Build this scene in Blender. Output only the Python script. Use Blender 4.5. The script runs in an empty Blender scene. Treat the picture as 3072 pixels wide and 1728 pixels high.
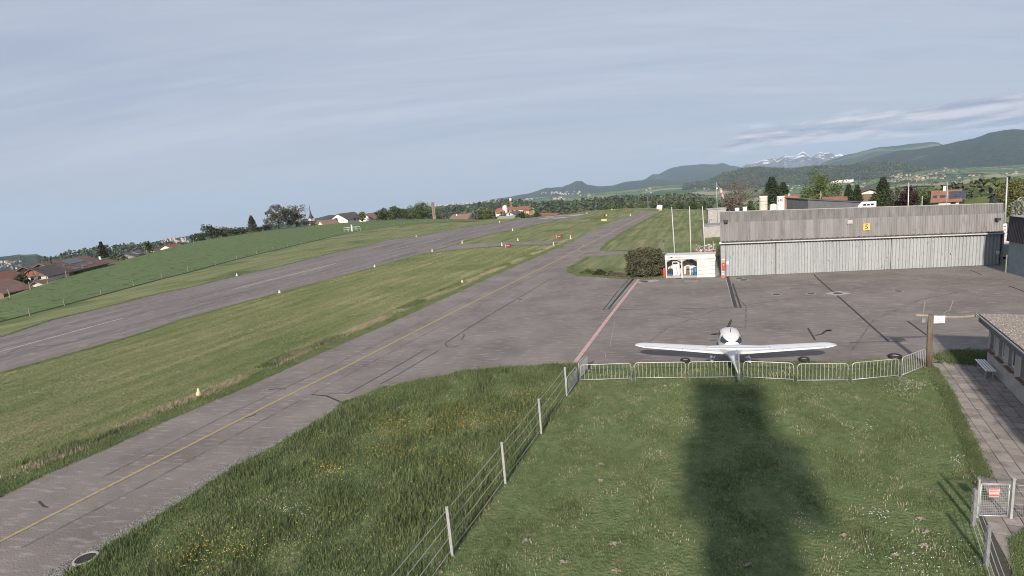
import bpy, math, random
import numpy as np
from mathutils import Vector, Matrix, geometry

random.seed(7); RNG = np.random.default_rng(7)
SC = bpy.context.scene
COL = SC.collection
R_ = math.radians

# ------------------------------------------------------------------ camera
F_PX, PITCH, ROLL, CAM_H = 1625.0, 0.1767, -0.0873, 10.0
_cr, _sr = math.cos(ROLL), math.sin(ROLL)
_t = math.pi / 2 - PITCH
RZ = np.array([[_cr, -_sr, 0], [_sr, _cr, 0], [0, 0, 1]])
RX = np.array([[1, 0, 0], [0, math.cos(_t), -math.sin(_t)], [0, math.sin(_t), math.cos(_t)]])
RC = RX @ RZ
cam_d = bpy.data.cameras.new('camera'); cam = bpy.data.objects.new('camera', cam_d); COL.objects.link(cam)
cam_d.sensor_fit = 'HORIZONTAL'; cam_d.sensor_width = 36.0; cam_d.lens = F_PX / 3072 * 36
cam_d.clip_start = 0.1; cam_d.clip_end = 60000
cam.matrix_world = Matrix.Translation((0, 0, CAM_H)) @ Matrix([list(r) for r in RC]).to_4x4()
SC.camera = cam

# ------------------------------------------------------------------ sky, sun, exposure
SUN_AZ, SUN_EL = R_(19.0), R_(26.0)          # azimuth the light travels towards (from +Y clockwise), elevation
world = bpy.data.worlds.new('World'); SC.world = world; world.use_nodes = True
def build_sky():
    nt = world.node_tree; N = nt.nodes; L = nt.links; N.clear()
    out = N.new('ShaderNodeOutputWorld'); bg = N.new('ShaderNodeBackground')
    L.new(bg.outputs[0], out.inputs[0]); bg.inputs[1].default_value = 0.072
    sky = N.new('ShaderNodeTexSky'); sky.sky_type = 'NISHITA'; sky.sun_disc = False
    sky.sun_elevation = SUN_EL; sky.sun_rotation = SUN_AZ + math.pi
    sky.altitude = 700; sky.air_density = 1.0; sky.dust_density = 1.6; sky.ozone_density = 1.5
    geo = N.new('ShaderNodeTexCoord')
    sep = N.new('ShaderNodeSeparateXYZ'); L.new(geo.outputs['Generated'], sep.inputs[0])
    def math_(op, a, b=None, c=None, clamp=False):
        n = N.new('ShaderNodeMath'); n.operation = op; n.use_clamp = clamp
        for i, v in enumerate((a, b, c)):
            if v is None: continue
            if isinstance(v, (int, float)): n.inputs[i].default_value = v
            else: L.new(v, n.inputs[i])
        return n.outputs[0]
    zc = math_('ADD', math_('MAXIMUM', sep.outputs[2], 0.0), 0.16)
    # direction projected on a high flat layer: cirrus lies in long bands
    u = math_('DIVIDE', sep.outputs[0], zc); v = math_('DIVIDE', sep.outputs[1], zc)
    comb = N.new('ShaderNodeCombineXYZ'); L.new(u, comb.inputs[0]); L.new(v, comb.inputs[1])
    mp = N.new('ShaderNodeMapping'); L.new(comb.outputs[0], mp.inputs[0])
    mp.inputs['Rotation'].default_value = (0, 0, R_(-28)); mp.inputs['Scale'].default_value = (0.22, 1.15, 1)
    nz = N.new('ShaderNodeTexNoise'); L.new(mp.outputs[0], nz.inputs['Vector'])
    nz.inputs['Scale'].default_value = 1.0; nz.inputs['Detail'].default_value = 6; nz.inputs['Roughness'].default_value = 0.55
    nz.inputs['Distortion'].default_value = 0.5
    rmp = N.new('ShaderNodeMapRange'); L.new(nz.outputs[0], rmp.inputs[0])
    rmp.inputs[1].default_value = 0.28; rmp.inputs[2].default_value = 0.78; rmp.inputs[3].default_value = 0.90; rmp.inputs[4].default_value = 0.97
    mix = N.new('ShaderNodeMix'); mix.data_type = 'RGBA'
    L.new(rmp.outputs[0], mix.inputs[0]); L.new(sky.outputs[0], mix.inputs[6]); 
    cir = N.new('ShaderNodeMix'); cir.data_type = 'RGBA'; cr2 = N.new('ShaderNodeMapRange'); mp3 = N.new('ShaderNodeMapping'); L.new(comb.outputs[0], mp3.inputs[0]); mp3.inputs['Rotation'].default_value = (0, 0, R_(-33)); mp3.inputs['Scale'].default_value = (0.75, 4.6, 1)
    nz3 = N.new('ShaderNodeTexNoise'); L.new(mp3.outputs[0], nz3.inputs['Vector']); nz3.inputs['Scale'].default_value = 1.0; nz3.inputs['Detail'].default_value = 7; nz3.inputs['Roughness'].default_value = 0.6; nz3.inputs['Distortion'].default_value = 0.9
    L.new(math_('ADD', math_('MULTIPLY', nz.outputs[0], 0.55), math_('MULTIPLY', nz3.outputs[0], 0.45)), cr2.inputs[0]); cr2.inputs[1].default_value = 0.36; cr2.inputs[2].default_value = 0.66
    L.new(cr2.outputs[0], cir.inputs[0]); cir.inputs[6].default_value = (3.25, 3.68, 4.72, 1); cir.inputs[7].default_value = (4.40, 4.78, 5.55, 1); hzr = N.new('ShaderNodeMapRange'); hzr.interpolation_type = 'SMOOTHSTEP'; L.new(sep.outputs[2], hzr.inputs[0]); hzr.inputs[1].default_value = -0.02; hzr.inputs[2].default_value = 0.16; hzr.inputs[3].default_value = 0.85; hzr.inputs[4].default_value = 0
    hz_ = N.new('ShaderNodeMix'); hz_.data_type = 'RGBA'; L.new(hzr.outputs[0], hz_.inputs[0]); L.new(cir.outputs[2], hz_.inputs[6]); hz_.inputs[7].default_value = (3.9, 4.3, 5.05, 1); L.new(hz_.outputs[2], mix.inputs[7])
    # low flat cumulus bank above the mountains in the east
    az = N.new('ShaderNodeMath'); az.operation = 'ARCTAN2'; L.new(sep.outputs[0], az.inputs[0]); L.new(sep.outputs[1], az.inputs[1])
    comb2 = N.new('ShaderNodeCombineXYZ'); L.new(az.outputs[0], comb2.inputs[0]); L.new(sep.outputs[2], comb2.inputs[1])
    def window(x, lo, lo2, hi2, hi):
        a = N.new('ShaderNodeMapRange'); a.interpolation_type = 'SMOOTHSTEP'; L.new(x, a.inputs[0]); a.inputs[1].default_value = lo; a.inputs[2].default_value = lo2
        b = N.new('ShaderNodeMapRange'); b.interpolation_type = 'SMOOTHSTEP'; L.new(x, b.inputs[0]); b.inputs[1].default_value = hi2; b.inputs[2].default_value = hi
        b.inputs[3].default_value = 1; b.inputs[4].default_value = 0
        return math_('MULTIPLY', a.outputs[0], b.outputs[0])
    def cloud(zoff):
        m = N.new('ShaderNodeMapping'); L.new(comb2.outputs[0], m.inputs[0]); m.inputs['Scale'].default_value = (9, 60, 1); m.inputs['Location'].default_value = (2.1, zoff, 0)
        n = N.new('ShaderNodeTexNoise'); L.new(m.outputs[0], n.inputs['Vector']); n.inputs['Scale'].default_value = 1; n.inputs['Detail'].default_value = 7; n.inputs['Roughness'].default_value = 0.58
        return n.outputs[0]
    win = math_('MULTIPLY', window(az.outputs[0], 0.22, 0.45, 1.2, 1.6), window(sep.outputs[2], 0.018, 0.034, 0.054, 0.090))
    dens0, dens1 = cloud(0.0), cloud(-0.45)
    cov = N.new('ShaderNodeMapRange'); cov.interpolation_type = 'SMOOTHSTEP'
    L.new(math_('ADD', dens0, math_('MULTIPLY', win, 0.31)), cov.inputs[0]); cov.inputs[1].default_value = 0.63; cov.inputs[2].default_value = 0.80
    cover = math_('MULTIPLY', math_('MULTIPLY', cov.outputs[0], win), 1.25, clamp=True)
    lit = N.new('ShaderNodeMapRange'); L.new(math_('SUBTRACT', dens0, dens1), lit.inputs[0]); lit.inputs[1].default_value = -0.12; lit.inputs[2].default_value = 0.12
    cc = N.new('ShaderNodeMix'); cc.data_type = 'RGBA'; L.new(lit.outputs[0], cc.inputs[0])
    cc.inputs[6].default_value = (2.7, 3.0, 3.9, 1); cc.inputs[7].default_value = (6.3, 6.0, 6.3, 1)
    mix2 = N.new('ShaderNodeMix'); mix2.data_type = 'RGBA'; L.new(cover, mix2.inputs[0]); L.new(mix.outputs[2], mix2.inputs[6]); L.new(cc.outputs[2], mix2.inputs[7])
    L.new(mix2.outputs[2], bg.inputs[0])
build_sky()
sun_d = bpy.data.lights.new('sun', 'SUN'); sun = bpy.data.objects.new('sun', sun_d); COL.objects.link(sun)
sun_d.energy = 3.6; sun_d.angle = R_(2.0); sun_d.color = (1.0, 0.90, 0.78)
_ld = Vector((math.sin(SUN_AZ) * math.cos(SUN_EL), math.cos(SUN_AZ) * math.cos(SUN_EL), -math.sin(SUN_EL)))
sun.rotation_euler = _ld.to_track_quat('-Z', 'Y').to_euler(); sun.location = (-20, -40, 60)
SC.view_settings.view_transform = 'Standard'; SC.view_settings.look = 'None'; SC.view_settings.gamma = 1
SC.view_settings.exposure = 0.84
SC.cycles.filter_width = 1.0; SC.cycles.max_bounces = 5; SC.cycles.volume_bounces = 0; SC.cycles.diffuse_bounces = 3; SC.cycles.transparent_max_bounces = 8
SC.cycles.use_denoising = True; SC.cycles.denoising_input_passes = 'RGB_ALBEDO_NORMAL'; SC.cycles.denoising_prefilter = 'ACCURATE'
try: SC.cycles.denoiser = 'OPENIMAGEDENOISE'
except Exception: pass

# ------------------------------------------------------------------ survey helpers: a sight line of the photograph -> a place on the site
def ray(px, py):
    d = RC @ np.array([(px - 1536) / F_PX, -(py - 864) / F_PX, -1.0]); return d / np.linalg.norm(d)
def at(px, py, z=0.0):
    d = ray(px, py); s = (z - CAM_H) / d[2]; return Vector((d[0] * s, d[1] * s, z))
def far(px, py, r):
    d = ray(px, py); s = r / math.hypot(d[0], d[1]); return Vector((d[0] * s, d[1] * s, CAM_H + d[2] * s))
def over(base, py_px, px=None):
    """height at which the sight line (px,py) passes over the foot BASE"""
    d = ray(px, py_px); return CAM_H + d[2] * math.hypot(base.x, base.y) / math.hypot(d[0], d[1])

# ------------------------------------------------------------------ materials
MATS = {}
def mat(name, c1, c2=None, scale=1.0, rough=0.8, bump=0.0, bscale=None, metal=0.0, detail=4, stretch=(1, 1, 1), rot=0.0, island=0.0, lo=0.35, hi=0.65, spec=0.3, c3=None, s3=0.2, lo3=.45, hi3=.7, bdist=0.02, trans=0.0, world=True, st3=(1, 1, 1), rot3=0.0):
    if name in MATS: return MATS[name]
    m = bpy.data.materials.new(name); m.use_nodes = True; MATS[name] = m
    nt = m.node_tree; N = nt.nodes; L = nt.links
    b = N['Principled BSDF']; b.inputs['Roughness'].default_value = rough; b.inputs['Metallic'].default_value = metal
    b.inputs['Specular IOR Level'].default_value = spec
    b.inputs['Base Color'].default_value = (*c1, 1)
    def coords(st, rt):
        if world: g = N.new('ShaderNodeNewGeometry').outputs['Position']
        else: g = N.new('ShaderNodeTexCoord').outputs['Object']
        r = N.new('ShaderNodeMapping'); L.new(g, r.inputs[0]); r.inputs['Rotation'].default_value = (0, 0, rt)
        s = N.new('ShaderNodeMapping'); L.new(r.outputs[0], s.inputs[0]); s.inputs['Scale'].default_value = st
        return s.outputs[0]
    src = None
    if c2 is not None:
        n = N.new('ShaderNodeTexNoise'); L.new(coords(stretch, rot), n.inputs['Vector']); n.inputs['Scale'].default_value = scale; n.inputs['Detail'].default_value = detail; n.inputs['Roughness'].default_value = 0.6
        r = N.new('ShaderNodeMapRange'); L.new(n.outputs[0], r.inputs[0]); r.inputs[1].default_value = lo; r.inputs[2].default_value = hi
        mx = N.new('ShaderNodeMix'); mx.data_type = 'RGBA'; L.new(r.outputs[0], mx.inputs[0]); mx.inputs[6].default_value = (*c1, 1); mx.inputs[7].default_value = (*c2, 1)
        src = mx.outputs[2]
    if c3 is not None:
        n = N.new('ShaderNodeTexNoise'); L.new(coords(st3, rot3), n.inputs['Vector']); n.inputs['Scale'].default_value = s3; n.inputs['Detail'].default_value = 5
        r = N.new('ShaderNodeMapRange'); L.new(n.outputs[0], r.inputs[0]); r.inputs[1].default_value = lo3; r.inputs[2].default_value = hi3
        mx = N.new('ShaderNodeMix'); mx.data_type = 'RGBA'; L.new(r.outputs[0], mx.inputs[0])
        if src is None: mx.inputs[6].default_value = (*c1, 1)
        else: L.new(src, mx.inputs[6])
        mx.inputs[7].default_value = (*c3, 1); src = mx.outputs[2]
    if island > 0:
        g = N.new('ShaderNodeNewGeometry'); r = N.new('ShaderNodeMapRange'); L.new(g.outputs['Random Per Island'], r.inputs[0]); r.inputs[3].default_value = 1 - island; r.inputs[4].default_value = 1 + island
        h = N.new('ShaderNodeHueSaturation'); L.new(r.outputs[0], h.inputs['Value'])
        if src is None: h.inputs['Color'].default_value = (*c1, 1)
        else: L.new(src, h.inputs['Color'])
        src = h.outputs[0]
    if src is not None: L.new(src, b.inputs['Base Color'])
    if bump > 0:
        n = N.new('ShaderNodeTexNoise'); L.new(coords((1, 1, 1), 0), n.inputs['Vector']); n.inputs['Scale'].default_value = bscale or scale * 4; n.inputs['Detail'].default_value = 5
        bp = N.new('ShaderNodeBump'); bp.inputs['Strength'].default_value = bump; bp.inputs['Distance'].default_value = bdist; L.new(n.outputs[0], bp.inputs['Height']); L.new(bp.outputs[0], b.inputs['Normal'])
    if trans > 0:
        tr = N.new('ShaderNodeBsdfTranslucent'); ms = N.new('ShaderNodeMixShader'); ms.inputs[0].default_value = trans
        if src is not None: L.new(src, tr.inputs[0])
        else: tr.inputs[0].default_value = (*c1, 1)
        L.new(b.outputs[0], ms.inputs[1]); L.new(tr.outputs[0], ms.inputs[2]); L.new(ms.outputs[0], N['Material Output'].inputs[0])
    return m

# ------------------------------------------------------------------ meshes and tagging
class MB:
    def __init__(s): s.v = []; s.f = []; s.m = []
    def add(s, vs, fs, mi=0):
        o = len(s.v); s.v += [tuple(v) for v in vs]; s.f += [tuple(i + o for i in f) for f in fs]; s.m += [mi] * len(fs); return s
    def box(s, c, d, mi=0, M=None):
        x, y, z = c; a, b, h = d[0] / 2, d[1] / 2, d[2] / 2
        vs = [Vector((x + i * a, y + j * b, z + k * h)) for k in (-1, 1) for j in (-1, 1) for i in (-1, 1)]
        if M is not None: vs = [M @ v for v in vs]
        return s.add(vs, [(0, 2, 3, 1), (4, 5, 7, 6), (0, 1, 5, 4), (2, 6, 7, 3), (0, 4, 6, 2), (1, 3, 7, 5)], mi)
    def tube(s, pts, rad, n=8, mi=0, cap=True):
        pts = [Vector(p) for p in pts]; rads = rad if isinstance(rad, (list, tuple)) else [rad] * len(pts)
        o = len(s.v); vs = []; up = None
        for i, p in enumerate(pts):
            d = (pts[min(i + 1, len(pts) - 1)] - pts[max(i - 1, 0)]).normalized()
            if up is None: up = Vector((0, 0, 1)) if abs(d.z) < 0.9 else Vector((1, 0, 0))
            a = d.cross(up).normalized(); b = a.cross(d).normalized(); up = b
            for k in range(n):
                t = 2 * math.pi * k / n; vs.append(p + (a * math.cos(t) + b * math.sin(t)) * rads[i])
        fs = []
        for i in range(len(pts) - 1):
            for k in range(n): fs.append((i * n + k, i * n + (k + 1) % n, (i + 1) * n + (k + 1) % n, (i + 1) * n + k))
        if cap: fs.append(tuple(range(n - 1, -1, -1))); fs.append(tuple((len(pts) - 1) * n + k for k in range(n)))
        return s.add(vs, fs, mi)
    def lathe(s, prof, c=(0, 0, 0), n=16, mi=0):
        vs = []; c = Vector(c)
        for r, z in prof:
            for k in range(n):
                t = 2 * math.pi * k / n; vs.append(c + Vector((r * math.cos(t), r * math.sin(t), z)))
        fs = [(i * n + k, i * n + (k + 1) % n, (i + 1) * n + (k + 1) % n, (i + 1) * n + k) for i in range(len(prof) - 1) for k in range(n)]
        fs.append(tuple(range(n - 1, -1, -1))); fs.append(tuple((len(prof) - 1) * n + k for k in range(n)))
        return s.add(vs, fs, mi)
    def prism(s, poly, z0, z1, mi=0, M=None):
        n = len(poly); vs = [Vector((p[0], p[1], z0)) for p in poly] + [Vector((p[0], p[1], z1)) for p in poly]
        if M is not None: vs = [M @ v for v in vs]
        fs = [tuple(range(n - 1, -1, -1)), tuple(range(n, 2 * n))] + [(i, (i + 1) % n, n + (i + 1) % n, n + i) for i in range(n)]
        return s.add(vs, fs, mi)
    def loft(s, rings, mi=0, cap=True):
        n = len(rings[0]); vs = [v for r in rings for v in r]
        fs = [(i * n + k, i * n + (k + 1) % n, (i + 1) * n + (k + 1) % n, (i + 1) * n + k) for i in range(len(rings) - 1) for k in range(n)]
        if cap: fs.append(tuple(range(n - 1, -1, -1))); fs.append(tuple((len(rings) - 1) * n + k for k in range(n)))
        return s.add(vs, fs, mi)
    def build(s, name, mats, parent=None, smooth=False, loc=None, rz=0.0):
        me = bpy.data.meshes.new(name); me.from_pydata(s.v, [], s.f)
        mats = mats if isinstance(mats, (list, tuple)) else [mats]
        for m in mats: me.materials.append(m)
        if len(mats) > 1: me.polygons.foreach_set('material_index', s.m)
        if smooth: me.polygons.foreach_set('use_smooth', [True] * len(me.polygons))
        me.update()
        o = bpy.data.objects.new(name, me); COL.objects.link(o)
        if parent is not None: o.parent = parent
        if loc is not None: o.location = loc
        o.rotation_euler.z = rz
        return o
def np_mesh(name, V, Fa, mats, parent=None, smooth=False, loc=None, midx=None):
    """V (n,3), Fa (m,k) numpy arrays -> object"""
    me = bpy.data.meshes.new(name); n, k = Fa.shape
    me.vertices.add(len(V)); me.vertices.foreach_set('co', np.ascontiguousarray(V, dtype=np.float32).ravel())
    me.loops.add(n * k); me.loops.foreach_set('vertex_index', np.ascontiguousarray(Fa, dtype=np.int32).ravel())
    me.polygons.add(n); me.polygons.foreach_set('loop_start', np.arange(0, n * k, k, dtype=np.int32)); me.polygons.foreach_set('loop_total', np.full(n, k, dtype=np.int32))
    for m in (mats if isinstance(mats, (list, tuple)) else [mats]): me.materials.append(m)
    if midx is not None: me.polygons.foreach_set('material_index', np.ascontiguousarray(midx, dtype=np.int32))
    if smooth: me.polygons.foreach_set('use_smooth', np.ones(n, dtype=bool))
    me.update(calc_edges=True)
    o = bpy.data.objects.new(name, me); COL.objects.link(o)
    if parent is not None: o.parent = parent
    if loc is not None: o.location = loc
    return o
def tag(o, label=None, cat=None, group=None, kind=None):
    if label: o['label'] = label
    if cat: o['category'] = cat
    if group: o['group'] = group
    if kind: o['kind'] = kind
    return o
def empty(name, loc, rz=0.0, label=None, cat=None, group=None):
    o = bpy.data.objects.new(name, None); COL.objects.link(o); o.location = loc; o.rotation_euler = (0, 0, rz); o.empty_display_size = 0.3
    return tag(o, label, cat, group)
def struct(o, label=None, cat=None):
    return tag(o, label, cat, None, 'structure')
def copy_tree(o, parent=None):
    c = o.copy(); COL.objects.link(c)
    if parent is not None: c.parent = parent
    for ch in list(o.children): copy_tree(ch, c)
    return c
def text_mesh(name, body, size, m, parent, loc, rot, extrude=0.004, align='CENTER'):
    cu = bpy.data.curves.new(name, 'FONT'); cu.body = body; cu.size = size; cu.extrude = extrude; cu.align_x = align; cu.align_y = 'CENTER'; cu.resolution_u = 3
    t = bpy.data.objects.new(name, cu); COL.objects.link(t)
    dg = bpy.context.evaluated_depsgraph_get()
    me = bpy.data.meshes.new_from_object(t.evaluated_get(dg)); bpy.data.objects.remove(t); bpy.data.curves.remove(cu)
    me.materials.clear(); me.materials.append(m); me.name = name
    o = bpy.data.objects.new(name, me); COL.objects.link(o); o.parent = parent; o.location = loc; o.rotation_euler = rot
    return o
def jitter(pts, step, amp, closed=True):
    out = []; n = len(pts)
    for i in range(n if closed else n - 1):
        a, b = Vector(pts[i]).to_2d(), Vector(pts[(i + 1) % n]).to_2d(); d = (b - a); l = d.length
        k = max(1, min(400, int(l / step)))
        nr = Vector((-d.y, d.x)).normalized() if l > 1e-6 else Vector((0, 0))
        for j in range(k): out.append(a + d * (j / k) + nr * random.gauss(0, amp) * (0 if l < step else 1))
    if not closed: out.append(Vector(pts[-1]).to_2d())
    return out
def sheet(name, pts, z, m, amp=0.0, step=0.5):
    """flat sheet from a ground polygon"""
    P = [Vector(p).to_2d() for p in pts]
    if amp > 0: P = jitter(P, step, amp)
    P3 = [Vector((p.x, p.y, z)) for p in P]
    tris = geometry.tessellate_polygon([P3])
    mb = MB(); mb.add(P3, [tuple(t) for t in tris])
    o = mb.build(name, m)
    me = o.data
    if sum(p.normal.z for p in me.polygons) < 0: me.flip_normals()
    return struct(o)
def G(l): return [at(*p) for p in l]
def strip(mb, pts, w, z, w2=None):
    """ribbon of width w along ground points"""
    P = [Vector(p).to_2d() for p in pts]; vs = []
    for i, p in enumerate(P):
        d = (P[min(i + 1, len(P) - 1)] - P[max(i - 1, 0)]).normalized(); nr = Vector((-d.y, d.x)); ww = w if w2 is None else w + (w2 - w) * i / (len(P) - 1)
        vs += [(p.x + nr.x * ww / 2, p.y + nr.y * ww / 2, z), (p.x - nr.x * ww / 2, p.y - nr.y * ww / 2, z)]
    mb.add(vs, [(2 * i, 2 * i + 1, 2 * i + 3, 2 * i + 2) for i in range(len(P) - 1)])
def inpoly(x, y, poly):
    r = np.zeros(len(x), bool); n = len(poly)
    for i in range(n):
        x1, y1 = poly[i][0], poly[i][1]; x2, y2 = poly[(i + 1) % n][0], poly[(i + 1) % n][1]
        c = ((y1 > y) != (y2 > y)) & (x < (x2 - x1) * (y - y1) / ((y2 - y1) or 1e-9) + x1); r ^= c
    return r
# ------------------------------------------------------------------ terrain
_AZ = np.radians([-180, -60, -43.5, -41.9, -39.3, -36.7, -33.7, -30, -26.1, -21.8, -17, -11.9, -5.8, -2.7, 2.9, 6.2, 8.6, 13.3, 17.3, 20.9, 24, 30, 60, 180])
_RC = np.array([115, 115, 116.6, 128.5, 148.4, 172.6, 210.9, 267.7, 325, 352, 341, 309, 247, 212, 192, 196, 210, 206, 178, 160, 122, 106, 105, 105.])
_DAZ = np.radians([-180, -43, -30, -17, -6, 0, 5, 12, 20, 180]); _DEP = np.radians([3.2, 3.2, 2.5, 2.0, 1.75, 1.5, 1.3, 1.2, 1.2, 1.2])
def smooth(t): t = np.clip(t, 0, 1); return t * t * (3 - 2 * t)
def H0(x, y):
    x = np.asarray(x, float); y = np.asarray(y, float); r = np.hypot(x, y); az = np.arctan2(x, y)
    rc = np.interp(az, _AZ, _RC); dep = np.interp(az, _DAZ, _DEP)
    t = np.maximum(r - rc, 0); s = 0.03 + 15.0 / rc
    z = -(t * s) * (t / (t + 12))
    fl = np.minimum(-30 - 70 * smooth((r - 350) / 1300), 10 - r * np.tan(dep))
    return np.where(r > rc, np.maximum(z, fl), 0.0)
RIDGES = []
def vnoise(u, seed, octs=4):
    rg = np.random.default_rng(seed); out = np.zeros_like(u); a = 1.0
    for o in range(octs):
        k = rg.uniform(-1, 1, 4096); uu = u * 2 ** o; i = np.floor(uu).astype(int); f = uu - i; f = f * f * (3 - 2 * f)
        out += a * (k[i % 4096] * (1 - f) + k[(i + 1) % 4096] * f); a *= 0.5
    return out
def hz(rd, x, y):
    r = np.hypot(x, y); az = np.arctan2(x, y)
    zc = np.interp(az, rd['az'], rd['zc'])
    inside = (az > rd['az'][0]) & (az < rd['az'][-1])
    t = np.where(r < rd['r'], 1 - (rd['r'] - r) / rd['df'], 1 - (r - rd['r']) / rd['db'])
    z = rd['base'] + (zc - rd['base']) * smooth(t) ** rd['pw']
    return np.where(inside & (t > 0), z, -1e4)
def H(x, y):
    z = H0(x, y)
    for rd in RIDGES: z = np.maximum(z, hz(rd, np.asarray(x, float), np.asarray(y, float)))
    return z
def ht(x, y): return float(H(np.array([x]), np.array([y]))[0])
def hit(px, py, rmin=150, rmax=16000):
    d = ray(px, py); hl = math.hypot(d[0], d[1]); r = np.geomspace(rmin, rmax, 1500)
    z = CAM_H + d[2] * r / hl; g = H(d[0] / hl * r, d[1] / hl * r); b = np.where(z <= g)[0]
    if not len(b): return None
    i = b[0]; return Vector((d[0] / hl * r[i], d[1] / hl * r[i], g[i]))
def ridge(name, pts, r, m, df, db=None, sink=0.0, rough=1.0, base=None, seed=1, pw=1.0, label=None):
    P = []
    for i in range(len(pts) - 1):
        n = max(1, int(abs(pts[i + 1][0] - pts[i][0]) / 2.5))
        for j in range(n):
            f = j / n; P.append((pts[i][0] + (pts[i + 1][0] - pts[i][0]) * f, pts[i][1] + (pts[i + 1][1] - pts[i][1]) * f))
    P.append(pts[-1]); P = np.array(P)
    wob = vnoise(P[:, 0] / 38.0, seed, 5) * rough * 1.1
    W = [far(px, py + w, r) for (px, py), w in zip(P, wob)]
    az = np.array([math.atan2(w.x, w.y) for w in W]); zc = np.array([w.z for w in W]) - sink
    o = np.argsort(az); az = az[o]; zc = zc[o]
    db = db or df * 0.7
    if base is None:
        mid = az[len(az) // 2]; base = float(min(H0(np.sin(az) * (r - df), np.cos(az) * (r - df)).min(), H0(np.sin(az) * r, np.cos(az) * r).min())) - 4
    e = 0.012; k = smooth(np.minimum((az - az[0]) / e, (az[-1] - az) / e)); zc = base + (zc - base) * k
    rd = dict(az=az, zc=zc, r=r, df=df, db=db, base=base, pw=pw); RIDGES.append(rd)
    ts = np.concatenate([np.linspace(r - df, r, 16), np.linspace(r, r + db, 7)[1:]])
    A, T = np.meshgrid(az, ts, indexing='ij'); X = np.sin(A) * T; Y = np.cos(A) * T
    Z = hz(rd, X, Y); Z = np.where(Z < -9e3, base, Z)
    Z += vnoise(A.ravel() * r / (df * .25) + np.floor(T.ravel() / df * 9) * 17.3, seed + 5, 3).reshape(Z.shape) * (df * 0.006) * smooth((r - T) / (df * 0.2))
    na, nt_ = A.shape; V = np.stack([X, Y, Z], -1).reshape(-1, 3)
    i = np.arange(na - 1)[:, None] * nt_ + np.arange(nt_ - 1)[None]; i = i.ravel()
    Fa = np.stack([i, i + 1, i + nt_ + 1, i + nt_], 1)[:, ::-1]
    ob = np_mesh(name, V, Fa, m, smooth=True)
    me = ob.data
    struct(ob); return rd

def fields_mat(name, cols, sx, sy, rot, tree=(0.022, 0.032, 0.018), tree_lo=0.60, tscale=0.010):
    m = bpy.data.materials.new(name); m.use_nodes = True; nt = m.node_tree; N = nt.nodes; L = nt.links; b = N['Principled BSDF']; b.inputs['Roughness'].default_value = 0.95; b.inputs['Specular IOR Level'].default_value = 0.1
    g = N.new('ShaderNodeNewGeometry'); r = N.new('ShaderNodeMapping'); L.new(g.outputs['Position'], r.inputs[0]); r.inputs['Rotation'].default_value = (0, 0, rot)
    s = N.new('ShaderNodeMapping'); L.new(r.outputs[0], s.inputs[0]); s.inputs['Scale'].default_value = (sx, sy, 0)
    v = N.new('ShaderNodeTexVoronoi'); v.inputs['Scale'].default_value = 1.0; L.new(s.outputs[0], v.inputs['Vector'])
    sp = N.new('ShaderNodeSeparateColor'); L.new(v.outputs['Color'], sp.inputs[0])
    rp = N.new('ShaderNodeValToRGB'); rp.color_ramp.interpolation = 'CONSTANT'; L.new(sp.outputs[0], rp.inputs[0])
    el = rp.color_ramp.elements
    el[0].position = 0; el[0].color = (*cols[0], 1); el[1].position = 1 / len(cols); el[1].color = (*cols[1], 1)
    for i in range(2, len(cols)): e = el.new(i / len(cols)); e.color = (*cols[i], 1)
    n = N.new('ShaderNodeTexNoise'); L.new(g.outputs['Position'], n.inputs['Vector']); n.inputs['Scale'].default_value = tscale; n.inputs['Detail'].default_value = 6; n.inputs['Roughness'].default_value = 0.65
    mr = N.new('ShaderNodeMapRange'); L.new(n.outputs[0], mr.inputs[0]); mr.inputs[1].default_value = tree_lo; mr.inputs[2].default_value = tree_lo + 0.025
    mx = N.new('ShaderNodeMix'); mx.data_type = 'RGBA'; L.new(mr.outputs[0], mx.inputs[0]); L.new(rp.outputs[0], mx.inputs[6]); mx.inputs[7].default_value = (*tree, 1)
    L.new(mx.outputs[2], b.inputs['Base Color']); MATS[name] = m; return m
GREENS = [(0.10, 0.15, 0.06), (0.055, 0.095, 0.038), (0.17, 0.19, 0.085), (0.27, 0.25, 0.15), (0.075, 0.12, 0.05), (0.12, 0.18, 0.065)]
M_field = fields_mat('valley_fields', GREENS, 1 / 330, 1 / 170, 0.35)
M_woods = mat('wooded_slope', (0.018, 0.028, 0.015), (0.045, 0.062, 0.028), scale=0.035, detail=6, rough=1, bump=1.0, bscale=0.05, bdist=16, c3=(0.085, 0.115, 0.045), s3=0.0032, lo3=0.62, hi3=0.68, spec=0.05)
M_woodd = mat('dark_wooded_slope', (0.016, 0.026, 0.015), (0.040, 0.055, 0.028), scale=0.022, detail=7, rough=1, bump=1.0, bscale=0.03, bdist=22, c3=(0.075, 0.10, 0.045), s3=0.0022, lo3=0.66, hi3=0.69, spec=0.05)
M_alpm = mat('alpine_meadow_slope', (0.030, 0.048, 0.022), (0.045, 0.065, 0.03), scale=0.02, rough=1, bump=1.0, bscale=0.015, bdist=30, c3=(0.12, 0.155, 0.075), s3=0.0011, lo3=0.5, hi3=0.56, spec=0.05)
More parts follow.
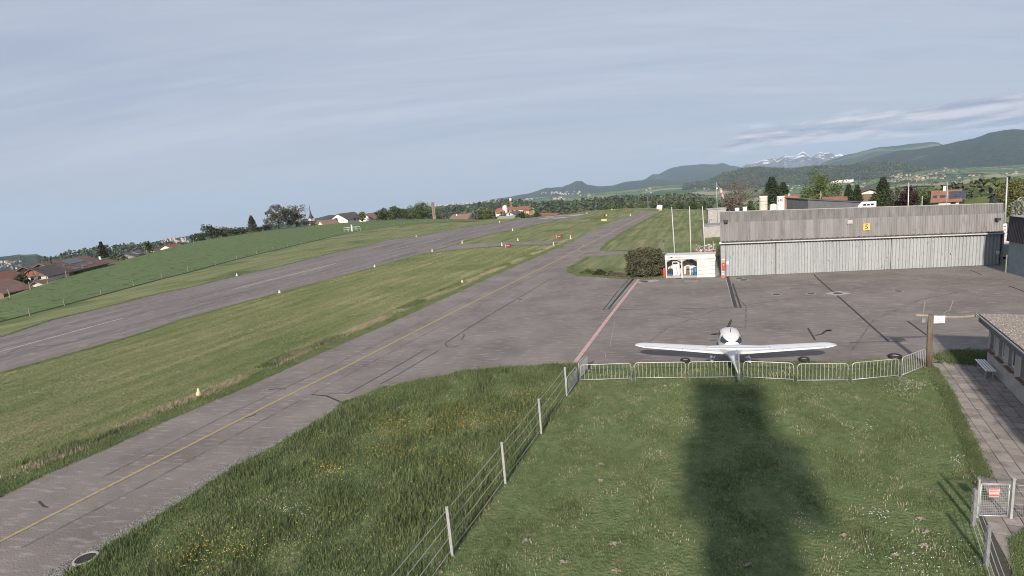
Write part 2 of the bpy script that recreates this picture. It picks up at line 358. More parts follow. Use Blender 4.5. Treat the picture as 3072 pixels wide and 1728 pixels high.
def snow_mat():
    m = mat('snow_streaked_rock', (0.10, 0.11, 0.125), (0.20, 0.20, 0.21), scale=0.006, rough=1, bump=1.0, bscale=0.006, bdist=90, spec=0.05)
    nt = m.node_tree; N = nt.nodes; L = nt.links; b = N['Principled BSDF']
    g = N.new('ShaderNodeNewGeometry'); mp = N.new('ShaderNodeMapping'); L.new(g.outputs['Position'], mp.inputs[0]); mp.inputs['Scale'].default_value = (1, 1, 0.35)
    n = N.new('ShaderNodeTexNoise'); L.new(mp.outputs[0], n.inputs['Vector']); n.inputs['Scale'].default_value = 0.0085; n.inputs['Detail'].default_value = 6
    sp = N.new('ShaderNodeSeparateXYZ'); L.new(g.outputs['Position'], sp.inputs[0])
    hr = N.new('ShaderNodeMapRange'); L.new(sp.outputs[2], hr.inputs[0]); hr.inputs[1].default_value = 20; hr.inputs[2].default_value = 265; hr.inputs[3].default_value = -0.22; hr.inputs[4].default_value = 0.10
    ad = N.new('ShaderNodeMath'); ad.operation = 'ADD'; L.new(n.outputs[0], ad.inputs[0]); L.new(hr.outputs[0], ad.inputs[1])
    mr = N.new('ShaderNodeMapRange'); L.new(ad.outputs[0], mr.inputs[0]); mr.inputs[1].default_value = 0.48; mr.inputs[2].default_value = 0.51
    old = b.inputs['Base Color'].links[0].from_socket
    mx = N.new('ShaderNodeMix'); mx.data_type = 'RGBA'; L.new(mr.outputs[0], mx.inputs[0]); L.new(old, mx.inputs[6]); mx.inputs[7].default_value = (0.90, 0.90, 0.92, 1)
    L.new(mx.outputs[2], b.inputs['Base Color']); return m
M_snow = snow_mat()

# airfield turf: mown, straw streaks along the mowing direction (parallel to the runway)
M_turf = mat('mown_turf', (0.115, 0.148, 0.060), (0.245, 0.240, 0.130), scale=1.0, stretch=(0.9, 0.07, 1), rot=R_(20), detail=6, rough=0.95, bump=0.9, bscale=7, bdist=0.12, lo=0.36, hi=0.66, c3=(0.085, 0.118, 0.046), s3=0.09, lo3=0.52, hi3=0.72, spec=0.08)
M_mead = mat('meadow_turf', (0.092, 0.134, 0.056), (0.128, 0.168, 0.076), scale=0.5, stretch=(1, 0.5, 1), rot=R_(40), detail=7, rough=0.95, bump=0.5, bscale=1.6, bdist=0.35, spec=0.08, c3=(0.060, 0.089, 0.036), s3=0.6, lo3=.58, hi3=.66, st3=(.6, 1.1, 1), rot3=R_(40))
M_lawn = mat('lush_turf', (0.088, 0.122, 0.052), (0.155, 0.185, 0.086), scale=2.2, detail=6, rough=0.95, bump=0.9, bscale=9, bdist=0.10, c3=(0.17, 0.135, 0.085), s3=1.1, lo3=0.66, hi3=0.74, spec=0.05)

def build_ground():
    th = np.radians(np.concatenate([np.arange(-180, -66, 6), np.arange(-66, 66, 0.4), np.arange(66, 180, 6)]))
    fr = [0.02, 0.3, 0.6, 0.85, 1.0]; ex = [3, 7, 13, 20, 30, 45, 65, 90, 120, 160, 210, 280, 370, 480, 620, 800, 1050, 1350, 1700, 2100, 2600, 3200, 4000, 5000, 6300, 8000, 10000, 12500, 15500]
    rc = np.interp(th, _AZ, _RC); cols = []
    for a, c in zip(th, rc): cols.append([c * f for f in fr] + [c + e for e in ex])
    Rr = np.array(cols); A = np.repeat(th[:, None], Rr.shape[1], 1); X = np.sin(A) * Rr; Y = np.cos(A) * Rr; Z = H0(X, Y); Z[:, :5] = 0
    na, k = A.shape; V = np.vstack([np.stack([X, Y, Z], -1).reshape(-1, 3), [[0, 0, 0]]]); i = np.arange(na)[:, None] * k + np.arange(k - 1)[None]
    j = ((np.arange(na) + 1) % na)[:, None] * k + np.arange(k - 1)[None]
    Fa = np.stack([i, i + 1, j + 1, j], -1).reshape(-1, 4)[:, ::-1]
    mi = np.tile(np.array([0] * 8 + [1] * (k - 9)), na)
    c = len(V) - 1; tri = np.array([[c, ((q + 1) % na) * k, q * k, q * k] for q in range(na)])
    o = np_mesh('ground', V, Fa, [M_turf, M_field], midx=mi)
    o2 = MB(); o2.add([tuple(V[q * k]) for q in range(na)], [tuple(range(na - 1, -1, -1))]); b = o2.build('ground_patch', M_turf); struct(b)
    return struct(o)
build_ground()

# hills and mountains, each at its own distance
RD = {}
ridge('alps', [(2195, 520), (2228, 501), (2252, 494), (2275, 487), (2297, 478), (2312, 472), (2318, 470), (2330, 475), (2345, 466), (2354, 461), (2368, 465), (2384, 466), (2396, 459), (2408, 453), (2416, 458), (2432, 466), (2440, 468), (2447, 460), (2456, 457), (2470, 460), (2484, 458), (2494, 460), (2505, 457), (2518, 459), (2531, 465), (2560, 478), (2620, 490)], 11500, M_snow, 2300, rough=3.8, base=-120, seed=3)
ridge('hill', [(1870, 566), (1937, 537), (1958, 523), (1977, 521), (2012, 503.5), (2045, 496.4), (2088, 494.5), (2111, 493), (2142, 495), (2170, 489.4), (2191, 496.4), (2203, 496), (2226, 503.5), (2290, 520), (2400, 535)], 10000, M_woods, 2600, base=-110, seed=4)
ridge('mountain', [(2440, 500), (2480, 483), (2531, 467), (2547, 463), (2566, 459.7), (2587, 452.7), (2629, 443), (2688, 437.4), (2728, 431.6), (2770, 428), (2798, 425.7), (2815, 428), (2831, 435), (2900, 445), (3000, 460)], 9000, M_alpm, 2500, base=-110, seed=5)
ridge('mountain', [(2480, 515), (2572, 489), (2611, 473), (2692, 452), (2757, 446), (2831, 436), (2854, 431), (2899, 422), (2925, 415), (2967, 399), (3015, 389.5), (3041, 387), (3072, 389), (3180, 400), (3350, 430), (3500, 470)], 6500, M_woodd, 2300, base=-110, seed=6)
ridge('hill', [(1380, 618), (1452, 603), (1498, 595), (1591, 578), (1638, 565), (1685, 562), (1716, 549), (1727, 543), (1745, 543), (1762, 554), (1793, 559), (1837, 557.6), (1871, 547), (1933, 539), (2000, 540), (2110, 550), (2180, 560)], 8000, M_woods, 2000, base=-125, seed=8)
ridge('hill', [(1150, 650), (1200, 632), (1303, 619), (1390, 612), (1452, 608), (1498, 605), (1560, 610), (1640, 622)], 5200, M_woods, 1400, seed=9)
ridge('hill', [(340, 750), (388, 735), (450, 728.6), (497, 717.7), (571, 707), (700, 690), (800, 680), (950, 655), (985, 646), (1062, 643), (1130, 640), (1187, 627), (1260, 622), (1330, 632)], 3500, M_woods, 1200, seed=10)
ridge('hill', [(-160, 785), (-80, 776), (0, 772), (56, 763), (109, 764), (130, 770), (200, 782), (300, 792), (360, 800)], 3200, M_woods, 900, seed=11)
ridge('hill', [(1440, 622), (1500, 608), (1560, 600), (1640, 590), (1700, 586), (1780, 579), (1850, 573), (1950, 561), (2050, 553), (2100, 546), (2150, 545), (2230, 548), (2300, 560)], 4600, M_field, 2500, seed=12)
RD['meadow'] = ridge('hill', [(2690, 530), (2750, 514), (2837, 504), (2880, 507), (2934, 501), (3015, 506), (3072, 504), (3200, 500), (3400, 505)], 3900, M_field, 1500, seed=13, rough=.5)
RD['fridge'] = ridge('hill', [(2050, 568), (2099, 548), (2142, 534), (2170, 520), (2226, 506), (2261, 502), (2322, 504.6), (2386, 506), (2416, 501), (2463, 497.6), (2540, 498), (2573, 491), (2648, 489), (2705, 490), (2740, 501), (2757, 515), (2775, 540)], 4100, M_woods, 500, sink=14, seed=14)
ridge('hill', [(2560, 552), (2600, 540), (2660, 530), (2728, 518.6), (2757, 526), (2810, 545)], 3100, M_field, 500, rough=.3, seed=15)
RD['left'] = ridge('hill', [(95, 812), (125, 778), (160, 769), (199, 760), (279, 744), (388, 734), (450, 731), (520, 728), (600, 722), (700, 716), (800, 712)], 1500, M_woods, 450, sink=17, seed=16)
RD['mid'] = ridge('hill', [(1270, 640), (1310, 623), (1345, 617), (1395, 619), (1450, 607), (1500, 602), (1535, 598), (1580, 605), (1640, 618), (1690, 632)], 1500, M_woods, 450, sink=17, seed=17)
RD['front'] = ridge('hill', [(1500, 634), (1600, 617), (1650, 610), (1700, 604), (1756, 596), (1850, 590), (1950, 584), (2050, 582), (2100, 586), (2170, 596), (2230, 604)], 1150, M_woods, 380, sink=15, seed=18)
RD['right'] = ridge('hill', [(2715, 590), (2758, 567), (2810, 559), (2869, 548), (2927, 536), (2986, 530), (3021, 529), (3072, 536), (3200, 535), (3400, 540)], 470, M_woods, 130, sink=12, seed=19)
ridge('hill', [(2840, 622), (2880, 604), (2930, 592), (2990, 583), (3040, 578), (3100, 572), (3300, 560)], 260, mat('hill_turf', (0.10, 0.14, 0.04), (0.15, 0.165, 0.07), scale=.15, rough=1, bump=.8, bscale=2, bdist=.2, spec=.05), 110, rough=.2, seed=20)
ridge('hill', [(10, 840), (35, 822), (60, 814), (85, 808), (120, 812), (160, 830)], 420, mat('hill_meadow', (0.055, 0.10, 0.034), (0.07, 0.115, 0.04), scale=.1, rough=1, spec=.05), 120, rough=.2, seed=21)

# ------------------------------------------------------------------ paved surfaces
M_asph = mat('worn_asphalt', (0.150, 0.132, 0.122), (0.228, 0.203, 0.189), scale=0.25, stretch=(1, 1, 1), detail=9, rough=0.92, bump=0.7, bscale=16, bdist=0.03, lo=0.34, hi=0.68, c3=(0.30, 0.272, 0.260), s3=2.3, lo3=0.53, hi3=0.80, spec=0.15, st3=(0.5, 2.2, 1), rot3=R_(14))
M_rwy = mat('runway_asphalt', (0.136, 0.119, 0.113), (0.215, 0.191, 0.182), scale=0.5, stretch=(1, 0.10, 1), rot=R_(18), detail=8, rough=0.92, bump=0.6, bscale=9, bdist=0.05, lo=0.34, hi=0.66, c3=(0.26, 0.237, 0.229), s3=1.1, lo3=0.54, hi3=0.75, spec=0.15, st3=(1.6, .7, 1), rot3=R_(20))
RW_LO = [(-420, 1240), (-200, 1177), (0, 1120.6), (201, 1065), (412, 1005), (550, 958.4), (736, 907), (860.6, 874.5), (984.8, 838.8), (1109, 806), (1242.5, 768), (1320, 748), (1411.5, 717.6), (1529.5, 691), (1647.5, 666.3), (1762, 647)]
RW_UP = [(1765, 640.6), (1694, 643.7), (1653.7, 646), (1591.6, 654), (1498.4, 667.9), (1374, 685), (1250, 709.8), (1171, 719.5), (1015.8, 755), (829.5, 801.6), (708, 828), (550, 866.8), (497, 876), (310.6, 922.7), (155, 960), (0, 1012), (-200, 1062), (-420, 1120)]
sheet('runway', G(RW_LO + RW_UP), 0.006, M_rwy, 0.14, 0.6)
TX_L = [(-420, 1720), (-200, 1600), (0, 1492), (130.6, 1427), (321.6, 1346.7), (502.5, 1261), (700, 1178), (818.7, 1126), (948, 1065), (1114, 993.5), (1265.8, 926), (1400, 865), (1542, 800), (1628.9, 762.6), (1684.8, 738), (1728, 719), (1778, 694), (1871, 654), (1930, 635)]
TX_R = [(1992, 632), (1933, 663), (1871, 697), (1824.5, 728.4), (1803, 751), (1760, 775), (1600, 870), (1300, 1060), (1142, 1162), (1023, 1207), (976, 1250), (800, 1344), (628, 1442), (543, 1497.5), (377, 1598), (271, 1663), (166, 1728), (0, 1835), (-200, 1960)]
sheet('taxiway', G(TX_L + TX_R), 0.006, M_asph, 0.06, 0.6)
APR = [(900, 1292), (976, 1250), (1023, 1207), (1142, 1162), (1252, 1137), (1400, 1114), (1501, 1100.5), (1618, 1094.5), (1721, 1093), (2040, 1086), (2543, 1083), (2670, 1073.6), (2775, 1076), (2845, 1076), (2880, 1060), (2985, 1052), (3300, 1060), (3500, 1000), (3500, 860), (3071, 828), (3018, 812), (3002, 792), (2179, 826), (1998, 832), (1964, 833), (1882, 838), (1795, 831), (1742, 827), (1704, 815), (1710, 803), (1756, 776), (1700, 776), (1500, 870), (1200, 1010), (940, 1130), (700, 1250)]
sheet('apron', G(APR), 0.010, M_asph, 0.05, 0.5)
sheet('connector_road', G([(1300, 740), (1365, 733), (1436, 731), (1560.6, 725), (1653.7, 723.8), (1697, 720.7), (1735, 716), (1740, 735), (1684.8, 746), (1666, 734.7), (1560.6, 734.7), (1436, 742.4), (1312, 756), (1262, 764), (1250, 752)]), 0.010, M_asph, 0.05, 1.0)
sheet('service_road', G([(1780, 764), (1803, 750), (1883, 755), (1995, 756), (2150, 761), (2165, 775), (1995, 768), (1882, 762), (1775.6, 769), (1756, 776), (1740, 776)]), 0.014, M_asph, 0.05, 1.0)

# meadow of taller grass beyond the runway, with the dark furrow along its near edge
DITCH = [(-420, 1085), (-200, 1025), (0, 966), (155, 926), (310.6, 884), (485, 837), (550, 821.7), (647, 795), (767, 764), (860.6, 742.5), (984.8, 713), (1078, 693), (1171, 680), (1260, 672), (1350, 666.5), (1436, 663.2)]
_cr = []
for a in np.radians(np.linspace(-2.8, -62, 70)):
    c = float(np.interp(a, _AZ, _RC)) * .997; _cr.append(Vector((math.sin(a) * c, math.cos(a) * c)))
sheet('meadow', G(DITCH) + _cr, 0.03, M_mead, 0.05, 2.0)
mb = MB(); strip(mb, G(DITCH), .55, 0.036, 1.3); struct(mb.build('furrow', mat('dark_furrow_soil', (.022, .030, .014), (.035, .042, .02), scale=2, rough=1)))

# painted lines
M_yel = mat('worn_yellow_paint', (0.37, 0.30, 0.14), (0.24, 0.20, 0.125), scale=6, rough=0.8, detail=5)
M_wht = mat('worn_white_paint', (0.42, 0.40, 0.39), (0.27, 0.255, 0.25), scale=3, rough=0.8, detail=5)
M_pnk = mat('faded_red_paint', (0.52, 0.33, 0.32), (0.38, 0.26, 0.25), scale=3, rough=0.85, detail=5)
M_tar_shadow = mat('sealant_and_shadow', (0.032, 0.030, 0.032), (0.05, 0.047, 0.048), scale=3, rough=0.6)
M_tarl = mat('worn_joint', (0.34, 0.32, 0.31), (0.24, 0.225, 0.22), scale=2, rough=0.9)
mb = MB()
strip(mb, G([(-200, 1728), (0, 1625.6), (356.8, 1444.7), (738.6, 1250), (800, 1218.6), (1042.3, 1098.4), (1400, 916.2), (1650, 792), (1751.4, 738.9), (1850, 689), (1935, 646), (1975, 634)]), 0.17, 0.020, 0.30)
for c in ([(1751, 739), (1747, 733), (1732, 729), (1715, 728), (1694, 727)], [(1733, 750), (1741.8, 753.4), (1756, 756), (1795, 757), (1882, 760.5), (1990, 763)], [(1681, 775), (1710, 772), (1746.6, 766.6), (1775, 764)]):
    strip(mb, G(c), 0.16, 0.022)
struct(mb.build('yellow_taxi_line', M_yel))
mb = MB()
for a, b in (((-330, 1146), (-120, 1088)), ((0, 1055.4), (369.6, 954.3)), ((699, 868.5), (1006.5, 790.7)), ((1166.5, 752), (1323.3, 716.8)), ((1411.5, 696.8), (1504.7, 678.8)), ((1560.6, 669.4), (1619.6, 658.6))):
    n = 6; strip(mb, G([(a[0] + (b[0] - a[0]) * i / n, a[1] + (b[1] - a[1]) * i / n) for i in range(n + 1)]), 0.26, 0.013, 0.36)
# threshold stripes and touchdown bars at the far end
for q in ([(1612, 656.5), (1640, 652.8), (1668, 652), (1640, 656)], [(1652, 655.5), (1684, 651.3), (1706, 651.5), (1672, 655.8)]):
    mb.add([tuple(at(*p, 0.013)) for p in q], [(0, 1, 2, 3)])
for q in ([(1622, 651.5), (1688, 645.3), (1706, 644.6), (1644, 651)], [(1690, 648.8), (1742, 641.9), (1765, 641.2), (1722, 648.2)]):
    mb.add([tuple(at(*p, 0.014)) for p in q], [(0, 1, 2, 3)])
struct(mb.build('white_runway_markings', mat('white_runway_paint', (0.44, 0.42, 0.41), (0.24, 0.22, 0.215), scale=1.8, rough=.8)))
mb = MB(); strip(mb, G([(1915.7, 838), (1872, 895), (1828.7, 950), (1775, 1021), (1721, 1093)]), 0.26, 0.020); struct(mb.build('red_apron_line', M_pnk))
mb = MB()
def seam_or_shadow(px, w): strip(mb, G(px), w * 1.3, 0.016)
for px, w in (([(1887.9, 836.7), (1850, 878), (1809.4, 930.9)], .07), ([(1900, 836.7), (1870, 872), (1826.3, 927.3)], .16), ([(2182.6, 830.6), (2206.7, 922.5)], .20), ([(2198.3, 851), (2222.4, 923.6)], .10), ([(1807, 930.5), (1950, 928), (2080, 926), (2224.8, 923)], .05),
        ([(2441.6, 824), (2460, 842), (2480, 860), (2509, 884.7), (2541, 913), (2580, 948), (2620, 984), (2665.6, 1024.6)], .10), ([(2549, 1028), (2620, 1026.5), (2705, 1024.6)], .07), ([(2722.8, 964), (2750, 984), (2780, 1006)], .09), ([(2910.8, 810), (2944, 825)], .07), ([(3026.8, 858), (3072, 875), (3130, 897)], .08), ([(2423.7, 985), (2445.6, 1020.7)], .08), ([(2445, 1007), (2465, 1003), (2478, 993), (2494, 990)], .12), ([(2480, 990), (2494, 994)], .2),  # last two strokes: a forked cast shadow painted as dark strips
        ([(1274, 1050), (1160, 1117), (1045, 1181), (993, 1180), (985, 1184)], .06), ([(1274, 1050), (1317, 1051.5), (1191, 1126), (1141.6, 1153)], .06), ([(934.6, 1184.5), (979, 1188), (1024, 1207.5)], .09), ([(1335, 1031), (1400, 988), (1495, 930), (1575, 883), (1657, 834)], .07), ([(1335, 1031), (1341.7, 1040.5), (1360, 1042), (1376, 1036)], .06), ([(1390, 1002), (1393, 1007), (1384.5, 1021)], .06),
        ([(805, 1170), (832, 1167), (859, 1167.5)], .08), ([(729, 1256), (752, 1250), (769, 1243)], .08), ([(116, 1505), (126, 1514), (131, 1520), (145, 1522.6)], .05), ([(352, 1449), (360, 1443)], .05), ([(1709, 731), (1726, 722)], .10), ([(1739, 771), (1768, 755)], .12), ([(1636, 808.6), (1702, 808.8)], .08),
        ([(60, 1043), (160, 1037), (330, 1003), (500, 960), (690, 905)], .06), ([(60, 1043), (20, 1062)], .06), ([(550, 911), (760, 870), (1000, 812)], .05), ([(1110, 790), (1250, 756), (1400, 712)], .05), ([(0, 1070), (120, 1042)], .06), ([(2370, 866), (2420, 868)], .05), ([(1780, 885), (1790, 884), (1850, 890)], .04)): seam_or_shadow(px, w)
struct(mb.build('asphalt_seams_and_shadow', M_tar_shadow))
mb = MB()
rgm = random.Random(12)
def track(px, off, w, z=0.0145):
    P = [p.to_2d() for p in G(px)]; Q = []
    for i in range(len(P)):
        d = (P[min(i + 1, len(P) - 1)] - P[max(i - 1, 0)]).normalized(); Q.append(P[i] + Vector((-d.y, d.x)) * (off + rgm.uniform(-.15, .15)))
    strip(mb, Q, w, z)
for k in range(9):
    i = rgm.randint(1, 7); c = [(0, 1055.4), (369.6, 954.3), (699, 868.5), (1006.5, 790.7), (1166.5, 752), (1323.3, 716.8), (1411.5, 696.8), (1504.7, 678.8), (1560.6, 669.4), (1619.6, 658.6)]
    track(c[i - 1:i + 3], rgm.uniform(-4.5, 4.5), rgm.uniform(.10, .28), 0.010)
for o, a, b in ((-1.3, 0, 4), (1.25, 1, 6), (-1.1, 4, 8), (1.4, 5, 9)):
    c = [(0, 1625.6), (356.8, 1444.7), (738.6, 1250), (1042.3, 1098.4), (1400, 916.2), (1650, 792), (1751.4, 738.9), (1850, 689), (1935, 646)]; track(c[a:b + 1], o, .12, 0.012)
for c in ([(1900, 1060), (2000, 985), (2150, 930), (2350, 900), (2560, 890)], [(2560, 1060), (2620, 960), (2760, 900), (2900, 870)], [(2240, 985), (2235, 920), (2180, 860)], [(1500, 960), (1700, 940), (2000, 945), (2240, 985)], [(2080, 870), (2300, 862), (2500, 850), (2750, 838)]): track(c, 0, .10)
struct(mb.build('faint_tyre_tracks', mat('rubber_darkened_asphalt', (.105, .094, .09), (.165, .148, .142), scale=1.4, rough=.9, detail=7, lo=.42, hi=.58)))
mb = MB()
for px, w in (([(1909, 836), (1880, 870), (1830, 927)], .07), ([(2178, 836), (2201, 922)], .07), ([(1830, 1040), (1845, 960)], .03), ([(1924, 858), (2020, 857)], .04), ([(2560, 960), (2600, 935), (2660, 930), (2740, 925)], .05), ([(2770, 940), (2775, 905), (2800, 895), (2860, 900), (2850, 930), (2830, 940)], .05), ([(2900, 870), (2935, 880), (2985, 888)], .06), ([(1800, 1050), (1815, 1060), (1818, 1075)], .03), ([(1500, 905), (1600, 907), (1700, 915)], .04)): strip(mb, G(px), w, 0.015)
struct(mb.build('pale_asphalt_scratches', M_tarl))

# paved footpath, gravel strip, raised turf islands
M_pav = mat('concrete_pavers', (0.20, 0.175, 0.155), (0.26, 0.235, 0.21), scale=1.5, rough=.9, bump=.4, bscale=30, bdist=.01, c3=(0.12, 0.11, 0.10), s3=1.3, lo3=.55, hi3=.75)
PATH = [(2790, 1090), (2845, 1078), (2880, 1086), (2960, 1098), (3072, 1217), (3300, 1460), (3400, 1728), (3030, 1900), (2985, 1728), (2962, 1640), (2935, 1560), (2951, 1440), (2899, 1316.7), (2842.7, 1182), (2796, 1105)]
sheet('path', G(PATH), 0.008, mat('path_joint_soil', (0.050, 0.048, 0.038), (0.075, 0.07, 0.055), scale=6, rough=1), 0.03, .3)
def pavers():
    mb = MB(); a = at(2959.5, 1099); b = at(3072, 1218); u = (b - a).normalized(); v = Vector((-u.y, u.x, 0))
    if v.x > 0: v = -v
    poly = [(p.x, p.y) for p in G(PATH)]
    for i in range(-4, 36):
        for j in range(0, 8):
            s, t = i * 0.56, j * 0.41; c = a + u * (s + .27) + v * (t + .22)
            if not inpoly(np.array([c.x]), np.array([c.y]), poly)[0]: continue
            h = 0.016 + random.uniform(0, .006); du, dv = .265, .195
            q = [c + u * x * du + v * y * dv for x, y in ((-1, -1), (1, -1), (1, 1), (-1, 1))]
            k = random.uniform(-.004, .004)
            mb.prism([(p.x, p.y) for p in q], 0.004, h + k)
    o = mb.build('path_slabs', mat('paver_slab', (0.235, 0.203, 0.184), (0.29, 0.258, 0.234), scale=1.5, rough=.9, bump=.4, bscale=30, bdist=.01, island=.16, c3=(0.13, 0.117, 0.10), s3=2.2, lo3=.5, hi3=.75)); struct(o)
pavers()
def gravel():
    n = 9000; Lp = G([(1010, 1222), (976, 1252), (800, 1347), (628, 1446), (543, 1501), (377, 1604), (271, 1669), (160, 1736), (-60, 1880)])
    P = []; seg = [(Lp[i], Lp[i + 1]) for i in range(len(Lp) - 1)]; ln = np.array([(b - a).length for a, b in seg]); pr = ln / ln.sum()
    ids = RNG.choice(len(seg), n, p=pr); f = RNG.random(n); A = np.array([list(s[0]) for s in seg]); B = np.array([list(s[1]) for s in seg])
    C = A[ids] + (B - A)[ids] * f[:, None]; d = (B - A)[ids]; d /= np.linalg.norm(d, axis=1)[:, None]; nr = np.stack([d[:, 1], -d[:, 0], 0 * d[:, 0]], 1)
    wid = np.where(ids >= 2, .62, .25); C += nr * (RNG.beta(1.2, 1.6, n) * wid - .08)[:, None]
    w_ = at(258, 1679); kk = np.hypot(C[:, 0] - w_.x, C[:, 1] - w_.y) > .42; C = C[kk]; n = len(C)
    s = RNG.uniform(.012, .034, n)
    T = np.array([[1, 0, 0], [0, 1, 0], [-1, 0, 0], [0, -1, 0], [0, 0, .8]]); F = np.array([[0, 1, 4], [1, 2, 4], [2, 3, 4], [3, 0, 4]])
    a = RNG.uniform(0, 6.28, n); ca, sa = np.cos(a), np.sin(a); V = T[None] * s[:, None, None]; X = V[..., 0] * ca[:, None] - V[..., 1] * sa[:, None] * .8; Y = V[..., 0] * sa[:, None] + V[..., 1] * ca[:, None] * .8
    V = np.stack([X, Y, V[..., 2] + .012], -1) + C[:, None]; Fa = (F[None] + (np.arange(n) * 5)[:, None, None]).reshape(-1, 3)
    o = np_mesh('gravel', V.reshape(-1, 3), Fa, mat('gravel_stone', (0.15, 0.143, 0.135), (0.27, 0.26, 0.245), scale=9, rough=.9, island=.4)); tag(o, 'narrow strip of pale gravel along the near edge of the taxiway', 'gravel', kind='stuff')
gravel()
# ------------------------------------------------------------------ materials for built things
M_galv = mat('galvanised_steel', (0.50, 0.50, 0.50), (0.38, 0.385, 0.39), scale=8, rough=.45, metal=.35)
M_galvd = mat('weathered_steel', (0.30, 0.305, 0.31), (0.22, 0.225, 0.23), scale=7, rough=.55, metal=.3)
M_white = mat('white_paint', (0.80, 0.80, 0.80), (0.72, 0.72, 0.71), scale=3, rough=.4)
M_gloss = mat('gloss_white_gelcoat', (0.60, 0.605, 0.62), (0.57, 0.575, 0.59), scale=2, rough=.18, spec=.5)
M_blk = mat('black_rubber', (0.018, 0.017, 0.017), (0.035, 0.033, 0.032), scale=12, rough=.85)
M_dark = mat('dark_metal', (0.035, 0.035, 0.038), (0.05, 0.05, 0.052), scale=8, rough=.6)
M_glass = mat('dark_glass', (0.03, 0.035, 0.045), rough=.08, spec=.6)
M_wood = mat('weathered_timber', (0.105, 0.078, 0.058), (0.17, 0.135, 0.105), scale=4, stretch=(3, 3, .3), rough=.9, bump=.5, bscale=25)
M_red = mat('red_paint', (0.50, 0.055, 0.045), (0.40, 0.06, 0.05), scale=5, rough=.5)
M_blue = mat('blue_plastic', (0.03, 0.13, 0.26), rough=.45)
M_yelp = mat('yellow_paint', (0.62, 0.40, 0.09), (0.55, 0.37, 0.12), scale=5, rough=.6)
M_conc = mat('concrete', (0.30, 0.285, 0.27), (0.38, 0.365, 0.345), scale=2.5, rough=.9, bump=.3, bscale=20, bdist=.01)
def q2(a, b): return math.atan2(b.y - a.y, b.x - a.x)

# ------------------------------------------------------------------ crowd barriers
def barrier(A, B, label, h=0.90):
    """tubular barrier from foot A to foot B"""
    L = (B - A).length; root = empty('crowd_barrier', A, q2(A, B), label, 'barrier', 'crowd barriers between the grass and the apron')
    r = 0.020; e = 0.04; c = 0.15; zb = 0.13
    f = MB(); n = 6
    pts = [(e, 0, zb)] + [(e, 0, h - c)] + [(e + c - c * math.cos(t), 0, h - c + c * math.sin(t)) for t in np.linspace(0, math.pi / 2, n)[1:]]
    pts += [(L - e - c + c * math.sin(t), 0, h - c + c * math.cos(t)) for t in np.linspace(0, math.pi / 2, n)] + [(L - e, 0, zb)]
    f.tube(pts, r, 7); f.tube([(e, 0, zb), (L - e, 0, zb)], r, 7); f.build('frame', M_galv, root, True)
    b = MB(); k = 12
    for i in range(1, k + 1):
        x = e + (L - 2 * e) * i / (k + 1); b.tube([(x, 0, zb), (x, 0, h - .01)], 0.011, 6, cap=False)
    b.build('bars', M_galv, root, True)
    for x in (e, L - e):
        g = MB(); g.tube([(x, 0, zb + .02), (x, 0, 0.01)], 0.02, 6); g.tube([(x, -.22, 0.012), (x, 0, .05), (x, .22, 0.012)], .016, 6); g.build('foot', M_galvd, root, True)
    g = MB(); g.tube([(L - e, 0, h * .72), (L + .03, 0, h * .74), (L + .03, 0, h * .60)], .012, 6); g.build('hook', M_galvd, root, True)
    return root
rowpx = [((1741, 1147), (1897, 1141.5)), ((1904, 1141), (2060, 1139.5)), ((2065, 1139.5), (2221, 1138)), ((2229, 1138), (2382.5, 1146)), ((2390, 1148.5), (2546, 1147.5)), ((2553, 1147), (2697, 1133.5)), ((2703, 1134), (2776, 1104))]
lab = ['leftmost crowd barrier of the front row, next to the corner by the fence', 'crowd barrier left of the aircraft, second from the left corner', 'crowd barrier under the tail of the parked aircraft', 'crowd barrier just right of the aircraft tail', 'crowd barrier in front of the right wing of the aircraft', 'crowd barrier that bends back slightly before the angled end one', 'crowd barrier angled back to the wooden sign post']
for (a, b), l in zip(rowpx, lab): barrier(at(*a), at(*b), l, .93 if l != lab[-1] else .98)
barrier(at(1702, 1191), at(1733, 1149), 'barrier seen almost end-on between last fence post and barrier corner', .93)
barrier(at(1737, 1142), at(1765, 1113), 'barrier seen end-on running from the barrier corner out to the apron', .95)

# ------------------------------------------------------------------ wire fences
def wire_fence(posts, heights, nw, label, m_post, pr=0.045, extra=None, mr=0.009):
    root = empty('wire_fence', posts[0], 0, label, 'fence'); o0 = posts[0]
    for p, h in zip(posts, heights):
        q = p - o0
        b = MB(); b.box((q.x, q.y, h / 2 - .02), (pr * 1.7, pr * 1.7, h + .04)); b.box((q.x, q.y, h + .012), (pr * 1.8, pr * 1.8, .016))
        po = b.build('post', m_post, root)
        for k in range(nw):
            z = h * (0.12 + .82 * k / (nw - 1)); c = MB(); c.box((q.x - .045, q.y - .035, z), (.026, .03, .03)); c.build('insulator', M_galvd, po)
    w = MB(); allp = ([extra[0]] if extra and extra[0] else []) + list(posts) + ([extra[1]] if extra and extra[1] else [])
    hs = ([heights[0]] if extra and extra[0] else []) + list(heights) + ([heights[-1]] if extra and extra[1] else [])
    for k in range(nw):
        f = 0.12 + .82 * k / (nw - 1)
        for i in range(len(allp) - 1):
            a, b = allp[i] - o0, allp[i + 1] - o0
            pts = [(a.x + (b.x - a.x) * t - .05, a.y + (b.y - a.y) * t - .04, (hs[i] + (hs[i + 1] - hs[i]) * t) * f - .03 * math.sin(math.pi * t)) for t in np.linspace(0, 1, 7)]
            w.tube(pts, mr, 5)
    w.build('wires', M_galv, root)
    return root
fp = [at(1700.3, 1189), at(1624, 1302), at(1516.5, 1452), at(1357.5, 1669)]
wire_fence(fp, [1.46, 1.52, 1.53, 1.51], 4, 'square grey steel posts with four thin wires crossing the flowery grass', M_galv, extra=(None, at(1357.5, 1669) + (at(1357.5, 1669) - at(1516.5, 1452)) * 1.15))
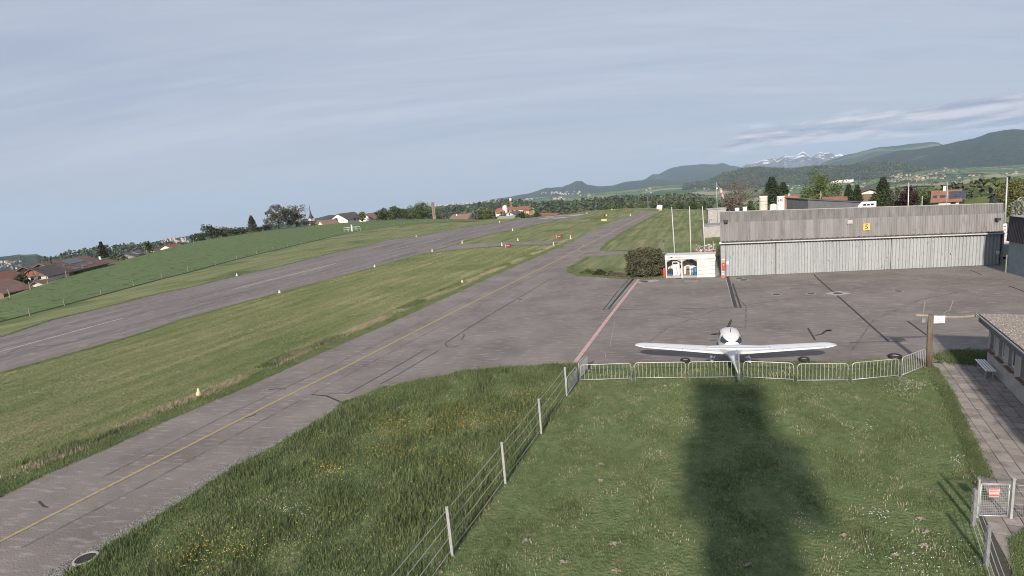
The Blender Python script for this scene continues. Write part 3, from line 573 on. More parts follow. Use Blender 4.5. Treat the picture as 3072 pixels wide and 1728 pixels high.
gp = [at(2918, 1578), at(2957.6, 1697)]
wire_fence(gp, [1.07, 1.05], 4, 'pair of dark grey posts with wires leading down from the steel gate', M_galvd, extra=(None, at(2957.6, 1697) + (at(2957.6, 1697) - at(2918, 1578)) * 1.4))

# ------------------------------------------------------------------ gate across the path
def gate():
    A, B = at(2936, 1554), at(3027, 1556); L = (B - A).length
    root = empty('mesh_gate', A, q2(A, B), 'small galvanised mesh gate with red danger sign across the footpath', 'gate')
    for x, h, w in ((-.05, 1.13, .045), (L + .035, 1.17, .06)):
        b = MB(); b.box((x, 0, h / 2), (w, w, h)); b.box((x, 0, h + .02), (w * 1.3, w * 1.3, .04)); b.build('gate_post', M_galv, root)
    f = MB(); z0, z1 = .08, 1.03
    for a, b in (((0, 0, z0), (0, 0, z1)), ((L - .05, 0, z0), (L - .05, 0, z1)), ((0, 0, z0), (L - .05, 0, z0)), ((0, 0, z1), (L - .05, 0, z1))): f.tube([a, b], .020, 8)
    f.build('gate_frame', M_galv, root, True)
    w = MB()
    for x in np.arange(.04, L - .06, .045): w.tube([(x, 0, z0), (x, 0, z1)], .0030, 4, cap=False)
    for z in np.arange(z0 + .05, z1, .05): w.tube([(0, .004, z), (L - .05, .004, z)], .0030, 4, cap=False)
    w.build('wire_mesh', M_galv, root)
    s = MB(); s.box((L * .42, -.03, .79), (.25, .008, .24)); sg = s.build('warning_sign', mat('sign_pale_red', (0.62, 0.40, 0.38), rough=.5), root)
    s = MB(); s.box((L * .42, -.036, .855), (.225, .004, .075)); s.box((L * .42, -.036, .715), (.225, .004, .05)); s.build('red_panel', mat('sign_red', (0.50, 0.10, 0.10), rough=.5), sg)
    text_mesh('lettering', 'DANGER', .062, M_white, sg, (L * .42, -.0395, .855), (math.pi / 2, 0, 0), .0008)
    l = MB(); l.box((L - .09, -.03, .93), (.10, .03, .022)); l.box((L - .075, -.02, .88), (.06, .03, .05)); l.build('latch', M_galvd, root)
    A2 = B + (B - A).normalized() * .14
    r2 = empty('mesh_fence', A2, q2(A, B), 'grey wire mesh fence panel continuing right of the steel gate', 'fence')
    f = MB(); LL = 1.3; f.tube([(0, 0, 1.0), (LL, 0, 1.0)], .014, 6)
    for x in np.arange(0.03, LL, .045): f.tube([(x, 0, .04), (x, 0, 1.0)], .003, 4, cap=False)
    for z in np.arange(.05, 1.0, .19): f.tube([(0, .004, z), (LL, .004, z)], .007, 4, cap=False)
    f.build('wire_mesh', M_galvd, r2)
    for x in (.22, LL): 
        b = MB(); b.box((x, .02, .5), (.035, .035, 1.0)); b.build('post', M_galvd, r2)
    b = MB(); b.tube([(.22, .02, .55), (.42, .22, .02)], .014, 5); b.build('brace', M_galvd, r2)
gate()

# ------------------------------------------------------------------ sign post with the wire running to the clubhouse
def sign_post():
    A = at(2784.5, 1104); h = 2.62
    root = empty('sign_post', A, R_(-8), 'thick weathered wooden post carrying a white no entry notice beside the barriers', 'sign post')
    b = MB(); b.tube([(0, 0, -.1), (.01, 0, 1.0), (-.01, .01, 1.9), (0, 0, h)], [.125, .118, .112, .108], 10); b.build('post', M_wood, root, True)
    s = MB(); s.box((.30, -.12, h - .22), (.48, .02, .34)); sg = s.build('notice_board', M_white, root)
    mr = mat('sign_red_ink', (0.42, 0.06, 0.08), rough=.6)
    for t, x, z in (('ACCES', .30, .09), ('INTERDIT', .30, -.01), ('AU', .15, -.11), ('PUBLIC', .365, -.11)): text_mesh('lettering', t, .088, mr, sg, (x, -.1325, h - .22 + z), (math.pi / 2, 0, 0), .0015)
    s = MB(); s.box((-.33, -.02, h - .24), (.16, .05, .22)); s.tube([(-.28, 0, h - .2), (0, 0, h - .2)], .012, 5); s.build('lamp', M_galvd, root)
    rope_end = at(2953, 944, 2.35); a = A + Vector((0, 0, h - .05)); w = MB()
    l = far(2748, 951, math.hypot(A.x, A.y)) ; lz = Vector((l.x, l.y, a.z - .02))
    P = [lz, a] + [a + (rope_end - a) * t + Vector((0, 0, -.10 * math.sin(math.pi * t))) for t in (.2, .4, .6, .8, 1)]
    w.tube(P, .055, 7); o = w.build('timber_rail', mat('pale_bleached_timber', (0.34, 0.28, 0.22), (0.24, 0.19, 0.15), scale=6, rough=.9)); tag(o, 'long pale rail from the top of the sign post across to the clubhouse roof', 'rail')
sign_post()

# ------------------------------------------------------------------ clubhouse at the right edge
def clubhouse():
    A = at(2959.5, 1099); B = at(3072, 1218); u = (B - A).normalized(); n = Vector((-u.y, u.x, 0)); n = n if n.x < 0 else -n
    ang = math.atan2(u.y, u.x)
    root = empty('clubhouse', A, ang, 'low rendered clubhouse with gravelled flat roof and three framed windows', 'building')
    # local x runs along the wall towards the camera, local y = +left of u
    sy = 1 if (Vector((-u.y, u.x, 0)) - n).length < .1 else -1      # outward side
    Lw, D, Hh = 13.0, 7.0, 2.05
    M_ren = mat('grey_render', (0.40, 0.375, 0.345), (0.33, 0.305, 0.28), scale=1.6, rough=.95, bump=.4, bscale=40, bdist=.01, c3=(0.20, 0.18, 0.155), s3=.7, lo3=.6, hi3=.8)
    wins = [(0.30, 0.98), (1.50, 2.20), (2.75, 3.50), (4.2, 4.95), (5.7, 6.4)]; z0, z1 = .95, 1.78; t = .22
    w = MB(); xs = [0] + [x for p in wins for x in p] + [Lw]
    for i in range(0, len(xs), 2): w.box(((xs[i] + xs[i + 1]) / 2, -sy * t / 2, Hh / 2), (xs[i + 1] - xs[i], t, Hh))
    for a, b in wins:
        w.box(((a + b) / 2, -sy * t / 2, z0 / 2), (b - a, t, z0)); w.box(((a + b) / 2, -sy * t / 2, (z1 + Hh) / 2), (b - a, t, Hh - z1))
    w.box((t / 2, -sy * (t + (D - t) / 2), Hh / 2), (t, D - t, Hh)); w.box((Lw / 2, -sy * (D - .1), Hh / 2), (Lw - 2 * t, .2, Hh)); w.box((Lw - t / 2, -sy * (t + (D - t) / 2), Hh / 2), (t, D - t - .01, Hh))
    w.build('wall', M_ren, root)
    for a, b in wins:
        f = MB(); y = -sy * .15; c = (a + b) / 2
        for x in (a + .025, c, b - .025): f.box((x, y, (z0 + z1) / 2), (.05, .05, z1 - z0))
        for z in (z0 + .025, z1 - .025): f.box((c, y, z), (b - a - .1, .048, .05))
        wf = f.build('window', M_white, root)
        g = MB(); g.box((c, y - sy * .01, (z0 + z1) / 2), (b - a - .04, .012, z1 - z0 - .04)); g.build('pane', M_glass, wf)
        g = MB(); g.box((c, sy * .035, z0 - .03), (b - a + .10, .22, .05)); g.build('sill', mat('brown_sill', (0.14, 0.075, 0.055), (0.19, 0.11, 0.08), scale=6, rough=.7), wf)
    r = MB(); o = .42
    for k in range(1): r.box((Lw / 2 - .12, -sy * (D / 2 - o / 2 + .1), Hh + .20), (Lw + .5, D + o, .34))
    r.build('fascia', mat('dark_fascia_boards', (0.085, 0.09, 0.10), (0.13, 0.135, 0.145), scale=2, stretch=(6, 1, 1), rough=.6), root)
    r = MB(); r.box((Lw / 2 - .12, -sy * (D / 2 - o / 2 + .1), Hh + .385), (Lw + .46, D + o - .04, .03)); rf = r.build('roof', mat('roof_gravel', (0.19, 0.165, 0.14), (0.36, 0.32, 0.275), scale=9, rough=1, bump=1, bscale=14, bdist=.05, detail=3), root)
    k = 6000; X = np.stack([RNG.uniform(-.3, Lw, k), -sy * RNG.uniform(-o + .12, D * .7, k), np.full(k, Hh + .40)], 1); s = RNG.uniform(.02, .045, k)
    T = np.array([[1, 0, 0], [0, 1, 0], [-1, 0, 0], [0, -1, 0], [0, 0, .9]]); F = np.array([[0, 1, 4], [1, 2, 4], [2, 3, 4], [3, 0, 4]])
    V = T[None] * s[:, None, None] + X[:, None]; st = np_mesh('roof_gravel', V.reshape(-1, 3), (F[None] + (np.arange(k) * 5)[:, None, None]).reshape(-1, 3), mat('roof_gravel_stone', (0.34, 0.30, 0.26), (0.22, 0.19, 0.165), scale=14, rough=1, island=.35), rf); st['kind'] = 'stuff'
    g = MB(); g.box((Lw / 2 - .12, sy * (o - .10 + .115), Hh + .40), (Lw + .5, .03, .06)); g.build('roof_edge_trim', M_galv, root)
    # slatted bench along the wall
    b0 = MB(); rt = empty('slatted_bench', A + u * .45 + n * .34, ang, 'white slatted bench standing against the clubhouse wall', 'bench')
    for k in range(4): b0.box((.75, sy * (-.14 + k * .10), .43), (1.7, .065, .025))
    b0.build('seat', M_white, rt)
    for x in (.15, 1.35):
        l = MB(); l.box((x, -sy * .13, .205), (.04, .04, .41)); l.box((x, sy * .13, .205), (.04, .04, .41)); l.box((x, 0, .41), (.04, .30, .012)); l.build('leg', M_galv, rt)
clubhouse()

# ------------------------------------------------------------------ the light aircraft
def aircraft():
    O = Vector((11.22, 27.5, 0)); az = R_(17.3); rz = math.pi / 2 - az      # local x = nose
    root = empty('light_aircraft', O, rz, 'white low wing light aircraft with T tail parked on the apron', 'aircraft')
    def ring(x, zc, w, h, n=20, top=1.0, pw=2.4):
        out = []
        for k in range(n):
            t = 2 * math.pi * k / n; c, s = math.cos(t), math.sin(t)
            out.append(Vector((x, w / 2 * math.copysign(abs(c) ** (2 / pw), c), zc + h / 2 * math.copysign(abs(s) ** (2 / pw), s) * (top if s > 0 else 1))))
        return out
    f = MB(); f.loft([ring(2.28, 1.02, .30, .32), ring(2.15, 1.02, .62, .58), ring(1.7, 1.02, .88, .74), ring(1.1, 1.05, 1.04, .86), ring(.3, 1.05, 1.12, .90), ring(-.5, 1.05, 1.08, .86), ring(-1.0, 1.04, .86, .74), ring(-1.6, 1.04, .54, .54), ring(-2.5, 1.03, .33, .38), ring(-3.5, 1.0, .20, .27), ring(-4.15, .97, .10, .16)])
    f.build('fuselage', M_gloss, root, True)
    c = MB(); c.loft([ring(1.18, 1.42, .80, .12, top=.8), ring(.85, 1.42, .98, .62, top=1.0), ring(.35, 1.42, 1.08, .96), ring(-.2, 1.42, 1.08, .96), ring(-.7, 1.40, .98, .80), ring(-1.05, 1.32, .78, .56), ring(-1.5, 1.22, .48, .26, top=.8)])
    can = c.build('canopy', mat('white_canopy_shell', (0.60, 0.60, 0.59), (0.57, 0.57, 0.56), scale=2, rough=.3, spec=.5), root, True)
    # rear quarter windows, side windows
    def win(name, pts, off=.006):
        m = MB(); m.add(pts, [tuple(range(len(pts)))]); m.build(name, M_glass, can)
    def surf(x, zz, s):   # point on canopy surface at station x, height z, side s
        xs = [.85, .35, -.2, -.7, -1.05, -1.5]; W = [.98, 1.08, 1.08, .98, .78, .48]; Hh = [.62, .96, .96, .80, .56, .26]; Z = [1.42, 1.42, 1.42, 1.40, 1.32, 1.22]
        w = np.interp(-x, [-q for q in xs], W); h = np.interp(-x, [-q for q in xs], Hh); zc = np.interp(-x, [-q for q in xs], Z)
        sn = min(.995, max(0, (zz - zc) / (h / 2))) ** (2.4 / 2); cs = math.sqrt(max(0, 1 - sn * sn)); y = w / 2 * cs ** (2 / 2.4)
        return Vector((x - .012, s * (y + .018), zz + .010))
    for s in (1, -1):
        grid = []; ia, ib = 6, 5
        m = MB(); vs = []
        for i in range(ia):
            for j in range(ib):
                a = i / (ia - 1); b = j / (ib - 1); x = -.58 - .56 * a; zt = 1.72 - .18 * a; zb = 1.40 + .02 * a; vs.append(surf(x, zb + (zt - zb) * b, s))
        fs = [(i * ib + j, i * ib + j + 1, (i + 1) * ib + j + 1, (i + 1) * ib + j) for i in range(ia - 1) for j in range(ib - 1)]
        m.add(vs, fs); m.build('rear_window', M_glass, can)
        m = MB(); vs = []
        for i in range(ia):
            for j in range(ib):
                a = i / (ia - 1); b = j / (ib - 1); x = .55 - .78 * a; vs.append(surf(x, 1.46 + .26 * b, s))
        m.add(vs, fs); m.build('side_window', M_glass, can)
    a = MB(); a.box((-.45, 0, 1.90), (.16, .02, .06)); a.tube([(-.45, 0, 1.88), (-.56, 0, 2.08)], .014, 6); a.build('antenna', M_dark, can)
    # wing: two tapered panels with dihedral and cranked tips
    def foil(y, xl, ch, z, th):
        pr = [(0, 0), (.04, .42), (.2, .62), (.45, .5), (.75, .22), (1, .02), (1, -.02), (.6, -.2), (.25, -.32), (.05, -.25)]
        return [Vector((xl - p * ch, y, z + q * th * ch)) for p, q in pr]
    for s in (1, -1):
        w = MB(); di = math.tan(R_(4.2)); st = [(0.30, .28, 1.34), (.7, .22, 1.22), (4.35, .02, .86), (4.62, -.06, .66), (4.86, -.26, .30)]
        w.loft([foil(s * y, xl, ch, .80 + y * di, .15) for y, xl, ch in st]); wg = w.build('wing', M_gloss, root, True)
        d = MB()
        for y0, y1 in ((.75, 2.4), (2.45, 4.3)):
            x0 = lambda y: np.interp(y, [.7, 4.35], [.22 - 1.22 * .74, .02 - .86 * .74]); z = lambda y: .80 + y * di + .15 * .24 * np.interp(y, [.7, 4.35], [1.22, .86]) + .006
            d.add([(x0(y0), s * y0, z(y0)), (x0(y1), s * y1, z(y1)), (x0(y1) - .022, s * y1, z(y1)), (x0(y0) - .022, s * y0, z(y0))], [(0, 1, 2, 3)])
            d.add([(x0(y1), s * y1, z(y1)), (x0(y1), s * (y1 + .025), z(y1)), (x0(y1) - .2, s * (y1 + .025), z(y1) - .012), (x0(y1) - .2, s * y1, z(y1) - .012)], [(0, 1, 2, 3)])
        for yy in (1.3, 2.2, 3.2, 4.0):
            xl = np.interp(yy, [.7, 4.35], [.22, .02]); ch = np.interp(yy, [.7, 4.35], [1.22, .86]); zz = .80 + yy * di + .15 * ch * .58 + .004; d.add([(xl - .12 * ch, s * yy, zz - .02), (xl - .40 * ch, s * yy, zz), (xl - .40 * ch, s * (yy + .012), zz), (xl - .12 * ch, s * (yy + .012), zz - .02)], [(0, 1, 2, 3)])
        d.build('control_surface_gap', mat('grey_gap', (0.16, 0.16, 0.17), rough=.8), wg)
    # fin, rudder and T tailplane
    fn = MB(); fn.loft([[Vector((x, y, z)) for x, y in ((xa, 0), (xa - .25 * (xa - xb), th), (xb, th * .7), (xb, -th * .7), (xa - .25 * (xa - xb), -th))] for xa, xb, z, th in ((-2.7, -3.92, .98, .075), (-3.2, -3.98, 1.5, .06), (-3.45, -4.02, 2.02, .05))]); fin = fn.build('fin', M_gloss, root, False)
    r = MB(); r.loft([[Vector((x, y, z)) for x, y in ((xa, th), (xb, .012), (xb, -.012), (xa, -th))] for xa, xb, z, th in ((-3.935, -4.22, .62, .05), (-3.995, -4.36, 1.4, .045), (-4.035, -4.34, 1.98, .038))]); r.build('rudder', mat('rudder_grey', (0.36, 0.38, 0.41), (0.42, 0.44, 0.46), scale=2, rough=.25), fin)  # rudder coloured greyer and darker than the white fin
    st = MB(); st.loft([foil(y, xl, ch, 2.07, .11) for y, xl, ch in ((-1.36, -3.72, .30), (-1.22, -3.60, .46), (0, -3.46, .72), (1.22, -3.60, .46), (1.36, -3.72, .30))]); tp = st.build('tailplane', M_gloss, root, True)
    d = MB(); d.add([(-3.93, -1.2, 2.098), (-3.93, 1.2, 2.098), (-3.95, 1.2, 2.098), (-3.95, -1.2, 2.098)], [(0, 1, 2, 3)]); d.build('elevator_gap', MATS['grey_gap'], tp)
    # undercarriage
    for s in (1, -1):
        g = MB(); g.tube([(.02, s * .45, .72), (-.02, s * .88, .24)], [.05, .032], 8); lg = g.build('undercarriage_leg', M_gloss, root, True)
        p = MB(); p.loft([[Vector((x, s * .92 + w * math.cos(t), .23 + h * math.sin(t))) for t in np.linspace(0, 2 * math.pi, 11)[:-1]] for x, w, h in ((.34, .03, .05), (.2, .10, .16), (-.05, .115, .19), (-.3, .08, .12), (-.5, .02, .03))]); p.build('wheel_fairing', M_gloss, lg, True)
        t = MB(); t.lathe([(.06, -.04), (.15, -.05), (.16, 0), (.15, .05), (.06, .04)], n=16)
        for i, v in enumerate(t.v): t.v[i] = (v[0], s * .92 + v[2], .16 + v[1])
        t.build('wheel', M_blk, lg, True)
    g = MB(); g.tube([(1.75, 0, .7), (1.72, 0, .2)], .035, 8); lg = g.build('nose_leg', M_gloss, root, True)
    t = MB(); t.lathe([(.05, -.035), (.14, -.045), (.15, 0), (.14, .045), (.05, .035)], n=14)
    for i, v in enumerate(t.v): t.v[i] = (v[0] + 1.72, v[2], .15 + v[1])
    t.build('wheel', M_blk, lg, True)
    # three blade propeller and spinner
    sp = MB(); sp.loft([[Vector((x, r * math.cos(t), 1.04 + r * math.sin(t))) for t in np.linspace(0, 2 * math.pi, 15)[:-1]] for x, r in ((2.27, .17), (2.38, .15), (2.50, .09), (2.56, .02))]); spn = sp.build('spinner', M_gloss, root, True)
    for k in range(3):
        a = R_(68 + 120 * k); b = MB(); U = Vector((0, -math.cos(a), math.sin(a))); W = Vector((0, math.sin(a), math.cos(a)))
        rg = []
        for q, ch, tw in ((.10, .09, .9), (.35, .15, .6), (.62, .13, .38), (.80, .07, .28), (.84, .02, .25)):
            e = (W * math.cos(tw) + Vector((1, 0, 0)) * math.sin(tw)) * ch / 2; nn = (Vector((1, 0, 0)) * math.cos(tw) - W * math.sin(tw)) * .014; c0 = Vector((2.38, 0, 1.04)) + U * q
            rg.append([c0 - e, c0 + nn, c0 + e, c0 - nn])
        b.loft(rg); b.build('propeller_blade', [M_dark, M_dark, mat('pale_propeller_face', (0.5, 0.47, 0.44), rough=.4)][k], spn, True)
aircraft()

# rubber tie-down tyres at the apron edge
def tyre(px, py, label, rr=.30):
    p = at(px, py); root = empty('tyre', p, random.random() * 3, label, 'tyre', 'tie-down tyres along the apron edge'); rr *= .85
    t = MB(); prof = [(rr * .62, .02), (rr * .80, 0), (rr, .04), (rr * 1.02, .09), (rr, .15), (rr * .8, .185), (rr * .62, .165), (rr * .60, .09)]
    n = 20; vs = []; fs = []
    for i, (r, z) in enumerate(prof):
        for k in range(n): a = 2 * math.pi * k / n; vs.append((r * math.cos(a), r * math.sin(a), z))
    for i in range(len(prof)):
        for k in range(n): fs.append((i * n + k, i * n + (k + 1) % n, ((i + 1) % len(prof)) * n + (k + 1) % n, ((i + 1) % len(prof)) * n + k))
    t.add(vs, fs); t.build('tread', M_blk, root, True)
    c = MB(); c.lathe([(rr * .59, .02), (rr * .59, .12), (rr * .5, .13)], n=16); c.build('concrete_core', M_conc, root, True)
tyre(2056, 1086, 'black tyre by the left wing, behind the second barrier'); tyre(2412, 1083, 'black tyre beyond the barriers, right of the aircraft'); tyre(2685, 1074, 'tyre with pale concrete core nearest the wooden sign post', .34)

# control tower under and behind the camera: it throws the long shadow over the grass
def tower():
    root = empty('control_tower', (0, 0, 0), -SUN_AZ, 'grey control tower under the viewpoint whose shadow falls on the grass', 'tower')
    m = M_conc
    b = MB(); b.box((1.2, -2.6, 4.75), (2.5, 2.2, 9.5)); b.build('shaft', m, root)
    b = MB(); b.box((1.45, -2.6, 9.65), (4.2, 3.2, .22)); b.box((1.45, -1.05, 10.3), (4.2, .06, .8)); b.box((3.52, -2.6, 10.3), (.06, 3.1, .8)); b.box((-.62, -2.6, 10.3), (.06, 3.1, .8)); b.build('gallery', m, root)
    b = MB(); b.box((1.3, -2.4, 11.7), (3.0, 2.4, 3.8)); b.build('cabin', M_glass, root)
    b = MB(); b.box((1.3, -2.4, 13.7), (3.2, 2.7, .16)); b.build('roof', m, root)
    b = MB(); b.tube([(.0, -1.05, 9.9), (0, -.25, 9.9)], .03, 6); b.box((0, -.18, 9.93), (.1, .16, .09)); b.build('camera_bracket', M_dark, root)
tower()
# ------------------------------------------------------------------ hangars
M_fib = mat('stained_fibre_cement', (0.245, 0.240, 0.239), (0.325, 0.318, 0.315), scale=1.0, stretch=(2.6, 2.6, .12), detail=6, rough=.95, lo=.38, hi=.62, c3=(0.18, 0.166, 0.16), s3=2.2, lo3=.55, hi3=.8, st3=(1, 1, .3))
M_fibd = mat('dirty_fibre_cement', (0.175, 0.171, 0.169), (0.255, 0.249, 0.246), scale=1.1, stretch=(2.8, 2.8, .2), detail=6, rough=.95, lo=.38, hi=.64)
M_zinc = mat('spangled_zinc_sheet', (0.285, 0.300, 0.312), (0.345, 0.358, 0.366), scale=1.0, stretch=(2.2, 2.2, .10), detail=5, rough=.62, metal=0, lo=.38, hi=.6, c3=(0.24, 0.252, 0.26), s3=6.0, lo3=.55, hi3=.72, st3=(1, 1, .4))
def corr(mb, x0, x1, zf0, zf1, y0, y1, pitch, amp, mi=0, trap=False):
    n = max(4, int(round((x1 - x0) / pitch))); k = 6; vs = []
    for i in range(n * k + 1):
        x = x0 + (x1 - x0) * i / (n * k); ph = (i % k) / k
        a = math.cos(2 * math.pi * ph); a = max(-1, min(1, a * 2.2)) if trap else a
        vs += [(x, y0 + amp * a, zf0(x)), (x, y1 + amp * a, zf1(x))]
    mb.add(vs, [(2 * i, 2 * i + 2, 2 * i + 3, 2 * i + 1) for i in range(n * k)], mi)
def hangar():
    A = at(2163, 831); B = at(3001, 795); L = (B - A).length; ang = q2(A, B)
    h0, h1 = over(A, 637, 2154), over(B, 611, 2996)
    root = empty('hangar', A, ang, 'long grey corrugated hangar with yellow number board and sliding doors', 'hangar')
    S = lambda x: 1 + (h1 / h0 - 1) * x / L
    zt, zj, zg, zd = h0, h0 * .835, h0 * .535, h0 * .505
    D = 15.0; K = .125     # the plan is slightly skewed: side walls run K sideways per metre of depth
    # sliding door leaves
    xs = [.45, .215 * L, .425 * L, .635 * L, .85 * L, L - .02]
    for i in range(5):
        m = MB(); corr(m, xs[i] + .015, xs[i + 1] - .015, lambda x: .03, lambda x: zd * S(x), .10 - .04 * (i % 2), .10 - .04 * (i % 2), .27, .042, trap=True)
        m.box(((xs[i] + xs[i + 1]) / 2, .17 - .04 * (i % 2), zd * S(xs[i + 1]) / 2), (xs[i + 1] - xs[i] - .04, .04, zd * S(xs[i + 1]) - .06))
        d = m.build('sliding_door', M_zinc, root)
        g = MB(); g.box((xs[i + 1] - .3, .02 - .04 * (i % 2), 1.25), (.10, .05, .14)); g.build('handle', M_galv, d)
    # upper cladding, two overlapping rows
    m = MB(); corr(m, 0, L, lambda x: zg * S(x), lambda x: (zj + .06) * S(x), -.10, -.06, .185, .06); m.build('cladding', M_fib, root)
    m = MB(); corr(m, 0, L, lambda x: (zj - .02) * S(x), lambda x: zt * S(x), -.02, .14, .185, .06); m.build('upper_cladding', M_fibd, root)
    m = MB(); corr(m, 0, L, lambda x: (zt - .02) * S(x), lambda x: (zt + .06) * S(x), .12, .20, .185, .042); m.build('ridge_capping', mat('pale_ridge_tiles', (0.36, 0.345, 0.33), (0.26, 0.245, 0.235), scale=3, rough=.95), root)
    m = MB(); corr(m, 0, L, lambda x: (zt + .02) * S(x), lambda x: (zt - 1.35) * S(x), .20, D, .185, .03)
    for i in range(1, len(m.v), 2): m.v[i] = (m.v[i][0] + K * D, m.v[i][1], m.v[i][2])
    m.build('roof', M_fibd, root)
    # moss-dark lower edge of the cladding, gutter rail
    m = MB(); k = 500; vs = []
    for i in range(k + 1):
        x = L * i / k; vs += [(x, -.172, zg * S(x) + .005), (x, -.170, (zg + .10 + .11 * abs(math.sin(x * 7.3)) * random.random()) * S(x))]
    m.add(vs, [(2 * i, 2 * i + 2, 2 * i + 3, 2 * i + 1) for i in range(k)]); m.build('moss_edge', mat('dark_moss', (0.05, 0.042, 0.04), (0.085, 0.075, 0.07), scale=6, rough=1), root)
    m = MB(); M0 = [(0, -.15), (.0, -.28), (.10, -.28), (.10, -.15)]
    vs = []
    for x in (-.05, L + .02): vs += [Vector((x, y, (zg - .11) * S(max(0, min(L, x))) + z)) for z, y in M0]
    m.add(vs, [(0, 1, 5, 4), (1, 2, 6, 5), (2, 3, 7, 6), (3, 0, 4, 7), (0, 3, 2, 1), (4, 5, 6, 7)]); m.build('gutter_rail', mat('pale_rail', (0.50, 0.49, 0.50), (0.40, 0.39, 0.40), scale=4, rough=.6), root)
    m = MB(); m.box((-.03, -.22, zg - .02), (.16, .16, .18)); m.build('gutter_end', M_white, root)
    # side walls, back wall, left pier
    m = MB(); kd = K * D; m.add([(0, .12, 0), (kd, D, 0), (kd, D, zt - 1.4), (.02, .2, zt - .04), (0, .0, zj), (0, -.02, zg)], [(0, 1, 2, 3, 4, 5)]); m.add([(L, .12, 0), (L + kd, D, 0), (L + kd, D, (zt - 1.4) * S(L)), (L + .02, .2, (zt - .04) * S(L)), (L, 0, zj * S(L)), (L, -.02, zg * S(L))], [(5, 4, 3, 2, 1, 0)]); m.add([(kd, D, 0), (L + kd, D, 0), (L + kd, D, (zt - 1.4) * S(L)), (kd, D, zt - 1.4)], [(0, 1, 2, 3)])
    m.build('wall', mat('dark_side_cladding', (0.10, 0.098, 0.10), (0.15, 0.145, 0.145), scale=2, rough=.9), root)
    m = MB(); m.box((.22, .14, zd / 2), (.40, .10, zd)); m.build('pier', mat('grey_steel_pier', (0.27, 0.28, 0.29), (0.33, 0.335, 0.34), scale=3, rough=.6), root)
    m = MB(); m.box((L + .03, -.05, zg * S(L) * .5), (.06, .2, zg * S(L))); m.build('corner_post', M_galvd, root)
    # number board
    u = (B - A).normalized()
    def fx(px, py): # local (x,z) on the facade plane
        d = ray(px, py); n = Vector((-u.y, u.x)); den = d[0] * n.x + d[1] * n.y; s = (A.x * n.x + A.y * n.y) / den
        P = Vector((d[0] * s, d[1] * s)); return (P - A.to_2d()).dot(u.to_2d()), CAM_H + d[2] * s
    a, b = fx(2587, 691), fx(2607, 669.5); cx, cz = (a[0] + b[0]) / 2, (a[1] + b[1]) / 2
    m = MB(); m.box((cx, -.19, cz), (b[0] - a[0], .03, b[1] - a[1])); sg = m.build('number_board', mat('signal_yellow', (0.72, 0.47, 0.12), (0.66, 0.43, 0.12), scale=4, rough=.5), root)
    text_mesh('numeral', '5', .60, M_blk, sg, (cx, -.212, cz), (math.pi / 2, 0, 0), .003)
    a, b = fx(2540, 671), fx(2556, 659); m = MB(); m.box(((a[0] + b[0]) / 2, -.172, (a[1] + b[1]) / 2), (b[0] - a[0], .02, b[1] - a[1])); m.build('patch_panel', mat('pale_patch', (0.42, 0.39, 0.37), rough=.9), root)
    for px, py, s in ((2176, 663, .34), (2988, 657, .30)):
        a = fx(px, py); m = MB(); m.box((a[0], -.30, a[1]), (s, .30, s * .7)); m.box((a[0], -.14, a[1]), (.08, .2, .08)); m.build('floodlight', M_dark, root)
    # things fixed to or standing by the pier
    def pt(px, py, y): x, z = fx(px, py); return A + u * x + Vector((-u.y, u.x, 0)) * y + Vector((0, 0, z))
    c = pt(2170.5, 799, .0); r = empty('hose_cabinet', c, ang, 'red fire hose cabinet on the hangar pier', 'cabinet'); m = MB(); m.box((0, 0, 0), (.30, .16, .70)); bx = m.build('cabinet', M_red, r); m = MB(); m.box((0, -.085, .17), (.14, .01, .14)); m.build('sign_plate', mat('pale_red_plate', (.62, .30, .25), rough=.5), bx); m = MB(); m.box((0, -.085, -.17), (.22, .01, .26)); m.build('door_panel', mat('bright_red', (.55, .07, .06), rough=.5), bx)
    c = pt(2170, 778, .05); r = empty('warning_plate', c, ang, 'small orange and white plate above the red hose cabinet', 'sign'); m = MB(); m.box((0, 0, 0), (.30, .02, .14)); m.build('plate', mat('pale_orange_plate', (.75, .55, .42), rough=.5), r); m = MB(); m.box((0, -.012, .085), (.30, .02, .03)); m.build('red_edge', M_red, r)
    c = pt(2183, 789, -.02); r = empty('notice_board', c, ang, 'small white notice on the left end of the hangar door', 'sign'); m = MB(); m.box((0, 0, 0), (.20, .02, .30)); m.build('board', M_white, r); m = MB(); m.box((0, -.013, -.09), (.10, .01, .06)); m.build('red_mark', M_red, r)
    c = pt(2993, 758, -.02) ; r = empty('notice_board', c, ang, 'small white notice on the shaded right end of the hangar door', 'sign'); m = MB(); m.box((0, 0, 0), (.22, .02, .30)); m.build('board', M_white, r); m = MB(); m.box((0, -.013, -.09), (.12, .01, .05)); m.build('red_mark', M_red, r)
    c = at(2169, 833.5); r = empty('traffic_cone', c, ang, 'orange and white traffic cone at the foot of the hangar pier', 'cone')
    m = MB(); m.box((0, 0, .02), (.34, .34, .04)); m.lathe([(.15, .04), (.10, .28)], n=14); m.build('cone_base', mat('safety_orange', (.62, .12, .06), rough=.5), r, False)
    m = MB(); m.lathe([(.10, .28), (.075, .44)], n=14); m.lathe([(.062, .52), (.05, .62), (.045, .7)], n=14); m.build('white_band', M_white, r, True); m = MB(); m.lathe([(.075, .44), (.062, .52)], n=14); m.build('orange_band', MATS['safety_orange'], r)
hangar()
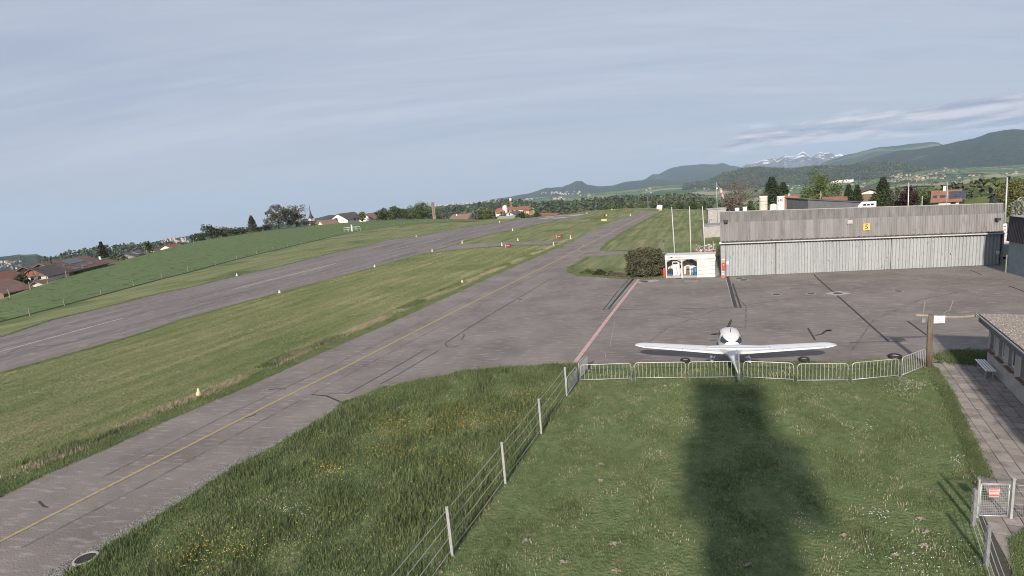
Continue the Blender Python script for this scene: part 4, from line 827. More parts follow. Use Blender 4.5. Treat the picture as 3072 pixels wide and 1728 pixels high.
def hangar2():
    A = at(3018.5, 817); B = at(3071, 832); u = (B - A).normalized(); ang = q2(A, B); L = 16.0
    h = over(A, 648, 3018.5); zb = over(A, 719, 3013)
    root = empty('hangar', A, ang, 'shaded hangar at the right edge with dark ribbed upper band', 'hangar')
    m = MB(); m.box((L / 2, 6, zb / 2), (L, 11.9, zb)); m.build('wall', mat('blue_grey_cladding', (0.20, 0.235, 0.26), (0.25, 0.285, 0.305), scale=1.2, rough=.8), root)
    m = MB(); corr(m, -.1, L, lambda x: zb - .1, lambda x: h, -.12, -.02, .2, .03); m.box((L / 2, 6, (zb + h) / 2), (L - .1, 11.9, h - zb)); m.build('upper_cladding', mat('dark_ribbed_cladding', (0.045, 0.042, 0.05), (0.075, 0.07, 0.075), scale=3, stretch=(3, 3, .3), rough=.9), root)
    m = MB(); corr(m, -.1, L, lambda x: h + .01, lambda x: h + .08, -.10, 12, .2, .03); m.build('roof', M_fib, root)
    m = MB(); m.tube([(.12, -.10, 0), (.12, -.10, zb * .55)], .05, 6); m.build('downpipe', M_galvd, root)
    # hangar row continues out of frame on the same line and shades the apron in front
    p = B + u * 9 + Vector((u.y, -u.x, 0)) * 2.2
hangar2()

# pale container and banner post in the gap between the two hangars
c = far(3013, 740, 68); zt_ = far(3008, 715, 66.5).z; r = empty('storage_container', Vector((c.x, c.y, 0)), R_(-20), 'pale container standing in the gap between the two hangars', 'container'); m = MB(); m.box((0, 0, zt_ / 2 + .1), (2.6, 3, zt_ - .2)); m.build('body', mat('cream_sheet', (.50, .48, .44), (.44, .42, .39), scale=2, rough=.7), r); m = MB(); m.box((0, 0, zt_ + .04), (2.7, 3.1, .08)); m.build('roof', M_white, r); m = MB(); m.box((-.8, 0, .1), (.2, 2.6, .2)); m.box((.8, 0, .1), (.2, 2.6, .2)); m.build('skid', M_dark, r)
c = far(3012, 690, 72); zt_ = far(3012, 671, 72).z; r = empty('banner_post', Vector((c.x, c.y, 0)), R_(-20), 'white post with red markings beside the shaded hangar', 'post'); m = MB(); m.box((0, 0, zt_ / 2), (.34, .2, zt_)); b0 = m.build('post', M_white, r); m = MB()
for k in range(5): m.box((0, -.105, zt_ - .25 - .36 * k), (.2, .01, .12))
m.build('red_mark', M_red, b0)

# ------------------------------------------------------------------ fuel station kiosk
def kiosk():
    A = at(1998, 834.5); B = at(2146, 832); L = (B - A).length; ang = q2(A, B); h = over(A, 768, 1996) ; h = (h + over(B, 763, 2142)) / 2
    root = empty('fuel_kiosk', A, ang, 'white fuel station kiosk with two open bays and a rolled tarpaulin', 'kiosk')
    M_kw = mat('kiosk_white', (.60, .58, .575), (.52, .505, .50), scale=3, rough=.5); D = 1.7; x1, x2 = L * .335, L * .655; zf = h - .42
    m = MB(); m.box((L / 2, .02, h - .20), (L + .06, .10, .40)); fa = m.build('fascia', M_kw, root)
    mk = mat('navy_ink', (.05, .05, .10), rough=.5); mr = mat('red_ink', (.45, .08, .07), rough=.5)
    m = MB(); m.box((L * .095, -.034, h - .2), (.30, .006, .05)); m.box((L * .13, -.034, h - .17), (.20, .007, .13)); m.build('logo_mark', mk, fa)
    text_mesh('lettering', 'TotalEnergies', .17, mr, fa, (L * .27, -.034, h - .2), (math.pi / 2, 0, 0), .001)
    m = MB(); m.box((L / 2, D / 2, h + .01), (L + .1, D + .1, .05)); m.build('roof', M_kw, root)
    for x in (.06, x1, x2):
        m = MB(); m.box((x, .04, zf / 2), (.12, .10, zf)); m.build('post', M_kw, root)
    m = MB(); m.box((L / 2, D, zf / 2), (L, .06, zf)); m.box((x1, D / 2 + .07, zf / 2), (.05, D - .2, zf)); m.box((.03, D / 2 + .07, zf / 2), (.05, D - .2, zf)); m.build('wall', M_kw, root)
    m = MB(); m.box((x2 / 2, .55, .10), (x2 - .1, .95, .20)); m.build('plinth', M_conc, root)
    m = MB()
    for a, b in ((.12, x1 - .06), (x1 + .06, x2 - .06)):
        m.prism([(a, 0), (a + .42, 0), (a, -.24)], 0, .05, M=Matrix.Translation((0, .08, zf)) @ Matrix.Rotation(math.pi / 2, 4, 'X')); m.prism([(b, 0), (b, -.24), (b - .42, 0)], 0, .05, M=Matrix.Translation((0, .08, zf)) @ Matrix.Rotation(math.pi / 2, 4, 'X'))
    m.build('corner_brace', mat('grey_brace', (.34, .31, .29), rough=.7), root)
    # tarpaulin over the third bay, rippled
    m = MB(); nx, nz = 22, 46; vs = []
    for i in range(nx):
        for j in range(nz):
            x = x2 + .02 + (L - x2 - .02) * i / (nx - 1); z = .03 + (zf - .03) * j / (nz - 1)
            y = -.05 - .022 * math.sin(z * 17 + .9 * math.sin(x * 2.2)) - .015 * math.sin(z * 31 + x * 3) ; vs.append((x, y, z))
    m.add(vs, [(i * nz + j, (i + 1) * nz + j, (i + 1) * nz + j + 1, i * nz + j + 1) for i in range(nx - 1) for j in range(nz - 1)]); m.build('tarpaulin', mat('white_tarpaulin', (.60, .58, .565), (.53, .51, .50), scale=2, rough=.6), root, True)
    m = MB(); vs = []
    for j in range(20):
        z = .03 + (zf - .25) * j / 19; o = .28 * (1 - j / 19) + .02
        vs += [(L + .02, 0, z), (L + o, D * .8, z)]
    m.add(vs, [(2 * j, 2 * j + 1, 2 * j + 3, 2 * j + 2) for j in range(19)]); m.build('side_flap', mat('blue_white_tarpaulin', (.55, .55, .68), (.65, .65, .74), scale=3, rough=.6), root, True)
    def thing(name, x, y, label, cat): return empty(name, A + Matrix.Rotation(ang, 3, 'Z') @ Vector((x, y, .20)), ang, label, cat)
    p = thing('fuel_pump', .95 * L / 4.5, .62, 'white fuel pump cabinet with dark display in the left kiosk bay', 'fuel pump')
    m = MB(); m.box((0, 0, .52), (.62, .42, 1.04)); bd = m.build('cabinet', M_white, p); m = MB(); m.box((-.05, -.02, 1.22), (.62, .30, .36)); hd = m.build('display_head', M_white, p); m = MB(); m.box((-.08, -.175, 1.22), (.46, .01, .22)); m.build('display', M_glass, hd)
    m = MB(); m.box((.05, -.22, .70), (.06, .02, .34)); m.build('handle', M_dark, bd); m = MB(); m.box((.36, -.02, 1.22), (.12, .16, .32)); m.build('hose_holster', M_yelp, hd)
    m = MB(); m.tube([(.08, -.24, .6), (.10, -.30, .2), (.0, -.36, -.02), (-.25, -.42, -.10), (-.5, -.38, .0), (-.62, -.30, .3), (-.55, -.26, .62), (-.42, -.25, .72)], .022, 6); m.build('hose', M_blk, p, True)
    p = thing('hose_reel', .40, .55, 'dark hose reel beside the white fuel pump', 'hose reel'); m = MB(); m.lathe([(.10, -.10), (.27, -.09), (.27, .09), (.10, .10)], n=16)
    for i, v in enumerate(m.v): m.v[i] = (v[0], v[2], .42 + v[1])
    m.build('reel', M_dark, p); m = MB(); m.box((0, .05, .10), (.34, .26, .2)); m.build('stand', M_blue, p); m = MB(); m.tube([(-.22, -.1, .3), (-.25, -.1, 1.0), (-.15, -.12, 1.12), (.0, -.12, 1.0), (.06, -.12, .6)], .02, 6); m.build('hose', M_blk, p, True)
    p = thing('control_cabinet', x1 + (x2 - x1) * .52, .75, 'white control cabinet with dark panel in the middle kiosk bay', 'cabinet'); m = MB(); m.box((.08, 0, .45), (.34, .3, .9)); m.build('cabinet', M_white, p); m = MB(); m.box((.05, .3, 1.18), (.32, .04, .62)); m.build('card_panel', M_glass, p); m = MB(); m.box((-.32, .3, 1.42), (.18, .04, .22)); m.build('red_sign', M_red, p); m = MB(); m.box((-.28, .2, .72), (.36, .28, .10)); m.box((-.3, .2, .30), (.40, .3, .05)); m.build('shelf', mat('brown_shelf', (.25, .17, .14), rough=.8), p); m = MB(); m.lathe([(.16, 0), (.18, .2), (.12, .34)], (-.3, .1, 0), 10); m.build('bucket', M_wood, p)
    p = thing('blue_drum', x2 - .24, .45, 'blue plastic drum in the middle kiosk bay', 'drum'); m = MB(); m.lathe([(.2, 0), (.22, .05), (.22, .32), (.235, .35), (.22, .38), (.22, .72), (.2, .76)], n=18); m.build('drum', M_blue, p, True)
    p = thing('waste_bin', x2 - .56, .38, 'narrow grey bin next to the blue drum', 'bin'); m = MB(); m.lathe([(.13, 0), (.15, .6)], n=14); m.build('bin', M_galvd, p, True); m = MB(); m.lathe([(.165, .6), (.165, .64), (.05, .68)], n=14); m.build('lid', M_dark, p, True)
    p = empty('fire_extinguisher_box', A + Matrix.Rotation(ang, 3, 'Z') @ Vector((-.16, .3, 0)), ang, 'narrow red box fixed to the left side of the kiosk', 'box'); m = MB(); m.box((0, 0, .55), (.2, .35, .9)); m.box((0, 0, .06), (.14, .3, .1)); m.build('box', M_red, p)
    return A, ang
kiosk()
def flagpole(px, pb, pt_, label):
    A = at(px, pb); h = over(A, pt_[1], pt_[0]); d = ray(*pt_); rr = math.hypot(A.x, A.y) / math.hypot(d[0], d[1]); T = Vector((d[0] * rr, d[1] * rr, 0)) - Vector((A.x, A.y, 0))
    root = empty('flagpole', A, 0, label, 'flagpole', 'flagpoles behind the kiosk'); m = MB(); m.tube([(0, 0, 0), (T.x * .5, T.y * .5, h * .5), (T.x, T.y, h)], [.075, .06, .04], 10); m.build('pole', mat('pale_aluminium', (.52, .51, .49), (.46, .45, .44), scale=2, rough=.5), root, True); m = MB(); m.lathe([(.05, 0), (.07, .05), (.03, .1)], (T.x, T.y, h), 8); m.build('finial', M_galv, root, True)
flagpole(2026.5, 800, (2015.2, 624), 'bare white flagpole behind the kiosk, nearest the bush'); flagpole(2074, 797, (2068.6, 621.7), 'middle one of the three bare flagpoles'); flagpole(2117.5, 796, (2107.2, 620), 'bare flagpole nearest the hangar')
def thinpole(name, px, pb, ptop, rad, label, cat, m, extra=None, dark=None):
    A = at(px, pb); h = over(A, ptop, px); root = empty(name, A, 0, label, cat); b = MB(); b.tube([(0, 0, 0), (0, 0, h)], rad, 8); b.build('pole', m, root, True)
    if dark: b = MB(); b.tube([(0, 0, .0), (0, 0, h * dark)], rad * 2.2, 8); b.build('sleeve', M_dark, root, True)
    if extra: b = MB(); b.lathe([(.05, -.1), (.11, 0), (.05, .1)], (0, 0, h), 10); b.build('head', M_dark, root, True)
thinpole('beacon_pole', 1994, 803, 724, .022, 'thin pole with dark lower sleeve rising left of the kiosk', 'pole', M_galvd, True, .55); thinpole('marker_post', 2141, 792, 724, .035, 'short post with dark lower half between kiosk and hangar', 'post', mat('straw_paint', (.42, .38, .28), rough=.7), None, .62)
def trailer():
    A = at(2117, 772); root = empty('red_trailer', A, R_(-14), 'red flatbed trailer loaded with pale junk behind the kiosk', 'trailer')
    m = MB(); m.box((0, 0, .62), (2.5, 1.5, .34)); m.build('bed', M_red, root)
    for x in (-.7, .7):
        m = MB(); m.lathe([(.12, -.1), (.3, -.1), (.3, .1), (.12, .1)], n=14)
        for i, v in enumerate(m.v): m.v[i] = (x + v[0], -.75 + v[2], .3 + v[1])
        m.build('wheel', M_blk, root)
    m = MB()
    for k in range(70):
        M = Matrix.Translation((random.uniform(-1.1, 1.1), random.uniform(-.6, .6), .85 + random.random() ** 2 * .75)) @ Matrix.Rotation(random.random() * 3, 4, random.choice('XYZ')); m.box((0, 0, 0), (random.uniform(.08, .4), random.uniform(.05, .2), random.uniform(.05, .2)), 0, M)
    o = m.build('load', mat('pale_junk', (.50, .48, .47), (.25, .23, .23), scale=4, rough=.7, island=.4)); o['kind'] = 'stuff'; o.location = A; o.rotation_euler.z = R_(-14); tag(o, 'heap of pale odds and ends lying on the red trailer', 'junk pile')
trailer()

# manhole covers on the apron and the drain well at the gravel
M_iron = mat('cast_iron', (0.055, 0.05, 0.048), (0.085, 0.078, 0.074), scale=8, rough=.8, bump=.6, bscale=60, bdist=.01)
def manhole(px, py, w, label, slab=None):
    c = at(px, py); r = empty('manhole_cover', c, .2, label, 'manhole')
    m = MB(); m.lathe([(w * .5, .012), (w * .48, .024), (w * .1, .026)], n=20); m.build('lid', M_iron, r)
    m = MB(); m.lathe([(w * .6, .013), (w * .59, .018)], n=20) if not slab else m.box((slab[2] if len(slab) > 2 else 0, 0, .016), (slab[0], slab[1], .012)); m.build('surround', M_conc, r)
manhole(1933, 845.8, .85, 'round manhole in a pale slab at the end of the red line', (2.1, .8, .35)); manhole(2035, 836.5, .8, 'dark manhole in front of the open kiosk bays'); manhole(2218, 835.3, .7, 'manhole by the hangar door, closer to the door'); manhole(2231, 840.5, .75, 'second manhole by the hangar door, slightly nearer the camera'); manhole(2513, 880.5, .7, 'manhole in a square frame where the long crack bends', (1.3, 1.1)); manhole(1560, 900, .55, 'small manhole right of the yellow taxi line'); manhole(2329, 884.5, .6, 'leftmost of the small manholes on the middle apron'); manhole(2433, 882, .6, 'small manhole left of the framed one on the apron'); manhole(2695, 874, .55, 'small manhole on the apron right of the long crack')
sheetpatch = sheet('concrete_patch', G([(2050, 846), (2054, 841.5), (2094, 841.3), (2094, 846)]), 0.018, mat('pale_patch_concrete', (.27, .25, .24), (.22, .21, .20), scale=2, rough=.95))
def well():
    a, b = at(228, 1681), at(290, 1677); c = at(258, 1679); R = (b - a).length / 2
    r = empty('drain_well', c, 0, 'round concrete drain well with iron grate at the gravel edge', 'drain')
    m = MB(); n = 28; vs = []; fs = []
    for q, z in ((R, 0), (R, .07), (R * .84, .07), (R * .82, .02)):
        for k in range(n): t = 2 * math.pi * k / n; vs.append((q * math.cos(t), q * math.sin(t), z))
    for i in range(3):
        for k in range(n): fs.append((i * n + k, i * n + (k + 1) % n, (i + 1) * n + (k + 1) % n, (i + 1) * n + k))
    m.add(vs, fs); m.build('rim', M_conc, r)
    m = MB(); m.lathe([(R * .81, .02), (R * .8, .045), (.01, .05)], n=28); g = m.build('grate', mat('rusty_grate', (.07, .05, .05), (.12, .085, .08), scale=14, rough=.9), r)
    m = MB()
    for k in range(-4, 5): x = R * .16 * k; l = math.sqrt(max(0, (R * .74) ** 2 - x * x)) * 2; m.box((x, 0, .053), (R * .05, l, .014))
    m.build('grate_bars', M_iron, g)
well()
# ------------------------------------------------------------------ trees and shrubs
def leafmat(name, c, d, trans=.25): return mat(name, c, d, scale=.8, rough=.85, island=.38, spec=.12, trans=trans, lo=.3, hi=.7)
M_leaf = {'green': leafmat('broad_leaf', (.075, .100, .042), (.125, .155, .065)), 'dark': leafmat('dark_leaf', (.045, .064, .030), (.078, .100, .045)), 'olive': leafmat('olive_leaf', (.10, .10, .065), (.155, .15, .095)),
          'conifer': leafmat('conifer_needle', (.034, .048, .026), (.060, .076, .040), .1), 'brown': leafmat('budding_twig', (.12, .098, .082), (.18, .15, .125), .1), 'purple': leafmat('purple_leaf', (.050, .022, .026), (.075, .034, .036)),
          'yellow': leafmat('yellow_green_leaf', (.12, .135, .045), (.17, .17, .06)), 'white': leafmat('blossom', (.42, .42, .38), (.22, .25, .18)), 'lime': leafmat('fresh_leaf', (.095, .135, .045), (.155, .19, .070)), 'rust': leafmat('rusty_conifer', (.060, .045, .030), (.045, .055, .026), .1)}
M_bark = mat('bark', (.10, .082, .068), (.06, .05, .042), scale=6, rough=.95); M_pale = mat('pale_bark', (.36, .32, .28), (.25, .22, .19), scale=4, rough=.9)
def quads(C, s, rg, flat=0.0):
    n = len(C); a = rg.normal(size=(n, 3)); a[:, 2] *= (1 - flat); a /= np.linalg.norm(a, axis=1)[:, None]; b = rg.normal(size=(n, 3)); b -= (b * a).sum(1)[:, None] * a; b /= np.linalg.norm(b, axis=1)[:, None]
    s = np.asarray(s); s = s[:, None] if s.ndim else s; k = rg.uniform(.55, .9, n)[:, None]
    V = np.stack([C + a * s, C + b * s * k, C - a * s, C - b * s * k], 1); return V.reshape(-1, 3), np.arange(n * 4).reshape(-1, 4)
def crown_points(rg, w, h, n, kind):
    if kind == 'conifer':
        t = rg.random(n) ** .75; lay = np.round(t * 17) / 17 + rg.normal(0, .022, n); r = rg.random(n) ** .5; ang = rg.uniform(0, 2 * math.pi, n); nb = 9
        ang = np.where(rg.random(n) < .75, np.round(ang / (2 * math.pi) * nb) / nb * 2 * math.pi + np.floor(lay * 17) * .9 + rg.normal(0, .13, n), ang)
        R = w / 2 * (1 - np.clip(t, 0, 1)) ** .85 * (1 + .22 * np.sin(np.floor(t * 17) * 4.1)) + .055 * w
        return np.stack([1.15 * R * r * np.cos(ang), R * r * np.sin(ang), h * np.clip(lay, 0, 1.02) - .16 * R * r], 1)
    k = {'round': 26, 'loose': 34, 'dense': 22, 'column': 16, 'willow': 26, 'mound': 18}.get(kind, 24)
    k = int(k * 1.7); fi = np.arange(k) + .5; ph = np.arccos(1 - 2 * fi / k); tt = math.pi * (1 + 5 ** .5) * fi + rg.random() * 6; c = np.stack([np.cos(tt) * np.sin(ph), np.sin(tt) * np.sin(ph), np.cos(ph)], 1) + rg.normal(0, .14, (k, 3)); c *= np.where(rg.random(k) < .25, rg.uniform(.1, .45, k), rg.uniform(.58, .86, k))[:, None]
    if kind in ('round', 'dense', 'loose'): c[:, 2] = c[:, 2] * .95
    i = rg.integers(0, k, n); sg = rg.uniform(.14, .27, k)[i] if kind != 'loose' else rg.uniform(.10, .20, k)[i]
    d = rg.normal(size=(n, 3)); d /= np.linalg.norm(d, axis=1)[:, None]; p = c[i] + d * (rg.random(n) ** .35)[:, None] * sg[:, None] * 1.35
    if kind == 'willow': p[:, 2] -= (rg.random(n) ** 1.5) * .75 * (np.hypot(p[:, 0], p[:, 1]) > .35)
    p[:, :2] /= np.percentile(np.hypot(p[:, 0], p[:, 1]), 97); lo_, hi_ = np.percentile(p[:, 2], [1, 99.3]); pz = (p[:, 2] - lo_) / (hi_ - lo_)
    return np.stack([p[:, 0] * w / 2, p[:, 1] * w / 2, pz * h], 1)
SEED = [100]
def tree(name, label, px, py, wpx, r, kind, leaf, basepx=None, trunk=.22, n=None, leafs=None, cat='tree', group=None, bark=None, limbs=7, fixed_base=None):
    """px,py: top of the crown in the photograph; wpx: crown width in photo pixels; r: distance in metres"""
    SEED[0] += 1; rg = np.random.default_rng(SEED[0]); T = far(px, py, r); z0 = ht(T.x, T.y) - .1 if fixed_base is None else fixed_base
    m_px = math.hypot(r, T.z - 10) / F_PX * math.sqrt(1 + ((px - 1536) / F_PX) ** 2) ** -1 * 1.0
    w = wpx * m_px; h = T.z - z0; root = empty(name, (T.x, T.y, z0), rg.random() * 6, label, cat, group)
    if basepx is not None: hv = far(px, basepx, r).z - z0; trunk = max(.04, min(.9, hv / h * .85))
    tz = h * trunk; s0 = leafs or max(.16, r * .00125) * (1.0 if kind != 'conifer' else .9); n = n or int(min(8000, 3.6 * w * (h - tz) / (s0 * s0)))
    P = crown_points(rg, w, h - tz, n, kind) + np.array([0, 0, tz]); V, Fa = quads(P, s0 * rg.uniform(.6, 1.15, n), rg, .25); V[:, 2] = np.maximum(V[:, 2], 0.02)
    np_mesh('crown', V, Fa, M_leaf[leaf], root)
    b = MB(); tr = max(.09, .022 * h); top = h * (.92 if kind == 'conifer' else .62)
    b.tube([(0, 0, -.3), (.02 * h, .0, tz * .7), (0, .02 * h, tz + (top - tz) * .5), (0, 0, top)], [tr * 1.2, tr, tr * .6, tr * .18], 7)
    if kind != 'conifer':
        for k in range(limbs):
            a = rg.random() * 6.28; zz = tz * .7 + (top - tz) * .55 * rg.random(); e = Vector((math.cos(a) * w * .36, math.sin(a) * w * .36, min(h * .93, zz + (h - zz) * rg.uniform(.35, .8)))); b.tube([(0, 0, zz), Vector((e.x * .45, e.y * .45, zz + (e.z - zz) * .55)), e], [tr * .5, tr * .32, tr * .1], 5)
    b.build('trunk', bark or M_bark, root, True); return root
def conif(l, px, py, wpx, r, leaf='conifer', **k): return tree('conifer_tree', l, px, py, wpx, r, 'conifer', leaf, trunk=.06, **k)

# along the crest beyond the meadow
G1 = 'bushy trees along the meadow crest'
for l, px, py, w, r, lf in (('leftmost bushy tree of the row on the meadow crest', 594, 700, 52, 290, 'dark'), ('taller bushy tree, second from left in the crest row', 628, 674, 56, 300, 'dark'), ('bushy tree in the middle of the crest row', 662, 682, 54, 305, 'olive'), ('low rounded tree left of the rusty conifer', 697, 683, 50, 315, 'dark'), ('small rounded tree directly beside the rusty conifer', 726, 682, 40, 320, 'green')): tree('bushy_tree', l, px, py, w, r, 'round', lf, trunk=.08, group=G1)
conif('rust tinged pointed conifer standing on the meadow crest', 752, 648, 36, 330, 'rust')
tree('shrub', 'low shrub between the rusty conifer and the big loose tree', 776, 680, 24, 335, 'round', 'dark', trunk=.05, cat='shrub')
tree('shrub', 'olive shrub at the left foot of the big loose trees', 800, 668, 30, 338, 'round', 'olive', trunk=.05, cat='shrub')
tree('loose_tree', 'big loose brownish tree, left one of the pair on the crest', 827, 616, 74, 340, 'loose', 'olive', trunk=.10, n=3000)
tree('loose_tree', 'big loose brownish tree, right one of the pair on the crest', 879, 618, 74, 345, 'loose', 'olive', trunk=.10, n=3000)
tree('shrub', 'brown shrub between the loose trees and the church', 916, 657, 30, 345, 'round', 'brown', trunk=.05, cat='shrub')
tree('palm_like_tree', 'small ragged yellowish tree right of the white house', 1085, 636, 26, 322, 'loose', 'yellow', trunk=.15, n=700)
tree('bushy_tree', 'leftmost of the dark trees right of the brown roof', 1147, 626, 54, 316, 'round', 'dark', trunk=.05); tree('bushy_tree', 'pale tipped middle tree right of the brown roof', 1180, 620, 60, 313, 'loose', 'green', trunk=.05); tree('bushy_tree', 'lower dark tree beside the dense round one', 1211, 630, 44, 308, 'round', 'dark', trunk=.05); tree('shrub', 'low bush linking the dark trees to the dense round one', 1228, 642, 40, 302, 'round', 'dark', trunk=.05, cat='shrub')
tree('dense_tree', 'dense round green tree in front of the brick tower', 1260, 610, 92, 285, 'dense', 'green', trunk=.05)
tree('shrub', 'small dark bush at the foot of the brick tower', 1316, 648, 20, 275, 'round', 'dark', trunk=.05, cat='shrub')
# below the crest on the left
conif('large dark conifer behind the brown roofed houses', 301, 727, 44, 215); tree('pyramid_tree', 'dense pointed green tree by the grey gabled house', 441, 724, 30, 226, 'column', 'green', trunk=.05)
tree('shrub', 'light green bush by the brown barn roof', 338, 766, 26, 190, 'round', 'lime', trunk=.05, cat='shrub'); tree('shrub', 'round bush in front of the farmhouse eaves', 218, 812, 42, 160, 'round', 'green', trunk=.05, cat='shrub'); tree('shrub', 'hedge bush in front of the farmhouse white wall', 165, 834, 40, 153, 'round', 'dark', trunk=.05, cat='shrub'); tree('shrub', 'small bush at the gable of the second house', 272, 800, 22, 178, 'round', 'dark', trunk=.05, cat='shrub')
tree('garden_tree', 'dark tree between the red roofs and the farmhouse', 58, 822, 40, 150, 'round', 'dark', trunk=.1); tree('garden_tree', 'dark shrubby tree in front of the red roofs', 40, 845, 36, 140, 'round', 'green', trunk=.1); tree('garden_tree', 'tall dark tree at the gable of the farmhouse', 80, 812, 26, 165, 'round', 'dark', trunk=.1)
tree('shrub', 'brown shrub at the grey gabled house', 372, 790 - 22, 20, 200, 'round', 'olive', trunk=.05, cat='shrub')
# by the far end of the runway
for l, px, py, w, r, k, lf in (('dark tree left of the light green tree by the runway houses', 1427, 640, 34, 262, 'round', 'olive'), ('light green round tree among the runway houses', 1461, 627, 36, 258, 'dense', 'lime'), ('pointed dark tree behind the light green one', 1440, 627, 22, 300, 'round', 'dark'), ('blue green bush right of the light green tree', 1486, 648, 24, 250, 'round', 'green'), ('dark bush left of the small white gabled house', 1508, 636, 30, 255, 'round', 'dark'), ('dark tree right of the small white gabled house', 1567, 634, 36, 252, 'round', 'dark'), ('yellowish bush by the runway edge', 1588, 641, 28, 240, 'round', 'olive'), ('round dark bush left of the red flat roof', 1610, 634, 26, 240, 'round', 'dark'), ('wide low bush behind the red flat roof', 1635, 630, 40, 260, 'round', 'green')): tree('bushy_tree', l, px, py, w, r, k, lf, trunk=.06)
tree('brown_bush', 'brown leafless bush at the far end of the runway', 1748, 630, 44, 216, 'loose', 'brown', trunk=.03, cat='shrub')
for i, (px, py, w, r) in enumerate(((1812, 618, 26, 330), (1838, 615, 24, 340), (1862, 612, 28, 345), (1890, 614, 26, 335), (2016, 612, 24, 260), (2040, 606, 28, 265), (2074, 602, 36, 240), (2096, 612, 24, 245), (2111, 603, 18, 232), (2130, 612, 20, 235), (1930, 609, 26, 330), (1965, 606, 30, 340), (1990, 610, 24, 320))): tree('field_tree', 'dark field tree of the row beyond the taxiway end', px, py, w, r, 'round', ['dark', 'green', 'dark'][i % 3], trunk=.06, group='field trees beyond the taxiway end')
# behind the hangar
def bare_tree():
    t = tree('bare_tree', 'spreading brown budding tree with pale trunk behind the hangar', 2214, 541, 120, 128, 'loose', 'brown', trunk=.22, n=4200, leafs=.12, bark=M_pale, limbs=22)
    return t
bare_tree(); tree('shrub', 'grey brown shrub at the left foot of the budding tree', 2190, 583, 36, 124, 'round', 'brown', trunk=.05, cat='shrub'); tree('shrub', 'green shrub mound right of the pale trunk', 2252, 605, 56, 122, 'mound', 'green', trunk=.02, cat='shrub')
conif('tall dark conifer above the white silos', 2315, 533, 92, 132); conif('broad lower conifer right of the tall one above the silos', 2349, 549, 84, 137)
tree('broadleaf_tree', 'big fresh green tree rising behind the hangar roof', 2463, 514, 120, 140, 'round', 'lime', trunk=.12, n=9000)
tree('shrub', 'brownish bush right of the big fresh green tree', 2516, 578, 30, 138, 'round', 'brown', trunk=.05, cat='shrub')
conif('twin topped conifer left of the black gabled house', 2546, 556, 56, 126); conif('second top of conifers left of the black gabled house', 2572, 558, 56, 128)
conif('tall conifer right of the black gabled house', 2650, 534, 78, 130); tree('dark_tree', 'low dark tree in front of the tall conifer', 2640, 576, 60, 118, 'round', 'dark', trunk=.05); tree('grey_tree', 'grey green tree left of the purple beech', 2690, 563, 50, 128, 'round', 'olive', trunk=.06); tree('purple_beech', 'purple leaved beech behind the hangar', 2723, 562, 58, 126, 'dense', 'purple', trunk=.05); tree('bushy_tree', 'green tree right of the purple beech', 2752, 566, 54, 132, 'round', 'green', trunk=.05); tree('bushy_tree', 'dark green tree left of the red roofed house', 2785, 575, 30, 150, 'round', 'dark', trunk=.05)
tree('willow_tree', 'yellowish weeping willow near the right edge', 3046, 541, 92, 175, 'willow', 'yellow', trunk=.2); tree('blossom_tree', 'white blossoming small tree near the right edge', 3058, 596, 40, 96, 'loose', 'white', trunk=.1, n=1500, leafs=.10, fixed_base=0); tree('hedge_bush', 'dark clipped bush in front of the dark farmhouse', 2972, 597, 20, 180, 'round', 'dark', trunk=.02, cat='shrub')
# the shrub beside the kiosk and the low planting
def kiosk_bush():
    A = at(1936, 829); rg = np.random.default_rng(55); w, h = 3.75, over(A, 745, 1936); root = empty('large_shrub', A, 0, 'large rounded dense dark shrub left of the kiosk', 'shrub'); n = 15000
    d = rg.normal(size=(n, 3)); d /= np.linalg.norm(d, axis=1)[:, None]; lump = 1 + .11 * np.sin(d[:, 0] * 9 + 1) * np.cos(d[:, 2] * 8) + .09 * np.sin(d[:, 1] * 14 + d[:, 2] * 11); rr = (1 - rg.random(n) ** 2.2 * .35) * lump
    pw = np.sign(d) * np.abs(d) ** .72; P = pw * rr[:, None]; P = P * np.array([w / 2, 1.5, h / 2 * .98]); P[:, 2] += h / 2; P = P[P[:, 2] > .04]
    V, Fa = quads(P, rg.uniform(.045, .10, len(P)), rg, .1); np_mesh('foliage', V, Fa, leafmat('shrub_leaf', (.075, .076, .048), (.135, .128, .085), .15), root)
    b = MB()
    for k in range(9): a = k * .7; b.tube([(.1 * math.cos(a), .1 * math.sin(a), 0), (.6 * math.cos(a), .6 * math.sin(a), h * .4), (1.0 * math.cos(a), 1.0 * math.sin(a), h * .75)], [.06, .04, .015], 5)
    b.build('stems', M_bark, root)
kiosk_bush()
def low_planting(px, py, wpx, hh, dep, label, lf, seed):
    A = at(px, py); rg = np.random.default_rng(seed); w = wpx * math.hypot(A.x, A.y) / F_PX * 1.0; root = empty('low_shrub', A, R_(-20), label, 'shrub', 'low shrubs on the small turf island'); n = int(2600 * w / 3)
    P = np.stack([rg.uniform(-w / 2, w / 2, n), rg.normal(0, dep / 3, n), rg.random(n)], 1); e = np.sqrt(np.clip(1 - (2 * P[:, 0] / w) ** 2, 0, 1)) * np.exp(-(P[:, 1] / dep * 1.8) ** 2); P[:, 2] *= hh * e * (1 + .3 * np.sin(P[:, 0] * 5 + seed))
    V, Fa = quads(P, rg.uniform(.03, .075, n), rg, 0); V[:, 2] = np.maximum(V[:, 2], .01); np_mesh('foliage', V, Fa, M_leaf[lf], root)
